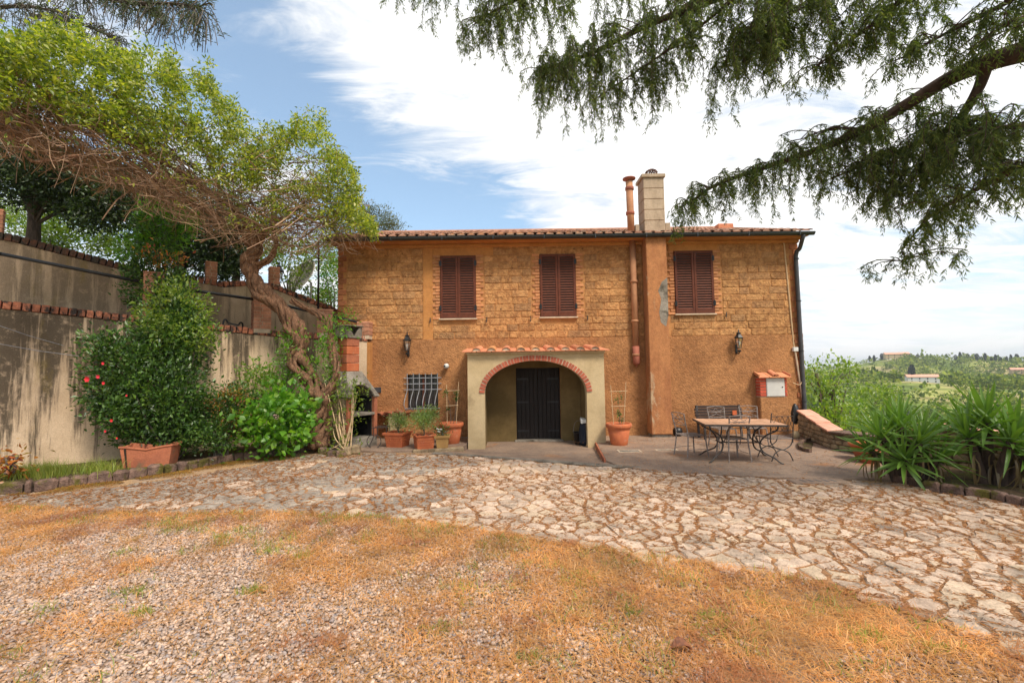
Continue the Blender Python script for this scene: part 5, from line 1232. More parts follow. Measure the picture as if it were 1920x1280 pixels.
# ------------------------------------------------------------------ shrubs in the bed
def pb(px, py, Y, rpx, rpy, ry):
    c = V(px, py, Y); s = Y/FPX; return (c.x, c.y, c.z, rpx*s, ry, rpy*s)
def bush(name, label, cat, blobs, n, size, m, wr=.42, base=None, stems=14, group=None, mode='out', extra=None, stemmat='grey_twig', shell=.5):
    b0 = base if base is not None else Vector((blobs[0][0], blobs[0][1], .1))
    R = thing(name, label, cat, tuple(b0), 0, group)
    mb = MB()
    for i in range(stems):
        q_ = random.choice(blobs); e = Vector(q_[:3])+Vector((random.uniform(-.7, .7)*q_[3], random.uniform(-.7, .7)*q_[4], random.uniform(-.5, .8)*q_[5]))
        a = Vector(b0)+Vector((random.uniform(-.12, .12), random.uniform(-.1, .1), 0)); m1 = a.lerp(e, .5)+Vector((random.uniform(-.15, .15), random.uniform(-.1, .1), random.uniform(0, .2)))
        mb.tube(smooth_path([a, m1, e], 4), lerpr(.02, .005, 9), 4)
    mb.build('stems', MT[stemmat], R)
    v, f = cloud(blobs, n, size, mode, wr, shell)
    npobj('foliage', v, f, MT[m], R)
    if extra:
        for (blobs2, n2, s2, m2) in extra:
            v, f = cloud(blobs2, n2, s2, mode, wr, .6); npobj('young_leaves', v, f, MT[m2], R)
    return R
cb = [(b[0]*1.03, b[1]*1.03+.02, (b[2]-1.9)*1.03+1.9, b[3]*1.03, b[4]*.8, b[5]*1.03) for b in [pb(230, 690, 9.0, 62, 70, .40), pb(300, 640, 9.3, 62, 70, .42), pb(350, 640, 9.6, 42, 80, .38), pb(300, 740, 9.1, 90, 70, .45), pb(225, 770, 8.9, 40, 40, .3), pb(350, 780, 9.4, 42, 50, .35), pb(320, 570, 9.9, 45, 50, .36), pb(300, 550, 10.0, 30, 30, .3), pb(190, 650, 8.95, 26, 28, .3), pb(190, 740, 8.9, 30, 40, .3), pb(290, 815, 9.2, 70, 22, .35), pb(250, 790, 9.2, 50, 40, .35), pb(340, 800, 9.4, 50, 40, .35)]]
tp_ = [pb(285, 500, 10.3, 42, 28, .35), pb(262, 540, 10.2, 22, 42, .25), pb(320, 540, 10.2, 30, 35, .3)]
cam_ = bush('camellia', 'tall dark glossy shrub with a few red flowers growing up the stained wall', 'shrub', cb, 24000, .078, 'cam', .5, extra=[(tp_, 3400, .07, 'cam'), ([pb(330, 590, 9.7, 60, 60, .45), pb(385, 630, 9.6, 14, 30, .2)], 2600, .07, 'bright'), ([pb(300, 490, 10.2, 40, 14, .3)], 260, .07, 'red_leaf')], stems=26, base=Vector((V(290, 820, 9.1).x, 9.5, .1)), shell=.3)
for (px, py, s_) in [(165, 711, .05), (185, 706, .035), (195, 718, .03), (194, 681, .028), (210, 788, .028), (238, 741, .02), (220, 821, .02), (198, 808, .022)]:
    c_ = V(px, py, 8.55); mb = MB()
    for k in range(6):
        a = k*PI/3; d1 = Vector((math.cos(a), -.5, math.sin(a))); u1 = Vector((-math.sin(a), 0, math.cos(a)))
        mb.add([c_, c_+d1*s_*.7+u1*s_*.5, c_+d1*s_*1.15, c_+d1*s_*.7-u1*s_*.5], [(0, 1, 2, 3)])
    mb.build('flower', MT['flower_red'], cam_)
bush('climber', 'bright leafy climber rising against dark trees behind the upper wall', 'climber', [pb(300, 430, 11.2, 38, 60, .4), pb(270, 470, 11.0, 45, 28, .35), pb(340, 400, 11.3, 30, 50, .3)], 4500, .075, 'hyd', .5, base=V(300, 520, 11.0), stems=12, extra=[([pb(290, 440, 10.8, 45, 50, .3)], 1500, .07, 'cam')])
bush('mixed_shrub', 'dull green leafy shrub low against wall between the glossy shrub and the hydrangea', 'shrub', [pb(415, 790, 9.9, 42, 48, .35), pb(440, 750, 10.2, 38, 30, .3), pb(390, 820, 9.6, 30, 25, .3)], 5200, .065, 'cam', .45, extra=[([pb(430, 770, 10, 40, 40, .3)], 1500, .05, 'red_leaf'), ([pb(480, 720, 10.6, 30, 34, .3)], 700, .07, 'bright')], stems=18, shell=.2)
hy = bush('hydrangea', 'bright fresh green hydrangea with two faded pink heads beside vine trunk', 'shrub', [pb(515, 800, 10.2, 44, 30, .4), pb(548, 785, 10.3, 24, 34, .3), pb(478, 805, 10.0, 34, 28, .3), pb(525, 755, 10.5, 26, 14, .3)], 2500, .13, 'hyd', .68, stems=12)
for (px, py) in ((497, 793), (517, 782)):
    c_ = V(px, py, 9.75); mb = MB()
    for k in range(22):
        d1 = Vector(rand_dirs(1)[0]); mb.lathe([(.003, 0), (.018, .006), (.003, .012)], 5, tuple(c_+d1*.055))
    mb.build('flower_head', MT['flower_pink'], hy)
bush('sprawling_rose', 'thin stemmed climbing shrub with small leaves against the wall left of the vine trunk', 'shrub', [pb(530, 690, 11.2, 22, 24, .2), pb(545, 640, 11.4, 20, 22, .2), pb(480, 700, 11.0, 18, 20, .2), pb(515, 720, 11.0, 22, 18, .2)], 900, .085, 'hyd', .38, base=V(520, 820, 11.0), stems=10)
bush('low_evergreen', 'dark rounded evergreen beneath the vine trunk, left of barbecue', 'shrub', [pb(627, 800, 11.35, 24, 34, .25), pb(590, 790, 11.5, 16, 40, .2), pb(628, 740, 11.6, 14, 28, .2)], 1900, .08, 'cam', .5, stems=8, base=V(620, 832, 11.3))
bush('young_vine', 'thin pale young vine with lime leaves growing out of the stone ring', 'vine', [pb(640, 735, 11.0, 26, 20, .2), pb(668, 745, 10.9, 12, 24, .15), pb(620, 700, 11.1, 16, 14, .2), pb(645, 790, 10.9, 26, 30, .2), pb(625, 840, 10.6, 22, 8, .2), pb(665, 838, 10.6, 14, 10, .2)], 720, .085, 'bright', .5, base=Vector(G(650, 850)), stems=16, stemmat='cane')
bush('red_leaved_plant', 'small low plant with orange-red leaves at the extreme left of the bed', 'plant', [pb(5, 868, 7.9, 16, 18, .15)], 220, .09, 'red_leaf', .5, stems=5, base=V(5, 888, 7.9))

# ------------------------------------------------------------------ wisteria over the ramp
WV = thing('wisteria', 'huge old wisteria with twisted trunk spreading a tangled leafy canopy over the ramp', 'vine', tuple(G(600, 832)))
def vpts(L): return [V(*p) for p in L]
main = vpts([(600, 836, 11.0), (598, 800, 11.0), (603, 760, 11.0), (596, 735, 11.05), (572, 700, 11.05), (556, 665, 11.1), (562, 640, 11.1), (548, 605, 11.1), (522, 575, 11.0), (492, 548, 10.9), (472, 518, 10.8), (466, 492, 10.8), (480, 470, 10.75), (470, 440, 10.7), (480, 420, 10.6)])
def strandtube(path, r0_, r1_, k, tw, sub=5, n=6, rad=.6, thin=.62):
    P = smooth_path(path, sub); mb = MB(); N_ = len(P)
    for s_ in range(k):
        ph = 2*PI*s_/k; pts = []; rs_ = []
        for i, q_ in enumerate(P):
            u = i/(N_-1); R_ = (r0_+(r1_-r0_)*u)*(1+.12*math.sin(i*.6)+.10*math.sin(i*1.7+1)); a = ph+tw*u*2*PI+.5*math.sin(i*.7+s_)
            t = (P[min(i+1, N_-1)]-P[max(i-1, 0)]).normalized(); e1 = t.cross(Vector((0, 1, 0.2))).normalized(); e2 = t.cross(e1)
            pts.append(q_+(e1*math.cos(a)+e2*math.sin(a))*R_*rad); rs_.append(R_*(thin+.14*math.sin(i*.9+s_*2)))
        mb.tube(pts, rs_, n)
    return mb
strandtube(main, .215, .15, 9, 1.3, rad=.80, thin=.36).build('trunk', MT['bark'], WV, smooth=True)
strandtube(vpts([(606, 830, 11.1), (612, 790, 11.05), (600, 755, 10.95), (622, 725, 10.95), (632, 695, 11.0), (622, 650, 11.1), (618, 610, 11.2), (598, 590, 11.2), (570, 575, 11.1), (545, 562, 11.0)]), .11, .06, 6, 1.2, rad=.75, thin=.42).build('trunk', MT['bark'], WV, smooth=True)
strandtube(vpts([(480, 500, 10.8), (505, 485, 10.8), (518, 460, 10.8), (512, 430, 10.7), (530, 410, 10.6)]), .07, .06, 2, .6).build('limb', MT['bark'], WV, smooth=True)
strandtube(vpts([(476, 470, 10.75), (490, 445, 10.6), (500, 425, 10.5)]), .09, .06, 2, .4).build('limb', MT['bark'], WV, smooth=True)
strandtube(vpts([(465, 438, 10.7), (400, 402, 10.2), (340, 372, 9.6), (280, 330, 8.9)]), .05, .045, 2, 1).build('limb', MT['bark'], WV, smooth=True)
strandtube(vpts([(150, 290, 7.6), (100, 300, 7.4), (60, 305, 7.2), (35, 275, 7.1), (20, 215, 7.0)]), .04, .03, 1, 1).build('limb', MT['bark'], WV, smooth=True)
strandtube(vpts([(480, 425, 10.6), (420, 380, 10.6), (300, 300, 9.8), (180, 230, 8.8), (20, 150, 7.9), (-120, 90, 7)]), .08, .06, 2, 2).build('limb', MT['bark'], WV, smooth=True)
# tangle of bare twigs along the underside
LOWL = [(-80, 225), (0, 262), (100, 292), (200, 335), (300, 378), (380, 412), (450, 440), (540, 452), (620, 452), (660, 440), (690, 425)]
UPL = [(-80, 60), (0, 95), (60, 60), (130, 80), (220, 122), (290, 112), (345, 145), (395, 120), (420, 190), (480, 215), (530, 205), (570, 222), (610, 260), (650, 300), (672, 350), (690, 400), (700, 425)]
def ip(L, x): return float(np.interp(x, [a[0] for a in L], [a[1] for a in L]))
def Yd(px): return float(np.interp(px, [-100, 0, 200, 480, 700], [6.4, 7.1, 8.7, 10.6, 11.0]))
mb = MB(); rt_ = random.Random(3)
for i in range(1900):
    px = rt_.uniform(-90, 640); lo, up_ = ip(LOWL, px), ip(UPL, px); u = abs(rt_.gauss(0, .26)); u = min(u, .8)
    if px > 430: u = min(abs(rt_.gauss(.0, .32)), .8)
    py = lo-(lo-up_)*u-3; Y0 = Yd(px)+rt_.uniform(-.7, 1.0)
    L = rt_.uniform(40, 170); an = rt_.gauss(.50, .28)+(rt_.choice([0, 0, 0, PI/2]) if rt_.random() < .25 else 0)
    if px > 420: an = rt_.gauss(.15, .5)
    dx_, dy_ = math.cos(an)*L/2, math.sin(an)*L/2; cur = rt_.uniform(-16, 20)
    A = V(px-dx_, py-dy_, Y0-.25*rt_.uniform(0, 1)-dx_/853*6); M_ = V(px+rt_.uniform(-6, 6), py+cur, Y0); B = V(px+dx_, py+dy_+rt_.uniform(-12, 12), Y0+rt_.uniform(-.3, .3)+dx_/853*6)
    r_ = rt_.choice([.005, .006, .008, .012]) if rt_.random() < .95 else .022
    j_ = lambda k_: Vector((rt_.gauss(0, k_), rt_.gauss(0, k_), rt_.gauss(0, k_)))
    mb.tube(smooth_path([A, A.lerp(M_, .5)+j_(.05), M_+j_(.03), M_.lerp(B, .5)+j_(.06), B], 2), lerpr(r_, r_*.45, 9), 3, cap=False)
# loose hanging ends below
for i in range(260):
    px = rt_.uniform(0, 690); py = ip(LOWL, px); Y0 = Yd(px)+rt_.uniform(-.6, .8); A = V(px, py-20, Y0); e = V(px+rt_.uniform(-50, 60), py+rt_.uniform(0, 42), Y0); mb.tube(smooth_path([A, V(px+rt_.uniform(-20, 20), py+rt_.uniform(-5, 30), Y0), e], 3), .005, 3, cap=False)
o = mb.build('twigs', MT['twig'], WV); o['kind'] = 'stuff'
# leaves: sprays of leaflets
NL = 84000; pxs = rng.uniform(-90, 700, NL//9); lo = np.interp(pxs, [a[0] for a in LOWL], [a[1] for a in LOWL]); up_ = np.interp(pxs, [a[0] for a in UPL], [a[1] for a in UPL])
u = rng.random(len(pxs))**.8; 
u = np.where(pxs < 430, .28+.74*u, .06+.96*u); u = np.where(rng.random(len(pxs)) < .04, rng.random(len(pxs)), u)
up_ = up_+(vnoise(pxs, pxs*0, 34, 8)-.45)*70+(vnoise(pxs, pxs*0, 11, 9)-.5)*34; u = u*(1+.10*(rng.random(len(pxs)) < .12))
keep = (vnoise(pxs, lo-(lo-up_)*u, 22, 8) > .42) | (rng.random(len(pxs)) < .18)
pxs, lo, up_, u = pxs[keep], lo[keep], up_[keep], u[keep]
pys = lo-(lo-up_)*u+rng.normal(size=len(pxs))*7
Yc = np.interp(pxs, [-100, 0, 200, 480, 700], [6.4, 7.1, 8.7, 10.6, 11.0])+rng.uniform(-.9, 1.3, len(pxs))
def Varr(px, py, Y):
    f_, r_, u_ = np.array(fwd), np.array(rgt), np.array(upv)
    d_ = f_[None]+((px-960)/FPX)[:, None]*r_[None]+((640-py)/FPX)[:, None]*u_[None]
    return np.array(CAM)[None]+d_*(Y/d_[:, 1])[:, None]
cen = Varr(pxs, pys, Yc); k = np.repeat(np.arange(len(cen)), 9)
axd = rand_dirs(len(cen)); axd[:, 2] = axd[:, 2]*.5-.15; 
tt = np.tile(np.arange(9)/9-.4, len(cen)); sidev = rand_dirs(len(k))
pos = cen[k]+axd[k]*tt[:, None]*.34+sidev*.02; dr_ = sidev+axd[k]*.6
v, f = leaves(pos, dr_, .082*(1+.25*rng.normal(size=len(k))).clip(.5, 1.6), .45); npobj('foliage', v, f, MT['wis'], WV)
# leaves low on the trunk
v, f = cloud([pb(545, 650, 11.0, 20, 30, .2), pb(560, 620, 11.0, 16, 26, .2), pb(615, 630, 11.1, 20, 34, .2), pb(640, 600, 11.1, 18, 20, .2), pb(595, 690, 11.0, 30, 40, .15), pb(560, 700, 11, 26, 20, .2), pb(618, 660, 11.1, 16, 34, .15)], 1500, .075, 'out', .45, .1); npobj('trunk_shoots', v, f, MT['hyd'], WV)

# ------------------------------------------------------------------ trees behind the upper wall
def tree(name, label, cat, base, blobs, n, size, m, trunk_r=.15, group=None, mode='out', bark='bark_dark', wr=.42, shell=.35, limbs=10):
    R = thing(name, label, cat, tuple(base), 0, group); base = Vector(base)
    top = Vector(blobs[0][:3]); mb = MB(); P = smooth_path([base-Vector((0, 0, .3)), base.lerp(top, .45)+Vector((trunk_r, 0, 0)), top], 4); mb.tube(P, lerpr(trunk_r, trunk_r*.35, len(P)), 8)
    mb.build('trunk', MT[bark], R, smooth=True)
    mb = MB()
    for i in range(limbs):
        q_ = blobs[i % len(blobs)]; s0 = P[random.randint(len(P)//3, len(P)-2)]; e = Vector(q_[:3])+Vector((random.uniform(-.8, .8)*q_[3], random.uniform(-.7, .7)*q_[4], random.uniform(-.5, .8)*q_[5]))
        mb.tube(smooth_path([s0, s0.lerp(e, .5)+Vector((0, 0, .12)), e], 3), lerpr(trunk_r*.3, trunk_r*.06, 7), 5)
    mb.build('limbs', MT[bark], R)
    v, f = cloud(blobs, n, size, mode, wr, shell); npobj('crown', v, f, MT[m], R); return R
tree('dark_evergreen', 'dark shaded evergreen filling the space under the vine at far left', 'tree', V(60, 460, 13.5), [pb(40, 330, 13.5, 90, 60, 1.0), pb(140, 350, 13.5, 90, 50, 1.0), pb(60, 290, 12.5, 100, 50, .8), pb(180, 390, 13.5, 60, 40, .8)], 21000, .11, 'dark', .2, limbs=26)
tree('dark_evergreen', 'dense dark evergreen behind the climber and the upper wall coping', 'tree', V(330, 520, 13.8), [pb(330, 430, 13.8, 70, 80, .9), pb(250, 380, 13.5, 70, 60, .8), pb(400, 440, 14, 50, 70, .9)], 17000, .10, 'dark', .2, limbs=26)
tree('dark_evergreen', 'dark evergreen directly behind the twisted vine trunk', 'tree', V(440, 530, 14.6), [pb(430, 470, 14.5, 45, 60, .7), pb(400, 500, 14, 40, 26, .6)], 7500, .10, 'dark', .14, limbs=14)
bush('sunlit_hedge', 'yellow-green sunlit hedge glimpsed beyond the wall at far left', 'hedge', [pb(60, 430, 16, 90, 45, .8), pb(150, 460, 16.5, 80, 40, .8), pb(230, 420, 17, 90, 70, .8), pb(60, 370, 18, 120, 60, .8), pb(350, 400, 18, 110, 90, .8), pb(200, 350, 19, 160, 60, .8)], 26000, .12, 'bright', base=V(90, 480, 16), stems=12)
bush('lime_shrub', 'lime green shrub around the post lantern and satellite dish', 'shrub', [pb(545, 480, 14.2, 45, 26, .5), pb(500, 460, 14.5, 40, 24, .5), pb(600, 470, 14.6, 24, 26, .5), pb(575, 563, 14.9, 45, 14, .4), pb(548, 520, 13.9, 12, 30, .2)], 3600, .10, 'bright', base=V(545, 570, 14.2), stems=16)
bush('ivy_bank', 'green ivy covered bank between the pole and house corner', 'ivy', [pb(620, 520, 15.8, 18, 60, .4), pb(605, 560, 15.2, 24, 24, .3)], 2600, .09, 'hyd', base=V(620, 590, 15), stems=8)
tree('olive_tree', 'grey-green olive tree rising beyond the house roof at its left end', 'tree', V(655, 560, 18), [pb(700, 415, 20, 42, 26, 1.0), pb(735, 432, 20, 22, 16, .7), pb(640, 470, 18.5, 30, 50, .8), pb(665, 400, 20, 26, 28, .8)], 9000, .10, 'olive', .18, wr=.25, limbs=16)
# pine branches at the top left
PN = thing('pine_tree', 'pine tree high on the slope with bare drooping twigs and grey needles', 'tree', (-21, 15, 5))
mb = MB(); mb.tube([(-21, 15, 5), (-20.8, 15, 12), (-20.6, 15, 20)], [.35, .28, .12], 10); mb.build('trunk', MT['bark_dark'], PN, smooth=True)
limbs_ = [[(60, 30, 14.5), (150, 45, 13), (220, 75, 12)], [(-60, -30, 14.5), (120, -15, 12.5), (240, 5, 11.5), (330, 8, 11), (372, 14, 10.8)], [(-50, 20, 14), (40, 12, 13), (120, 25, 12.3)], [(60, -30, 13), (200, -8, 12), (300, 22, 11.5)]]
mb = MB(); npos = []; tw_ = MB()
for L in limbs_:
    P = smooth_path(vpts(L), 6); mb.tube(P, lerpr(.08, .02, len(P)), 5)
    for q_ in P[3:]:
        for k_ in range(9):
            e = q_+Vector((random.uniform(-.2, .6), random.uniform(-.4, .4), random.uniform(-1.0, .15))); md_ = q_.lerp(e, .5)+Vector((.12, 0, .12)); tw_.tube(smooth_path([q_, md_, e], 3), .010, 3, cap=False)
            if random.random() < .5:
                for j in range(13): npos.append(tuple(e.lerp(q_, random.random()*.7)+Vector((random.gauss(0, .07), random.gauss(0, .07), random.gauss(0.05, .06)))))
mb.build('limbs', MT['bark_dark'], PN); o = tw_.build('twigs', MT['grey_twig'], PN); o['kind'] = 'stuff'
npos = np.array(npos); npos = npos[rng.random(len(npos)) < .8]; npos = np.repeat(npos, 2, 0); v, f = leaves(npos, rand_dirs(len(npos), .2), .15*np.ones(len(npos)), .10); npobj('needles', v, f, MT['pine'], PN)
# ------------------------------------------------------------------ parapet on the right
PW = [(0, 7.65, 12.3, .66), (.25, 7.15, 10.4, .36), (.42, 7.35, 9.3, .40), (.52, 7.75, 8.6, .72), (.75, 8.35, 6.9, .66), (1, 9.2, 4.4, .60)]
pw = thing('parapet_wall', 'low rubble stone parapet with pinkish terracotta tile cap edging the terrace', 'wall', (7.5, 9, 0))
mb = MB()
for i in range(len(PW)-1):
    a, b = PW[i], PW[i+1]; w2 = .36
    mb.hexa([(a[1], a[2], -.3), (a[1]+w2, a[2]+.1, -3), (b[1]+w2, b[2]+.1, -3), (b[1], b[2], -.3), (a[1], a[2], a[3]), (a[1]+w2, a[2]+.1, a[3]), (b[1]+w2, b[2]+.1, b[3]), (b[1], b[2], b[3])])
mb.build('core', MT['rubble_mortar'], pw)
rs = random.Random(21)
for i in range(len(PW)-1):
    a, b = Vector(PW[i][1:]), Vector(PW[i+1][1:]); A = Vector((a.x, a.y, 0)); B = Vector((b.x, b.y, 0)); L = (B-A).length; d = (B-A)/L; rz = math.atan2(d.y, d.x)
    zb = .02
    while zb < max(a.z, b.z)-.06:
        h_ = rs.uniform(.09, .15); u = 0
        while u < L:
            wd = min(rs.uniform(.12, .3), L-u); c_ = A+d*(u+wd/2); zt_ = a.z+(b.z-a.z)*(u+wd/2)/L
            if zb+h_ < zt_+.02 and wd > .06: piece('stone', 'rough', MT['rubble'], pw, (c_.x+.01, c_.y, zb+h_/2), (wd-.02, .10, h_-.012), (0, 0, rz))
            u += wd
        zb += h_
    # cap tiles
    n = max(1, round((b-a).length/ (.62 if i == 0 else .42)))
    for k in range(n):
        p0 = a.lerp(b, k/n+.004); p1 = a.lerp(b, (k+1)/n-.004); up_ = Vector((0, 0, .045)); o1 = Vector((-.06, -.02, .005)); o2 = Vector((.40, .12, .005)); st_ = Vector((0, 0, .02 if i == 0 else 0))
        mb = MB(); mb.hexa([p0+o1+st_*0, p0+o2+st_*0, p1+o2+st_, p1+o1+st_, p0+o1+up_, p0+o2+up_, p1+o2+up_+st_, p1+o1+up_+st_]); mb.build('tile', MT['wall_tile' if i != 1 else 'edge_stone'], pw, bevel=.008)
# bowls by the parapet and a sunken patch
p = G(1592, 858); bw = thing('clay_bowl', 'red clay bowl with thick rim half hidden behind the left yucca', 'bowl', (6.86, 9.25, .02))
mb = MB(); mb.lathe([(.10, 0), (.12, .02), (.20, .26), (.235, .28), (.235, .33), (.20, .33), (.17, .25), (.02, .2)], 24, (6.93, 9.15, .02)); mb.build('bowl', MT['terra'], bw, smooth=True)
bw2 = thing('clay_pot', 'smaller brown clay pot in front of the red clay bowl', 'pot', (6.8, 8.85, .02))
mb = MB(); mb.lathe([(.13, 0), (.18, .2), (.2, .2), (.2, .24), (.16, .24), (.12, .1)], 20, (6.8, 8.85, .02)); mb.build('pot', MT['terra_old'], bw2, smooth=True)
# low curved kerb round a soil pit at the parapet foot
pit = thing('soil_pit_kerb', 'low curved brick kerb round a small soil pit at the parapet foot', 'kerb', tuple(G(1530, 838)))
kp = smooth_path([Vector(G(1580, 826)), Vector(G(1530, 826)), Vector(G(1502, 834)), Vector(G(1503, 845)), Vector(G(1520, 850))], 3)
for i in range(len(kp)-1):
    c_ = kp[i].lerp(kp[i+1], .5); d = kp[i+1]-kp[i]; piece('brick', 'brick', MT['edge_stone'], pit, (c_.x, c_.y, .05), (d.length*1.02, .08, .10), (0, 0, math.atan2(d.y, d.x)))
mb = MB(); mb.prism([(k_.x, k_.y) for k_ in kp][::-1]+[(7.1, 10.0), (7.3, 11.2)][::1], .0, .035); mb.build('soil', MT['bed_soil'], pit)
# yucca bed
YE = [(1678, 903), (1700, 909), (1730, 916), (1765, 922), (1810, 929), (1860, 937), (1920, 950), (1990, 968), (2080, 990)]
ye = [G(*p_) for p_ in YE]
yb = [(q_.x+.02, q_.y+.04) for q_ in ye]+[(9.1, 4.6), (8.35, 6.9), (7.75, 8.6), (7.0, 8.3), (6.5, 7.9)]
mb = MB(); mb.prism(yb, -.1, .09); o = mb.build('yucca_bed', MT['bed_soil']); o['kind'] = 'structure'
ke = thing('bed_kerb', 'curved brick kerb in front of the two yuccas', 'kerb', tuple(ye[3]))
for i in range(len(ye)-1):
    A, B = ye[i], ye[i+1]; L = (B-A).length; n = max(1, round(L/.22)); d = (B-A)/L
    for k in range(n):
        c_ = A+d*((k+.5)*L/n); piece('brick', 'stone', MT['edge_stone'], ke, (c_.x, c_.y, .055), (L/n*.94, .11, .15+random.uniform(-.012, .012)), (0, 0, math.atan2(d.y, d.x)+random.uniform(-.05, .05)))
# yuccas: every blade a piece
def blade_mesh(L, W_, droop, seed, m):
    r = random.Random(seed); n = 7; vs = []; 
    for i in range(n+1):
        u = i/n; z = L*u*math.cos(droop*u*.6); x = L*u*math.sin(droop*u)*.9; w_ = W_*(.55+.45*math.sin(min(1, u*2.2)*PI/2))*(1-u**3.0)+.0012; f_ = w_*.28
        vs += [(x-f_*.5+0, -w_/2, z), (x+f_*.5, 0, z), (x-f_*.5, w_/2, z)]
    fs = []
    for i in range(n):
        a = i*3; fs += [(a, a+1, a+4, a+3), (a+1, a+2, a+5, a+4)]
    me = bpy.data.meshes.new('leaf'); me.from_pydata(vs, [], fs); me.materials.append(m); me.polygons.foreach_set('use_smooth', [True]*len(fs)); me.update(); return me
YL = [[blade_mesh(1.0, .095, dr_, 40+i, MT['yucca']) for i in range(3)] for dr_ in (.02, .07, .20, .55)]
YO = [blade_mesh(1.0, .07, 1.9, 70+i, MT['yucca_old']) for i in range(3)]
def yucca(label, centre, heads, base, skirt, grp='yuccas in the kerbed bed'):
    R = thing('yucca', label, 'yucca', base, 0, grp); C0 = Vector(centre)
    for (dx, dy, dz, sz, n) in heads:
        h = C0+Vector((dx, dy, dz)); ax_ = (Vector((dx*.85, dy*.85, max(.25, dz+.55)))).normalized(); q0 = Vector((0, 0, 1)).rotation_difference(ax_).to_matrix()
        mb = MB(); mb.tube(smooth_path([(base[0]+dx*.35, base[1]+dy*.35, .0), (base[0]+dx*.6, base[1]+dy*.6, h.z*.5), tuple(h-ax_*.05)], 4), lerpr(.085, .05, 9), 8); mb.build('trunk', MT['bark_dark'], R, smooth=True)
        for i in range(n):
            u = (i+.5)/n; tilt = .06+1.5*u**.8; az = i*2.39996+random.uniform(-.2, .2); L = sz*random.uniform(.82, 1.12)*(.85+.2*math.sin(u*PI))
            me = random.choice(YL[min(3, int(u*2.4+random.random()*1.3))]); o_ = bpy.data.objects.new('leaf', me); C.objects.link(o_); o_.parent = R
            o_.location = h-ax_*(.14*u)-Vector(base)
            o_.rotation_euler = (q0@Matrix.Rotation(az, 3, 'Z')@Matrix.Rotation(tilt, 3, 'Y')).to_euler(); o_.scale = (L, L*random.uniform(.8, 1.15), L)
    for i in range(skirt):
        dx, dy, dz, sz, n = random.choice(heads); az = random.uniform(0, 2*PI); L = random.uniform(.35, .6); o_ = bpy.data.objects.new('dead_leaf', random.choice(YO)); C.objects.link(o_); o_.parent = R
        o_.location = C0+Vector((dx*.9, dy*.9-.05, -.15-random.uniform(0, .25)))-Vector(base); o_.rotation_euler = (Matrix.Rotation(az, 3, 'Z')@Matrix.Rotation(random.uniform(1.7, 2.5), 3, 'Y')).to_euler(); o_.scale = (L, L, L)
HD = [(0, 0, .26, .62, 36), (-.36, -.05, .10, .60, 34), (.34, -.05, .12, .60, 34), (-.02, -.36, .06, .58, 34), (.1, .34, .15, .6, 30), (-.25, -.32, -.22, .56, 32), (.28, -.34, -.20, .56, 32), (-.42, .15, -.15, .55, 30)]
yucca('broad spiky green yucca dome, the left of the two in the kerbed bed', (6.27, 7.45, .66), HD, (6.35, 7.42, .05), 34)
HD2 = [(0, 0, .30, .70, 38), (-.36, -.05, .08, .62, 34), (.36, -.05, .12, .64, 34), (-.02, -.36, .06, .62, 34), (.1, .34, .15, .6, 30), (.48, .1, -.12, .62, 30), (.25, -.36, -.15, .58, 34)]
yucca('taller spiky yucca dome with brown dead blades, the right of the two in the bed', (7.22, 7.0, .74), HD2, (7.2, 7.0, .05), 46)

# ------------------------------------------------------------------ table, chairs, bench
TB = thing('dining_table', 'long garden table with terracotta tile top and scrolled wrought iron legs', 'table', (0, 0, 0))
c1 = V(1294, 784, 10.1); c2 = V(1476, 797, 8.85); tz = .78
def onz(px, py, z): return G(px, py, z)
q1, q2, q3, q4 = onz(1297, 783, tz), onz(1433, 785, tz), onz(1480, 796, tz), onz(1327, 797, tz)
tc_ = (q1+q2+q3+q4)/4; ex = ((q2-q1)+(q3-q4)).normalized(); lx = ((q2-q1).length+(q3-q4).length)/4; ly = min(.52, ((q4-q1).length+(q3-q2).length)/4)
rz = math.atan2(ex.y, ex.x); TB.location = (tc_.x, tc_.y, .022); TB.rotation_euler = (0, 0, rz)
nx_, ny_ = 6, 3
for i in range(nx_):
    for j in range(ny_):
        o_ = bpy.data.objects.new('tile', block('crisp', MT['table_top'])); C.objects.link(o_); o_.parent = TB; o_.scale = (2*lx/nx_-.006, 2*ly/ny_-.006, .022); o_.location = (-lx+2*lx*(i+.5)/nx_, -ly+2*ly*(j+.5)/ny_, tz-.033)
mb = MB(); 
for s_ in (-1, 1): mb.box(-lx-.012, lx+.012, s_*ly-.012, s_*ly+.012, tz-.06, tz-.026); mb.box(s_*lx-.012, s_*lx+.012, -ly, ly, tz-.06, tz-.026)
mb.box(-lx, lx, -ly, ly, tz-.052, tz-.045); mb.build('top_frame', MT['iron'], TB, local=True)
for sx_ in (-1, 1):
    for sy in (-1, 1):
        a, b = sx_*lx*.55, sy*ly*.7
        pts = [(a+sx_*lx*.30, b, tz-.06), (a+sx_*lx*.26, b, tz-.15), (a+sx_*.02, b*.8, tz-.26), (a-sx_*.06, b*.55, tz-.42), (a-sx_*.02, b*.62, tz-.58), (a+sx_*.14, b*.95, tz-.68), (a+sx_*.20, b*1.1, tz-.74), (a+sx_*.27, b*1.15, .0)]
        mb = MB(); mb.tube(smooth_path(pts, 5), .016, 6); mb.tube(smooth_path([(a-sx_*.06, b*.5, tz-.44), (a-sx_*.14, b*.5, tz-.30), (a-sx_*.16, b*.6, tz-.16), (a-sx_*.22, b*.7, tz-.07)], 4), .012, 5); mb.build('leg', MT['iron'], TB, local=True, smooth=True)
mb = MB(); mb.tube([(-lx*.5, 0, tz-.44), (lx*.5, 0, tz-.44)], .014, 6)
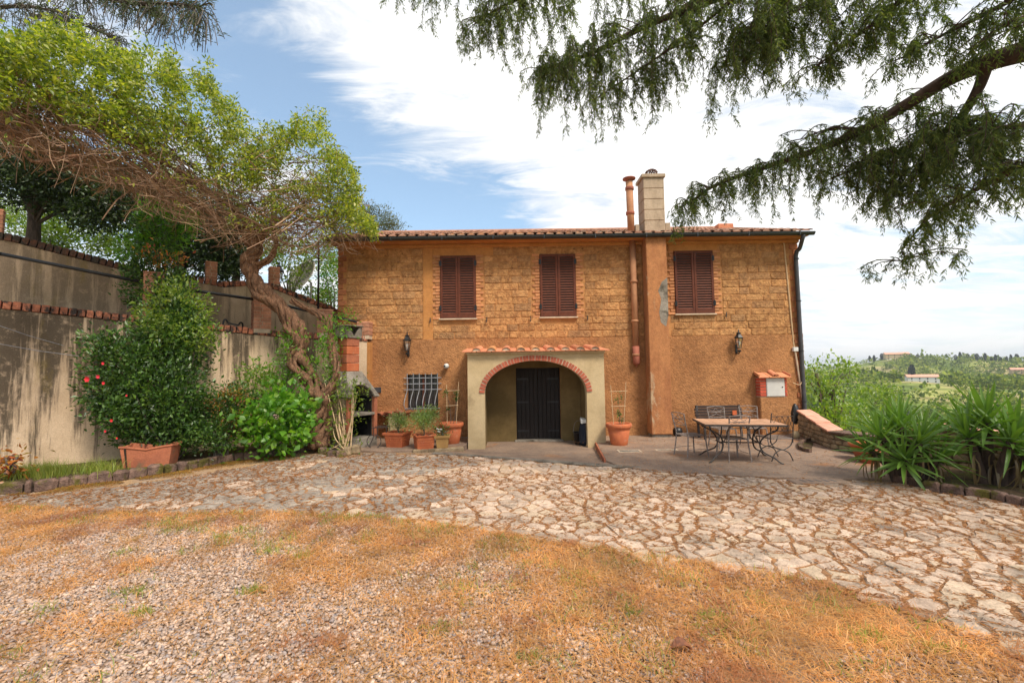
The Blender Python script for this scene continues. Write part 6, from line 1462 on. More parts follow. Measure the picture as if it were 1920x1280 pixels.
for sx_ in (-1, 1): mb.tube([(sx_*lx*.5, -ly*.4, tz-.43), (sx_*lx*.5, ly*.4, tz-.43)], .014, 6)
mb.build('stretcher', MT['iron'], TB, local=True)
def iron_chair(label, x, y, rz, m='iron_pale', flat=False):
    R = thing('garden_chair', label, 'chair', (0, 0, 0), 0, 'wrought iron chairs around the table'); w_, d_, sh_, bh = .42, .42, .44, .90; M_ = MT[m]
    for sx_ in (-1, 1):
        mb = MB(); mb.tube([(sx_*w_*.46, -d_/2, sh_), (sx_*w_*.54, -d_/2-.04, 0)], .015, 6); mb.build('leg', M_, R, local=True)
        mb = MB(); mb.tube(smooth_path([(sx_*w_*.54, d_/2+.05, 0), (sx_*w_*.46, d_/2, sh_), (sx_*w_*.47, d_/2+.05, sh_+.25), (sx_*w_*.5, d_/2+.09, bh)], 4), .014, 6); mb.build('leg', M_, R, local=True)
    mb = MB(); mb.tube([(-w_*.46, -d_/2, sh_), (w_*.46, -d_/2, sh_)], .011, 6); mb.tube([(-w_*.46, d_/2, sh_), (w_*.46, d_/2, sh_)], .011, 6)
    for sx_ in (-1, 1): mb.tube([(sx_*w_*.46, -d_/2, sh_), (sx_*w_*.46, d_/2, sh_)], .011, 6); mb.tube([(sx_*w_*.5, -d_/2-.02, .16), (sx_*w_*.5, d_/2+.03, .16)], .006, 5)
    mb.build('seat_frame', M_, R, local=True)
    for i in range(8):
        x_ = -w_*.42+w_*.84*i/7; mb = MB(); mb.bar((x_, -d_/2, sh_+.004), (x_, d_/2, sh_+.004), .022, .005); mb.build('seat_slat', M_, R, local=True)
    mb = MB(); mb.tube(smooth_path([(-w_*.5, d_/2+.09, bh), (0, d_/2+.11, bh+.02), (w_*.5, d_/2+.09, bh)], 5), .009, 6); mb.tube([(-w_*.47, d_/2+.04, sh_+.22), (w_*.47, d_/2+.04, sh_+.22)], .008, 5); mb.tube([(-w_*.48, d_/2+.07, bh-.11), (w_*.48, d_/2+.07, bh-.11)], .007, 5)
    mb.build('back_rail', M_, R, local=True)
    mb = MB()
    for s_ in (-1, 1): mb.tube(smooth_path([(s_*w_*.45, d_/2+.05, sh_+.24), (s_*.03, d_/2+.055, sh_+.29), (0, d_/2+.06, sh_+.34), (s_*.12, d_/2+.06, sh_+.33)], 4), .006, 5); mb.tube(smooth_path([(s_*w_*.47, d_/2+.07, bh-.03), (s_*.08, d_/2+.08, bh-.09), (0, d_/2+.085, bh-.02)], 4), .006, 5)
    mb.build('back_scroll', M_, R, local=True)
    R.location = (x, y, .022); R.rotation_euler = (0, 0, rz); return R
p = G(1378, 866); iron_chair('worn iron chair tucked under the near long side of the table', p.x+.02, p.y+.10, PI+.05)
p = G(1297, 858); iron_chair('iron chair at the left end of the table with its back to the left', p.x+.05, p.y+.15, PI/2+.28)
p = G(1327, 842); iron_chair('iron chair on the far side of the table, nearer the chimney breast', 4.9, 10.75, .06)
iron_chair('iron chair on the far side of the table, in front of the orange tag', 5.65, 10.8, -.12)
# curule chair on the right
R = thing('curule_chair', 'iron chair with crossed curved legs and lattice back at right end of table', 'chair', (0, 0, 0))
w_, d_, sh_, bh = .46, .46, .44, .90
for sy in (-1, 1):
    for sx_ in (-1, 1):
        mb = MB(); mb.tube(smooth_path([(sx_*w_/2, sy*d_/2, sh_), (sx_*w_*.42, sy*d_/2, sh_-.12), (sx_*.08, sy*d_/2, .24), (-sx_*.02, sy*d_/2, .22)], 5), .010, 6); mb.tube(smooth_path([(0, sy*d_/2, .23), (sx_*.14, sy*d_/2, .16), (sx_*w_*.48, sy*d_/2, .0)], 5), .011, 6); mb.build('leg', MT['iron'], R, local=True)
mb = MB(); mb.tube([(0, -d_/2, .23), (0, d_/2, .23)], .010, 6); mb.build('stretcher', MT['iron'], R, local=True)
mb = MB()
for s_ in (-1, 1): mb.tube([(-w_/2, s_*d_/2, sh_), (w_/2, s_*d_/2, sh_)], .010, 6); mb.tube([(s_*w_/2, -d_/2, sh_), (s_*w_/2, d_/2, sh_)], .010, 6)
mb.build('seat_frame', MT['iron_pale'], R, local=True)
for i in range(8):
    y_ = -d_*.45+d_*.9*i/7; mb = MB(); mb.bar((-w_/2, y_, sh_+.003), (w_/2, y_, sh_+.003), .016, .004); mb.build('seat_slat', MT['iron_pale'], R, local=True)
mb = MB()
for s_ in (-1, 1): mb.tube(smooth_path([(s_*w_/2, d_/2, sh_-.08), (s_*w_/2, d_/2+.03, sh_+.2), (s_*w_/2, d_/2+.07, bh), (s_*w_*.46, d_/2+.075, bh+.05)], 4), .010, 6)
for z_ in (bh-.02, bh-.30): mb.tube([(-w_/2, d_/2+.065-.1*(bh-z_), z_), (w_/2, d_/2+.065-.1*(bh-z_), z_)], .007, 5)
mb.build('back_frame', MT['iron'], R, local=True)
mb = MB()
for i in range(4):
    a = -w_/2+w_*i/4; b = a+w_/4
    mb.tube([(a, d_/2+.035, bh-.30), (b, d_/2+.063, bh-.02)], .005, 4); mb.tube([(b, d_/2+.035, bh-.30), (a, d_/2+.063, bh-.02)], .005, 4)
mb.build('back_lattice', MT['iron'], R, local=True)
p = G(1470, 868); R.location = (p.x, p.y+.3, .022); R.rotation_euler = (0, 0, PI+.06)
# bench against the wall
bn = thing('garden_bench', 'dark slatted bench with rounded backrest standing against the wall behind the table', 'bench', (5.6, 12.05, .022))
bxc = V(1352, 790, 12.2).x; bw_ = .64
for r_ in range(5):
    z = .50+r_*.072; wd = bw_-(.03 if r_ in (0, 4) else 0); mb = MB(); mb.box(bxc-wd, bxc+wd, 12.28+.02*r_, 12.31+.02*r_, z, z+.064); mb.build('back_slat', MT['wood_dark'], bn, bevel=.006)
for r_ in range(5): mb = MB(); mb.box(bxc-bw_, bxc+bw_, 11.86+r_*.085, 11.86+r_*.085+.075, .42, .445); mb.build('seat_slat', MT['wood_dark'], bn, bevel=.005)
for s_ in (-1, 1):
    mb = MB(); mb.bar((bxc+s_*(bw_-.07), 12.27, .022), (bxc+s_*(bw_-.07), 12.37, .86), .05, .05, (1, 0, 0)); mb.build('leg', MT['iron'], bn)
    mb = MB(); mb.box(bxc+s_*(bw_-.07)-.025, bxc+s_*(bw_-.07)+.025, 11.86, 11.91, .022, .42); mb.box(bxc+s_*(bw_-.07)-.02, bxc+s_*(bw_-.07)+.02, 11.91, 12.28, .38, .42); mb.build('leg', MT['iron'], bn)
x = V(1380, 782, 12.2).x; mb = MB(); mb.box(x-.055, x+.055, 12.262, 12.275, .60, .72); mb.build('orange_tag', MT['orange'], bn)
p = V(1272, 812, 12.5); kn = thing('container', 'small black rounded container against the wall right of the chimney breast', 'container', (p.x, 12.55, .022))
mb = MB(); mb.lathe([(.09, 0), (.12, .05), (.13, .14), (.10, .22), (.03, .24)], 14, (p.x, 12.55, .022)); mb.build('body', MT['black'], kn, smooth=True)
p = V(1488, 817, 12.0); kn = thing('small_jar', 'small pale jar on the terrace at the house corner below the downpipe', 'jar', (p.x, 11.9, .022))
mb = MB(); mb.lathe([(.07, 0), (.09, .05), (.09, .13), (.06, .16), (.06, .18)], 14, (p.x, 11.9, .022)); mb.build('body', MT['porch'], kn, smooth=True)
p = V(1500, 795, 12.4); mb = MB(); sg = thing('dark_sack', 'black sack hanging beside the foot of the downpipe', 'sack', (p.x-.05, 12.45, .3)); mb.lathe([(.03, 0), (.10, .08), (.11, .3), (.06, .5), (.02, .56)], 10, (p.x-.05, 12.5, .3)); mb.build('bag', MT['black'], sg, smooth=True)

# ------------------------------------------------------------------ cedar overhead
CE = thing('cedar_tree', 'old cedar off to the right whose drooping needled boughs hang over the yard', 'tree', (9.8, 3.2, -.2))
mb = MB(); mb.tube([(9.8, 3.2, -.4), (9.7, 3.3, 2.5), (9.5, 3.3, 6), (9.4, 3.4, 11), (9.4, 3.4, 15)], [.5, .42, .36, .24, .05], 14); mb.build('trunk', MT['cedar_bark'], CE, smooth=True)
def P3(L): return [V(*a) if len(a) == 3 and not isinstance(a, Vector) else a for a in L]
T0 = Vector
LIMBS = [  # points (px,py,Y), radii, droop length range in px of the hanging sprays
 ([T0((9.5, 3.3, 6.6)), (2150, 40, 4.5), (1920, 97, 5.0), (1840, 122, 5.3), (1780, 148, 5.6), (1700, 196, 5.9), (1620, 243, 6.2), (1540, 278, 6.5), (1440, 312, 6.9), (1340, 348, 7.3), (1290, 384, 7.5)], (.17, .016), (40, 100), 1.0),
 ([(1850, 120, 5.3), (1835, 165, 5.35), (1805, 215, 5.5), (1780, 240, 5.6), (1720, 270, 5.9), (1640, 300, 6.2), (1560, 335, 6.5)], (.075, .012), (50, 130), .9),
 ([(1790, 240, 5.6), (1765, 290, 5.8), (1720, 330, 6.0), (1660, 380, 6.3)], (.035, .008), (40, 100), .8),
 ([T0((9.5, 3.3, 5.0)), (2100, 270, 4.4), (1920, 313, 4.9), (1850, 345, 5.2), (1800, 372, 5.4), (1740, 410, 5.8), (1690, 470, 6.1)], (.07, .008), (20, 60), .55),
 ([T0((9.5, 3.4, 5.6)), (2080, 215, 4.3), (1930, 235, 4.7), (1860, 240, 5.0), (1800, 245, 5.3)], (.06, .012), (40, 110), .8),
 ([T0((9.4, 3.4, 9.5)), (2000, -260, 4.7), (1700, -130, 5.4), (1500, -60, 5.9), (1325, 4, 6.3), (1210, 50, 6.6), (1120, 95, 6.9), (1050, 122, 7.1), (1014, 134, 7.2)], (.12, .014), (70, 150), 1.3),
 ([(1500, -60, 5.9), (1330, -70, 6.2), (1150, -45, 6.6), (1010, -15, 6.9), (930, 20, 7.1), (890, 45, 7.2)], (.05, .010), (50, 130), 1.1),
 ([(1150, -60, 6.6), (980, -70, 6.9), (840, -60, 7.2), (740, -40, 7.4)], (.03, .008), (40, 105), .9),
 ([(1420, -40, 6.0), (1300, 60, 6.4), (1200, 130, 6.7), (1110, 190, 6.9)], (.03, .008), (50, 100), .8),
 ([(1500, -60, 5.9), (1440, 10, 6.1), (1400, 60, 6.3), (1370, 110, 6.4)], (.03, .008), (60, 160), 1.1),
 ([T0((9.4, 3.4, 9.0)), (1990, -180, 4.5), (1850, -90, 4.9), (1700, -5, 5.4), (1630, 50, 5.6), (1570, 95, 5.8), (1530, 125, 5.9)], (.07, .010), (20, 70), .7),
 ([(1760, -40, 5.2), (1640, -30, 5.5), (1540, 0, 5.8), (1460, 40, 6.0), (1400, 90, 6.2)], (.035, .008), (50, 130), 1.0),
 ([T0((9.4, 3.4, 8.5)), (2050, -120, 4.2), (1960, -40, 4.5), (1860, 20, 4.9), (1760, 70, 5.2), (1690, 110, 5.5)], (.06, .010), (20, 70), .6),
 ([T0((9.4, 3.4, 8.0)), (2060, -10, 4.1), (1950, 20, 4.4), (1870, 55, 4.7)], (.05, .010), (30, 80), .6),
 ([(1620, 243, 6.2), (1560, 240, 6.4), (1500, 262, 6.6)], (.02, .006), (10, 30), .4),
 ([(1700, 480, 6.1), (1690, 490, 6.1)], (.01, .006), (5, 30), .5),
]
tw_ = MB(); NP, ND, NS = [], [], []
rc = random.Random(4)
def spray(P, dens=1.0):
    """needle tufts along a hanging twig"""
    for i in range(len(P)-1):
        a, b = P[i], P[i+1]; L = (b-a).length; t = (b-a)/max(L, 1e-6); n = max(1, int(L/.010*dens))
        for k in range(n):
            q_ = a.lerp(b, rc.random()); az = rc.uniform(0, 2*PI); s_ = Vector((math.cos(az), math.sin(az), 0))*.75+t*.8+Vector((0, 0, -.15))
            NP.append(tuple(q_)); ND.append(tuple(s_)); NS.append(rc.uniform(.04, .085))
for LI, (L, (ra_, rb_), (h0, h1), dens) in enumerate(LIMBS):
    P = smooth_path(P3(L), 6); n = len(P); radii = [ra_+(rb_-ra_)*(i/(n-1))**.7 for i in range(n)]
    mb = MB(); mb.tube(P, radii, 8); mb.build('limb', MT['cedar_bark'], CE, smooth=True)
    for i in range(2, n):
        px_s = P[i].y/FPX; u = i/(n-1)
        if LI in (0, 5) and u < .34: continue
        if LI == 0 and u < .52 and rc.random() < .75: continue
        if LI == 1 and u < .35: continue
        m_ = int(3.7*dens*(1.0 if u > .5 else .8)+rc.random())
        for k in range(m_):
            # side branchlet, spreading out flat then drooping
            az = rc.uniform(0, 2*PI); R_ = rc.uniform(.1, .75)*(1.15-.55*u); o1 = Vector((math.cos(az)*R_, math.sin(az)*R_*1.1, rc.uniform(-.05, .10)))
            s0 = P[i]+(P[i-1]-P[i])*rc.random(); e1 = s0+o1
            dl = rc.uniform(h0, h1)*px_s*(1.0 if u < .85 else .7)*(rc.random()**.35)
            e2 = e1+Vector((rc.uniform(-.1, .1), rc.uniform(-.1, .1), -dl)); 
            Pb = smooth_path([s0, s0.lerp(e1, .6)+Vector((0, 0, .04)), e1+Vector((0, 0, -.03)), e1.lerp(e2, .5)+Vector((rc.uniform(-.05, .05), 0, 0)), e2], 3)
            tw_.tube(Pb, lerpr(.009, .003, len(Pb)), 3, cap=False); spray(Pb[2:], .8)
            # twiglets off it
            for j in range(int(5+dl*11)):
                a = Pb[rc.randint(3, len(Pb)-1)]; ln = rc.uniform(.07, .22); az2 = rc.uniform(0, 2*PI)
                b = a+Vector((math.cos(az2)*ln*.55, math.sin(az2)*ln*.55, -ln)); spray([a, a.lerp(b, .5)+Vector((math.cos(az2)*.02, math.sin(az2)*.02, .01)), b], 1.0)
o = tw_.build('twigs', MT['cedar_bark'], CE); o['kind'] = 'stuff'
NP = np.array(NP); ND = np.array(ND); NS = np.array(NS); print('needles', len(NP))
v, f = leaves(NP, ND, NS, .13, nrm_up=.2); npobj('needles', v, f, MT['cedar'], CE)

# ------------------------------------------------------------------ ground cover
def gline(x, L=EDGE):
    return x
EP = np.array([tuple(G(*p_))[:2] for p_ in EDGE])
def on_pave(x, y): return inpoly(x, y, PAVE)
def visible(x, y, m=1.17): return (np.abs(x) < y*m+.3) & (y > 2.2)
N_ = 130000; y = 2.3+rng.random(N_*2)*5.6; x = (rng.random(N_*2)*2-1)*9; kp_ = visible(x, y) & ~on_pave(x, y) & (y < np.interp(x, EP[:, 0], EP[:, 1]))
x, y = x[kp_], y[kp_]; 
grav = vnoise(x, y, .9, 1)*.5+vnoise(x, y, .28, 2)*.35+.28*(1-sst(-1.8, 1.6, x))+.12*(1-sst(3.0, 5.2, y))
kp_ = grav > .38+.30*rng.random(len(x)); x, y = x[kp_][:60000], y[kp_][:60000]; n = len(x); print('pebbles', n)
OCT = np.array([[1, 0, 0], [0, 1, 0], [-1, 0, 0], [0, -1, 0], [0, 0, .8], [0, 0, -.8]], float); OF = np.array([[0, 1, 4], [1, 2, 4], [2, 3, 4], [3, 0, 4], [1, 0, 5], [2, 1, 5], [3, 2, 5], [0, 3, 5]])
CUB = np.array([[a, b, c_] for c_ in (-1, 1) for b in (-1, 1) for a in (-1, 1)], float)*.62; CF_ = np.array([[0, 1, 3, 2], [4, 6, 7, 5], [0, 4, 5, 1], [1, 5, 7, 3], [3, 7, 6, 2], [2, 6, 4, 0]])
r_ = .0085+.0105*rng.random(n)**1.8; vv = np.repeat(CUB[None], n, 0)+rng.normal(size=(n, 8, 3))*.20; vv *= (r_[:, None, None]*np.stack([1+.45*rng.random(n), .8+.3*rng.random(n), .65+.25*rng.random(n)], -1)[:, None, :])
th = rng.random(n)*6.28; tl = rng.normal(size=n)*.5; c_, s_ = np.cos(tl), np.sin(tl); y1, z1 = vv[:, :, 1]*c_[:, None]-vv[:, :, 2]*s_[:, None], vv[:, :, 1]*s_[:, None]+vv[:, :, 2]*c_[:, None]
c_, s_ = np.cos(th), np.sin(th); x2 = vv[:, :, 0]*c_[:, None]-y1*s_[:, None]; y2 = vv[:, :, 0]*s_[:, None]+y1*c_[:, None]
vv = np.stack([x2+x[:, None], y2+y[:, None], z1+(-.015+r_*.45+.01*rng.random(n))[:, None]], -1).reshape(-1, 3)
o = npobj('gravel', vv, (np.arange(n)[:, None, None]*8+CF_[None]).reshape(-1, 4), MT['pebble']); tag(o, 'loose pale grey and pink gravel covering the foreground ground', 'gravel')
# dry grass
def grassfield(n, dens, L0, L1, wd, bend, up, xr=9, y0=2.3, y1=8.2):
    y = y0+rng.random(n)*(y1-y0); x = (rng.random(n)*2-1)*xr; k = visible(x, y) & (rng.random(n) < dens(x, y)); x, y = x[k], y[k]; n = len(x)
    d = rand_dirs(n); d[:, 2] = np.abs(d[:, 2])*up+up*.3; L = L0+(L1-L0)*rng.random(n)
    return blades(np.stack([x, y, rng.uniform(.0, .03, n)], -1), d, L, wd*(.7+.6*rng.random(n)), bend)
edge_y = lambda x: np.interp(x, EP[:, 0], EP[:, 1])
def dhay(x, y):
    e = edge_y(x)-y; g = vnoise(x, y, .9, 1)*.5+vnoise(x, y, .28, 2)*.35+.28*(1-sst(-1.8, 1.6, x))+.12*(1-sst(3.0, 5.2, y))
    d = sst(.86, .46, g)*1.0+.75*(1-sst(.0, .9, e))+.5*sst(1.5, 3.2, x); d = d+.16+.32*sst(-2.6, .4, x); d = np.where(e < 0, .9*(1-sst(.0, .16, -e)), d); return np.clip(d, 0, 1)
def sst(a, b, x):
    t = np.clip((np.asarray(x, float)-a)/(b-a), 0, 1); return t*t*(3-2*t)
v, f = grassfield(460000, dhay, .035, .13, .0038, .45, .25); print('hay', len(v)//5)
o = npobj('dry_grass', v, f, MT['hay']); tag(o, 'matted golden dry grass over the gravel along the paving edge', 'grass')
def dgreen(x, y):
    e = edge_y(x)-y; t = vnoise(x, y, .22, 6)*vnoise(x, y, 1.3, 7); base = sst(.36, .6, t); lf = .35*(1-sst(-3.2, -.8, x)); 
    ed = .35*(1-sst(.02, .35, np.abs(e)))*sst(.55, .7, vnoise(x, y, .5, 9)); return np.where(e < -.05, 0, np.clip(base*(.55+lf*1.8)+ed, 0, .8))
v, f = grassfield(150000, dgreen, .035, .11, .005, .25, .8)
o = npobj('green_grass_tufts', v, f, MT['grass']); tag(o, 'thin green grass tufts sprouting through the foreground gravel', 'grass')
# bed grass by the wall at left
gp = []; 
nb_ = 2600; xs_ = rng.random(nb_); c_ = [G(a, 905-(a)*.03) for a in (0, 240)]
px_ = rng.choice([20, 70, 80, 110, 170, 45, 95, 200], nb_)+rng.normal(size=nb_)*16
A_ = Varr(px_, np.full(nb_, 893.0)-px_*.05+rng.normal(size=nb_)*4, 8.2+.15*rng.normal(size=nb_)+px_*.002); A_[:, 2] = .08
d = rand_dirs(nb_)*.35+np.array([0, 0, 1.0]); v, f = blades(A_, d, .12+.22*rng.random(nb_), np.full(nb_, .007), .3)
o = npobj('bed_grass', v, f, MT['grass']); tag(o, 'tall yellow-green grass growing in the bed under the stained wall', 'grass')
WP = [(1330, 1160, 40, .06), (1630, 1195, 60, .10), (505, 1035, 50, .07), (565, 1045, 40, .06), (420, 1008, 60, .08), (640, 972, 110, .16), (700, 972, 60, .12), (250, 1110, 60, .08), (268, 1150, 40, .05), (150, 975, 80, .2), (305, 985, 60, .12), (1185, 1150, 20, .04), (830, 1180, 40, .08), (470, 1110, 60, .07), (1000, 1235, 40, .06), (1750, 1215, 40, .08)]
V_, F1, F2, k0 = [], [], [], 0
for (px, py, n_, sp_) in WP:
    p = G(px, py); n_ = n_*2; pos = np.stack([p.x+rng.normal(size=n_)*sp_, p.y+rng.normal(size=n_)*sp_*.6, np.full(n_, .005)], -1); d = rand_dirs(n_)*.7+np.array([0, 0, .7]); v, f = blades(pos, d, .03+.07*rng.random(n_), np.full(n_, .005), .4); V_.append(v); F1.append(f[0]+k0); F2.append(f[1]+k0); k0 += len(v)
o = npobj('weed_tufts', np.concatenate(V_), [np.concatenate(F1), np.concatenate(F2)], MT['grass']); tag(o, 'small bright green weed tufts dotted over the gravel', 'weeds')
p = G(1395, 1195); n_ = 46; a = rng.random(n_)*3.4-.6; d = np.stack([np.cos(a), np.sin(a), .25+.35*rng.random(n_)], -1); v, f = blades(np.stack([p.x+rng.normal(size=n_)*.03, p.y+rng.normal(size=n_)*.03, np.full(n_, .02)], -1), d, .12+.22*rng.random(n_), np.full(n_, .0035), .35)
o = npobj('straw_clump', v, f, MT['hay'], kind=None); tag(o, 'spread clump of long pale dead straw stalks above the curled leaf', 'straw')
V_, F1, F2, k0 = [], [], [], 0
for i in range(7):
    A, B = eg[i], eg[i+1]; n_ = int(5200*(B-A).length/2); u = rng.random(n_); off = np.abs(rng.normal(size=n_))*.22; dxy = (B-A).normalized(); nx2, ny2 = dxy.y, -dxy.x
    x = A.x+(B.x-A.x)*u+nx2*(off+.05); y = A.y+(B.y-A.y)*u+ny2*(off+.05); kk = vnoise(x, y, .35, 31) > .34; x, y = x[kk], y[kk]; n_ = len(x)
    v, f = blades(np.stack([x, y, np.full(n_, .004)], -1), rand_dirs(n_)*np.array([1, 1, .5]), .02+.03*rng.random(n_), np.full(n_, .007), .3); V_.append(v); F1.append(f[0]+k0); F2.append(f[1]+k0); k0 += len(v)
o = npobj('moss', np.concatenate(V_), [np.concatenate(F1), np.concatenate(F2)], MT['moss']); tag(o, 'rusty and olive moss creeping from the left edging over paving', 'moss')
# moss/brown litter near left edging + litter on paving
n = 80000; y = 4.5+rng.random(n)*7.5; x = (rng.random(n)*2-1)*9.5; k = visible(x, y) & on_pave(x, y); x, y = x[k], y[k]
dn_ = .10+.6*sst(.50, .68, vnoise(x, y, .8, 12)*.6+vnoise(x, y, .2, 13)*.4)+.7*(1-sst(-6.2, -3.6, x)); k = rng.random(len(x)) < dn_; x, y = x[k], y[k]; n = len(x); print('litter', n)
d = rand_dirs(n); d[:, 2] *= .12; je = np.array([(a[0], a[1], b[0], b[1]) for a, b in JE]); jl = np.hypot(je[:, 0]-je[:, 2], je[:, 1]-je[:, 3]); ji = rng.choice(len(je), 38000, p=jl/jl.sum()); ju = rng.random(len(ji))
jx = je[ji, 0]+(je[ji, 2]-je[ji, 0])*ju+rng.normal(size=len(ji))*.012; jy = je[ji, 1]+(je[ji, 3]-je[ji, 1])*ju+rng.normal(size=len(ji))*.012
jk = (vnoise(jx, jy, .6, 15) > .33) & (np.abs(jx) < jy*1.2+.2); x = np.concatenate([x, jx[jk]]); y = np.concatenate([y, jy[jk]]); d = np.concatenate([d, rand_dirs(int(jk.sum()))*np.array([1, 1, .12])]); n = len(x)
v, f = leaves(np.stack([x, y, .012+.016*rng.random(n)], -1), d, .025+.045*rng.random(n), .13, nrm_up=.9)
o = npobj('needle_litter', v, f, MT['litter']); tag(o, 'rust brown fallen needles and leaves gathered in the paving joints', 'litter')
n = 1500; y = 8+rng.random(n)*4.5; x = 1.5+rng.random(n)*6; v, f = leaves(np.stack([x, y, np.full(n, .026)], -1), rand_dirs(n)*np.array([1, 1, .1]), .02+.03*rng.random(n), .5, nrm_up=.9)
o = npobj('petal_litter', v, f, MT['flower_white'] if False else MT['litter']); tag(o, 'sparse dry leaves scattered on the terrace under the table', 'litter')
for (px, py, lb) in ((1278, 1226, 'curled brown dead leaf lying on gravel near the bottom edge'), (690, 1046, None)):
    if lb is None: continue
    p = G(px, py); t_ = thing('dead_leaf', lb, 'leaf', (p.x, p.y, .0)); mb = MB(); vs = []
    for i in range(7):
        u = i/6; w_ = .045*math.sin(PI*min(1, u*1.05))+.004; z = .02+.045*math.sin(u*PI)
        vs += [(p.x-.07+.14*u, p.y-w_, z+.02), (p.x-.07+.14*u, p.y, z-.005), (p.x-.07+.14*u, p.y+w_, z+.024)]
    mb.add(vs, [(a*3+b, a*3+b+1, a*3+b+4, a*3+b+3) for a in range(6) for b in range(2)]); mb.build('blade', mat('dead_leaf_brown', (.22, .085, .04), (.12, .05, .03), 30, .8), t_)

# ------------------------------------------------------------------ valley and hills
tree('walnut_tree', 'fresh green tree with spreading limbs just beyond the house corner', 'tree', (13.5, 19, -4), [pb(1530, 700, 20, 26, 22, .9), pb(1545, 745, 19.5, 34, 26, .9), pb(1580, 690, 20.5, 26, 14, .8), pb(1540, 775, 19, 40, 22, .8), pb(1610, 770, 21, 40, 20, 1.0), pb(1560, 720, 20, 20, 14, .8)], 2600, .15, 'bright', .16, shell=.05, limbs=22, wr=.5)
tree('green_bush', 'lime green bushy tree beyond the tiled parapet', 'tree', (14.5, 20, -4), [pb(1560, 800, 19, 40, 14, .8), pb(1600, 795, 20, 40, 16, .8), pb(1640, 740, 24, 44, 12, 1.0)], 2600, .15, 'bright', .12, limbs=12)
rngh = np.random.default_rng(3)
def hill_blob_trees(N, r0_, r1_, a0_, a1_, mode=0):
    r = np.exp(rngh.uniform(math.log(r0_), math.log(r1_), N)); a = rngh.uniform(a0_, a1_, N); return r*np.sin(a), r*np.cos(a)
n = 21000; X_, Y_ = hill_blob_trees(n, 45, 1050, math.radians(24), math.radians(62)); wd_ = vnoise(X_, Y_, 130, 21)*.55+vnoise(X_, Y_, 38, 22)*.45
k = ((wd_ > .37) | (rngh.random(n) < .12)) & ~((np.abs(np.arctan2(X_, Y_)-math.atan2(pxdir(1727, 690).x, pxdir(1727, 690).y)) < .03) & (np.hypot(X_, Y_) > 330) & (np.hypot(X_, Y_) < 575)); X_, Y_ = X_[k], Y_[k]; n = len(X_); r = np.hypot(X_, Y_); Hh = (3.0+3.5*rngh.random(n))*(1+.4*(rngh.random(n) < .15)); Zt = gz(X_, Y_)
L_ = np.where(r < 160, 70, np.where(r < 400, 34, 17)); idx_ = np.repeat(np.arange(n), L_); m_ = len(idx_)
dd_ = rand_dirs(m_); rad = .55+.45*rng.random(m_); P_ = np.stack([X_[idx_], Y_[idx_], Zt[idx_]+Hh[idx_]*.55], -1)+dd_*rad[:, None]*np.stack([Hh[idx_]*.5, Hh[idx_]*.5, Hh[idx_]*.48], -1)
sz_ = Hh[idx_]*np.where(r[idx_] < 160, .20, np.where(r[idx_] < 400, .30, .42))*(.7+.6*rng.random(m_)); v, f = leaves(P_, dd_*.6+rand_dirs(m_), sz_, .7, nrm_up=.3); print('hill leaves', m_)
o = npobj('hillside_wood', v, f, MT['hill_tree']); tag(o, 'mixed green woodland covering the slopes across the valley', 'wood')
# ridge line of trees: cypresses that can be told apart
def ridge_r(px):
    """distance at which the ground rises highest into view at this column"""
    dr = pxdir(px, 690); ang = math.atan2(dr.x, dr.y); best = (-9, 0)
    for r_ in range(300, 1150, 10):
        z = float(gz(r_*math.sin(ang), r_*math.cos(ang))); e = (z-1.9)/r_
        if e > best[0]: best = (e, r_)
    return best[1], ang
def cyp(label, px, r_, h_, wd, grp='cypresses on the far ridge', m='cypress', name='cypress_tree', cat='tree'):
    dr = pxdir(px, 690); ang = math.atan2(dr.x, dr.y); x, y = r_*math.sin(ang), r_*math.cos(ang); z = float(gz(x, y))
    R = thing(name, label, cat, (x, y, z), 0, grp); n = 160; u = rng.random(n); a = rng.random(n)*6.28; rr_ = wd*np.sin(np.clip(u, .03, .97)*PI)**.6*(.7+.3*rng.random(n))
    P_ = np.stack([x+rr_*np.cos(a), y+rr_*np.sin(a), z+h_*.05+u*h_*.95], -1); d_ = np.stack([np.cos(a)*.3, np.sin(a)*.3, np.full(n, 1.0)], -1); v, f = leaves(P_, d_, h_*.22*np.ones(n), .5); npobj('crown', v, f, MT[m], R)
    mb = MB(); mb.tube([(x, y, z-.5), (x, y, z+h_*.4)], h_*.02, 5); mb.build('trunk', MT['bark_dark'], R)
for px in [1632, 1640, 1655, 1677, 1700, 1709, 1722, 1731, 1740, 1793, 1802, 1816, 1824, 1833, 1841, 1849, 1860, 1868, 1877, 1889, 1897, 1908]:
    r_, a_ = ridge_r(px); cyp('dark narrow cypress on the far ridge skyline', px, r_-random.uniform(0, 40), random.uniform(5, 10), random.uniform(.8, 2.2))
for (px, r_, h_, lb) in [(1709, 560, 16, 'tall dark cypress standing just left of the white hillside farmhouse'), (1626, 520, 9, 'lone dark cypress on the pale field high on the left of the far slope'), (1606, 480, 8, 'small dark cypress on the far slope nearest the house corner'), (1647, 500, 9, 'dark cypress left of the hillside farmhouse, below the ridge')]:
    cyp(lb, px, r_, h_, 1.8, 'cypresses on the far slope')
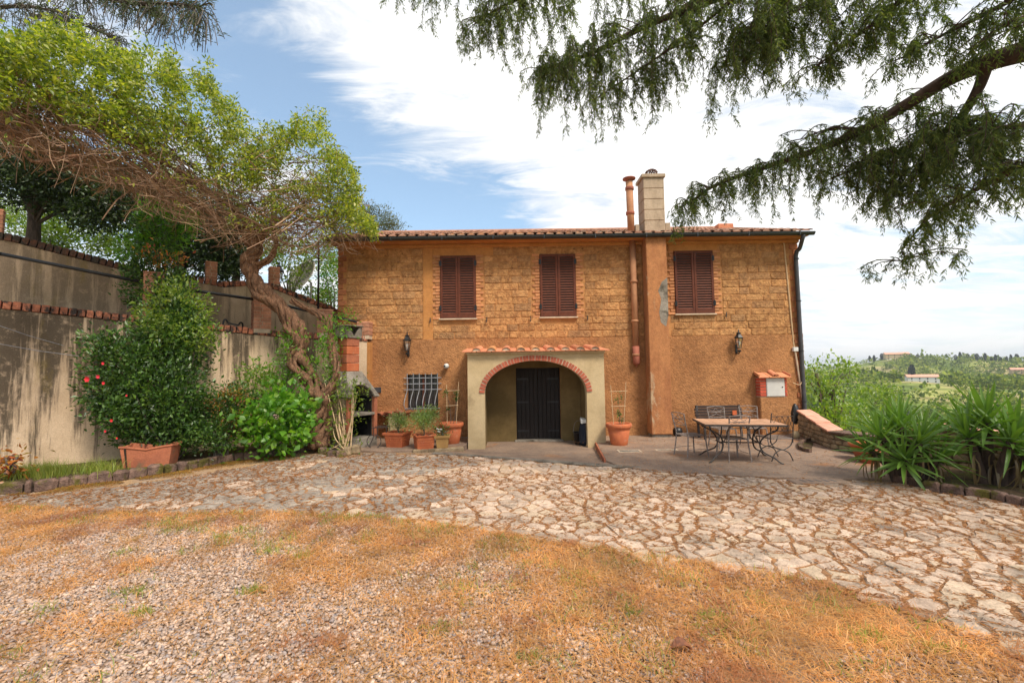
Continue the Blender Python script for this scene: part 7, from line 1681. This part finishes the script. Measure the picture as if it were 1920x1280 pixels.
def farhouse(label, px, r_, w_, d_, h_, py=None, mwall='white', n_=3, tw=None):
    dr = pxdir(px, 690); ang = math.atan2(dr.x, dr.y); x, y = r_*math.sin(ang), r_*math.cos(ang); z = float(gz(x, y))-.3+(1.5 if r_ > 300 else 0)
    R = thing('hillside_farmhouse', label, 'house', (x, y, z), -ang+.25); mb = MB(); mb.box(-w_/2, w_/2, -d_/2, d_/2, 0, h_); mb.add([(-w_/2, -d_/2, h_), (-w_/2, d_/2, h_), (-w_/2, 0, h_+d_*.2), (w_/2, -d_/2, h_), (w_/2, d_/2, h_), (w_/2, 0, h_+d_*.2)], [(0, 2, 1), (3, 4, 5)]); mb.build('wall', MT[mwall], R, local=True)
    o_ = .6; mb = MB(); mb.add([(-w_/2-o_, -d_/2-o_, h_-.1), (w_/2+o_, -d_/2-o_, h_-.1), (w_/2+o_, 0, h_+d_*.22), (-w_/2-o_, 0, h_+d_*.22), (-w_/2-o_, d_/2+o_, h_-.1), (w_/2+o_, d_/2+o_, h_-.1)], [(0, 1, 2, 3), (3, 2, 5, 4)]); o = mb.build('roof', MT['wall_tile'], R, local=True); md = o.modifiers.new('thick', 'SOLIDIFY'); md.thickness = .3
    for i in range(n_):
        for z_ in (1.0, 3.6):
            if z_+1.4 > h_: continue
            xc = -w_/2+w_*(i+.5)/n_; mb = MB(); mb.box(xc-.5, xc+.5, -d_/2-.05, -d_/2+.05, z_, z_+1.4); mb.build('window', MT['glass'], R, local=True)
farhouse('white farmhouse with red roof across the valley, below the ridge', 1727, 560, 22, 10, 6, n_=4)
farhouse('long low ochre farmhouse on the ridge above the white farmhouse', 1682, 760, 24, 10, 6, mwall='porch', n_=4)
farhouse('small pink roofed house on the far ridge at right', 1912, 700, 14, 9, 5, mwall='porch', n_=3)
farhouse('near pinkish tiled roof of a house below the terrace, left of the yucca', 1620, 52, 7, 5, 2.6, mwall='porch', n_=2)
for i in range(8):
    px = [1560, 1590, 1665, 1690, 1756, 1790, 1850, 1900][i]; r_ = [120, 160, 140, 200, 190, 150, 170, 210][i]
    dr = pxdir(px, 690); ang = math.atan2(dr.x, dr.y); x, y = r_*math.sin(ang), r_*math.cos(ang); z = float(gz(x, y)); h_ = random.uniform(6, 9)
    tree('valley_tree', ['round lime tree on the valley slope nearest the house corner', 'round lime tree in the valley right of the walnut', 'large lime tree in the valley left of the yuccas', 'lime tree in the valley just left of the broad yucca crown', 'green tree in the valley above the left yucca', 'green tree in the valley between the yucca crowns', 'green tree in the valley above the right yucca', 'green tree in the valley at the far right edge'][i], 'tree', (x, y, z), [(x, y, z+h_*.6, h_*.5, h_*.5, h_*.42), (x+h_*.3, y, z+h_*.5, h_*.35, h_*.35, h_*.3)], 1400, .55, 'bright' if i <= 3 else 'hyd', .25, group='rounded trees in the valley', limbs=6)
# air between here and the far ridge
mb = MB(); mb.box(-6500, 6500, -6500, 6500, -75, 60); o = mb.build('haze', None); o['kind'] = 'stuff'
m = bpy.data.materials.new('haze'); m.use_nodes = True; t = NT(m.node_tree); t.n.clear(); oo = t.new('ShaderNodeOutputMaterial'); pv = t.new('ShaderNodeVolumePrincipled'); pv.inputs['Density'].default_value = .00022; pv.inputs['Color'].default_value = (.82, .88, .95, 1); pv.inputs['Anisotropy'].default_value = .2
t.link(pv.outputs[0], oo.inputs['Volume']); o.data.materials.append(m)
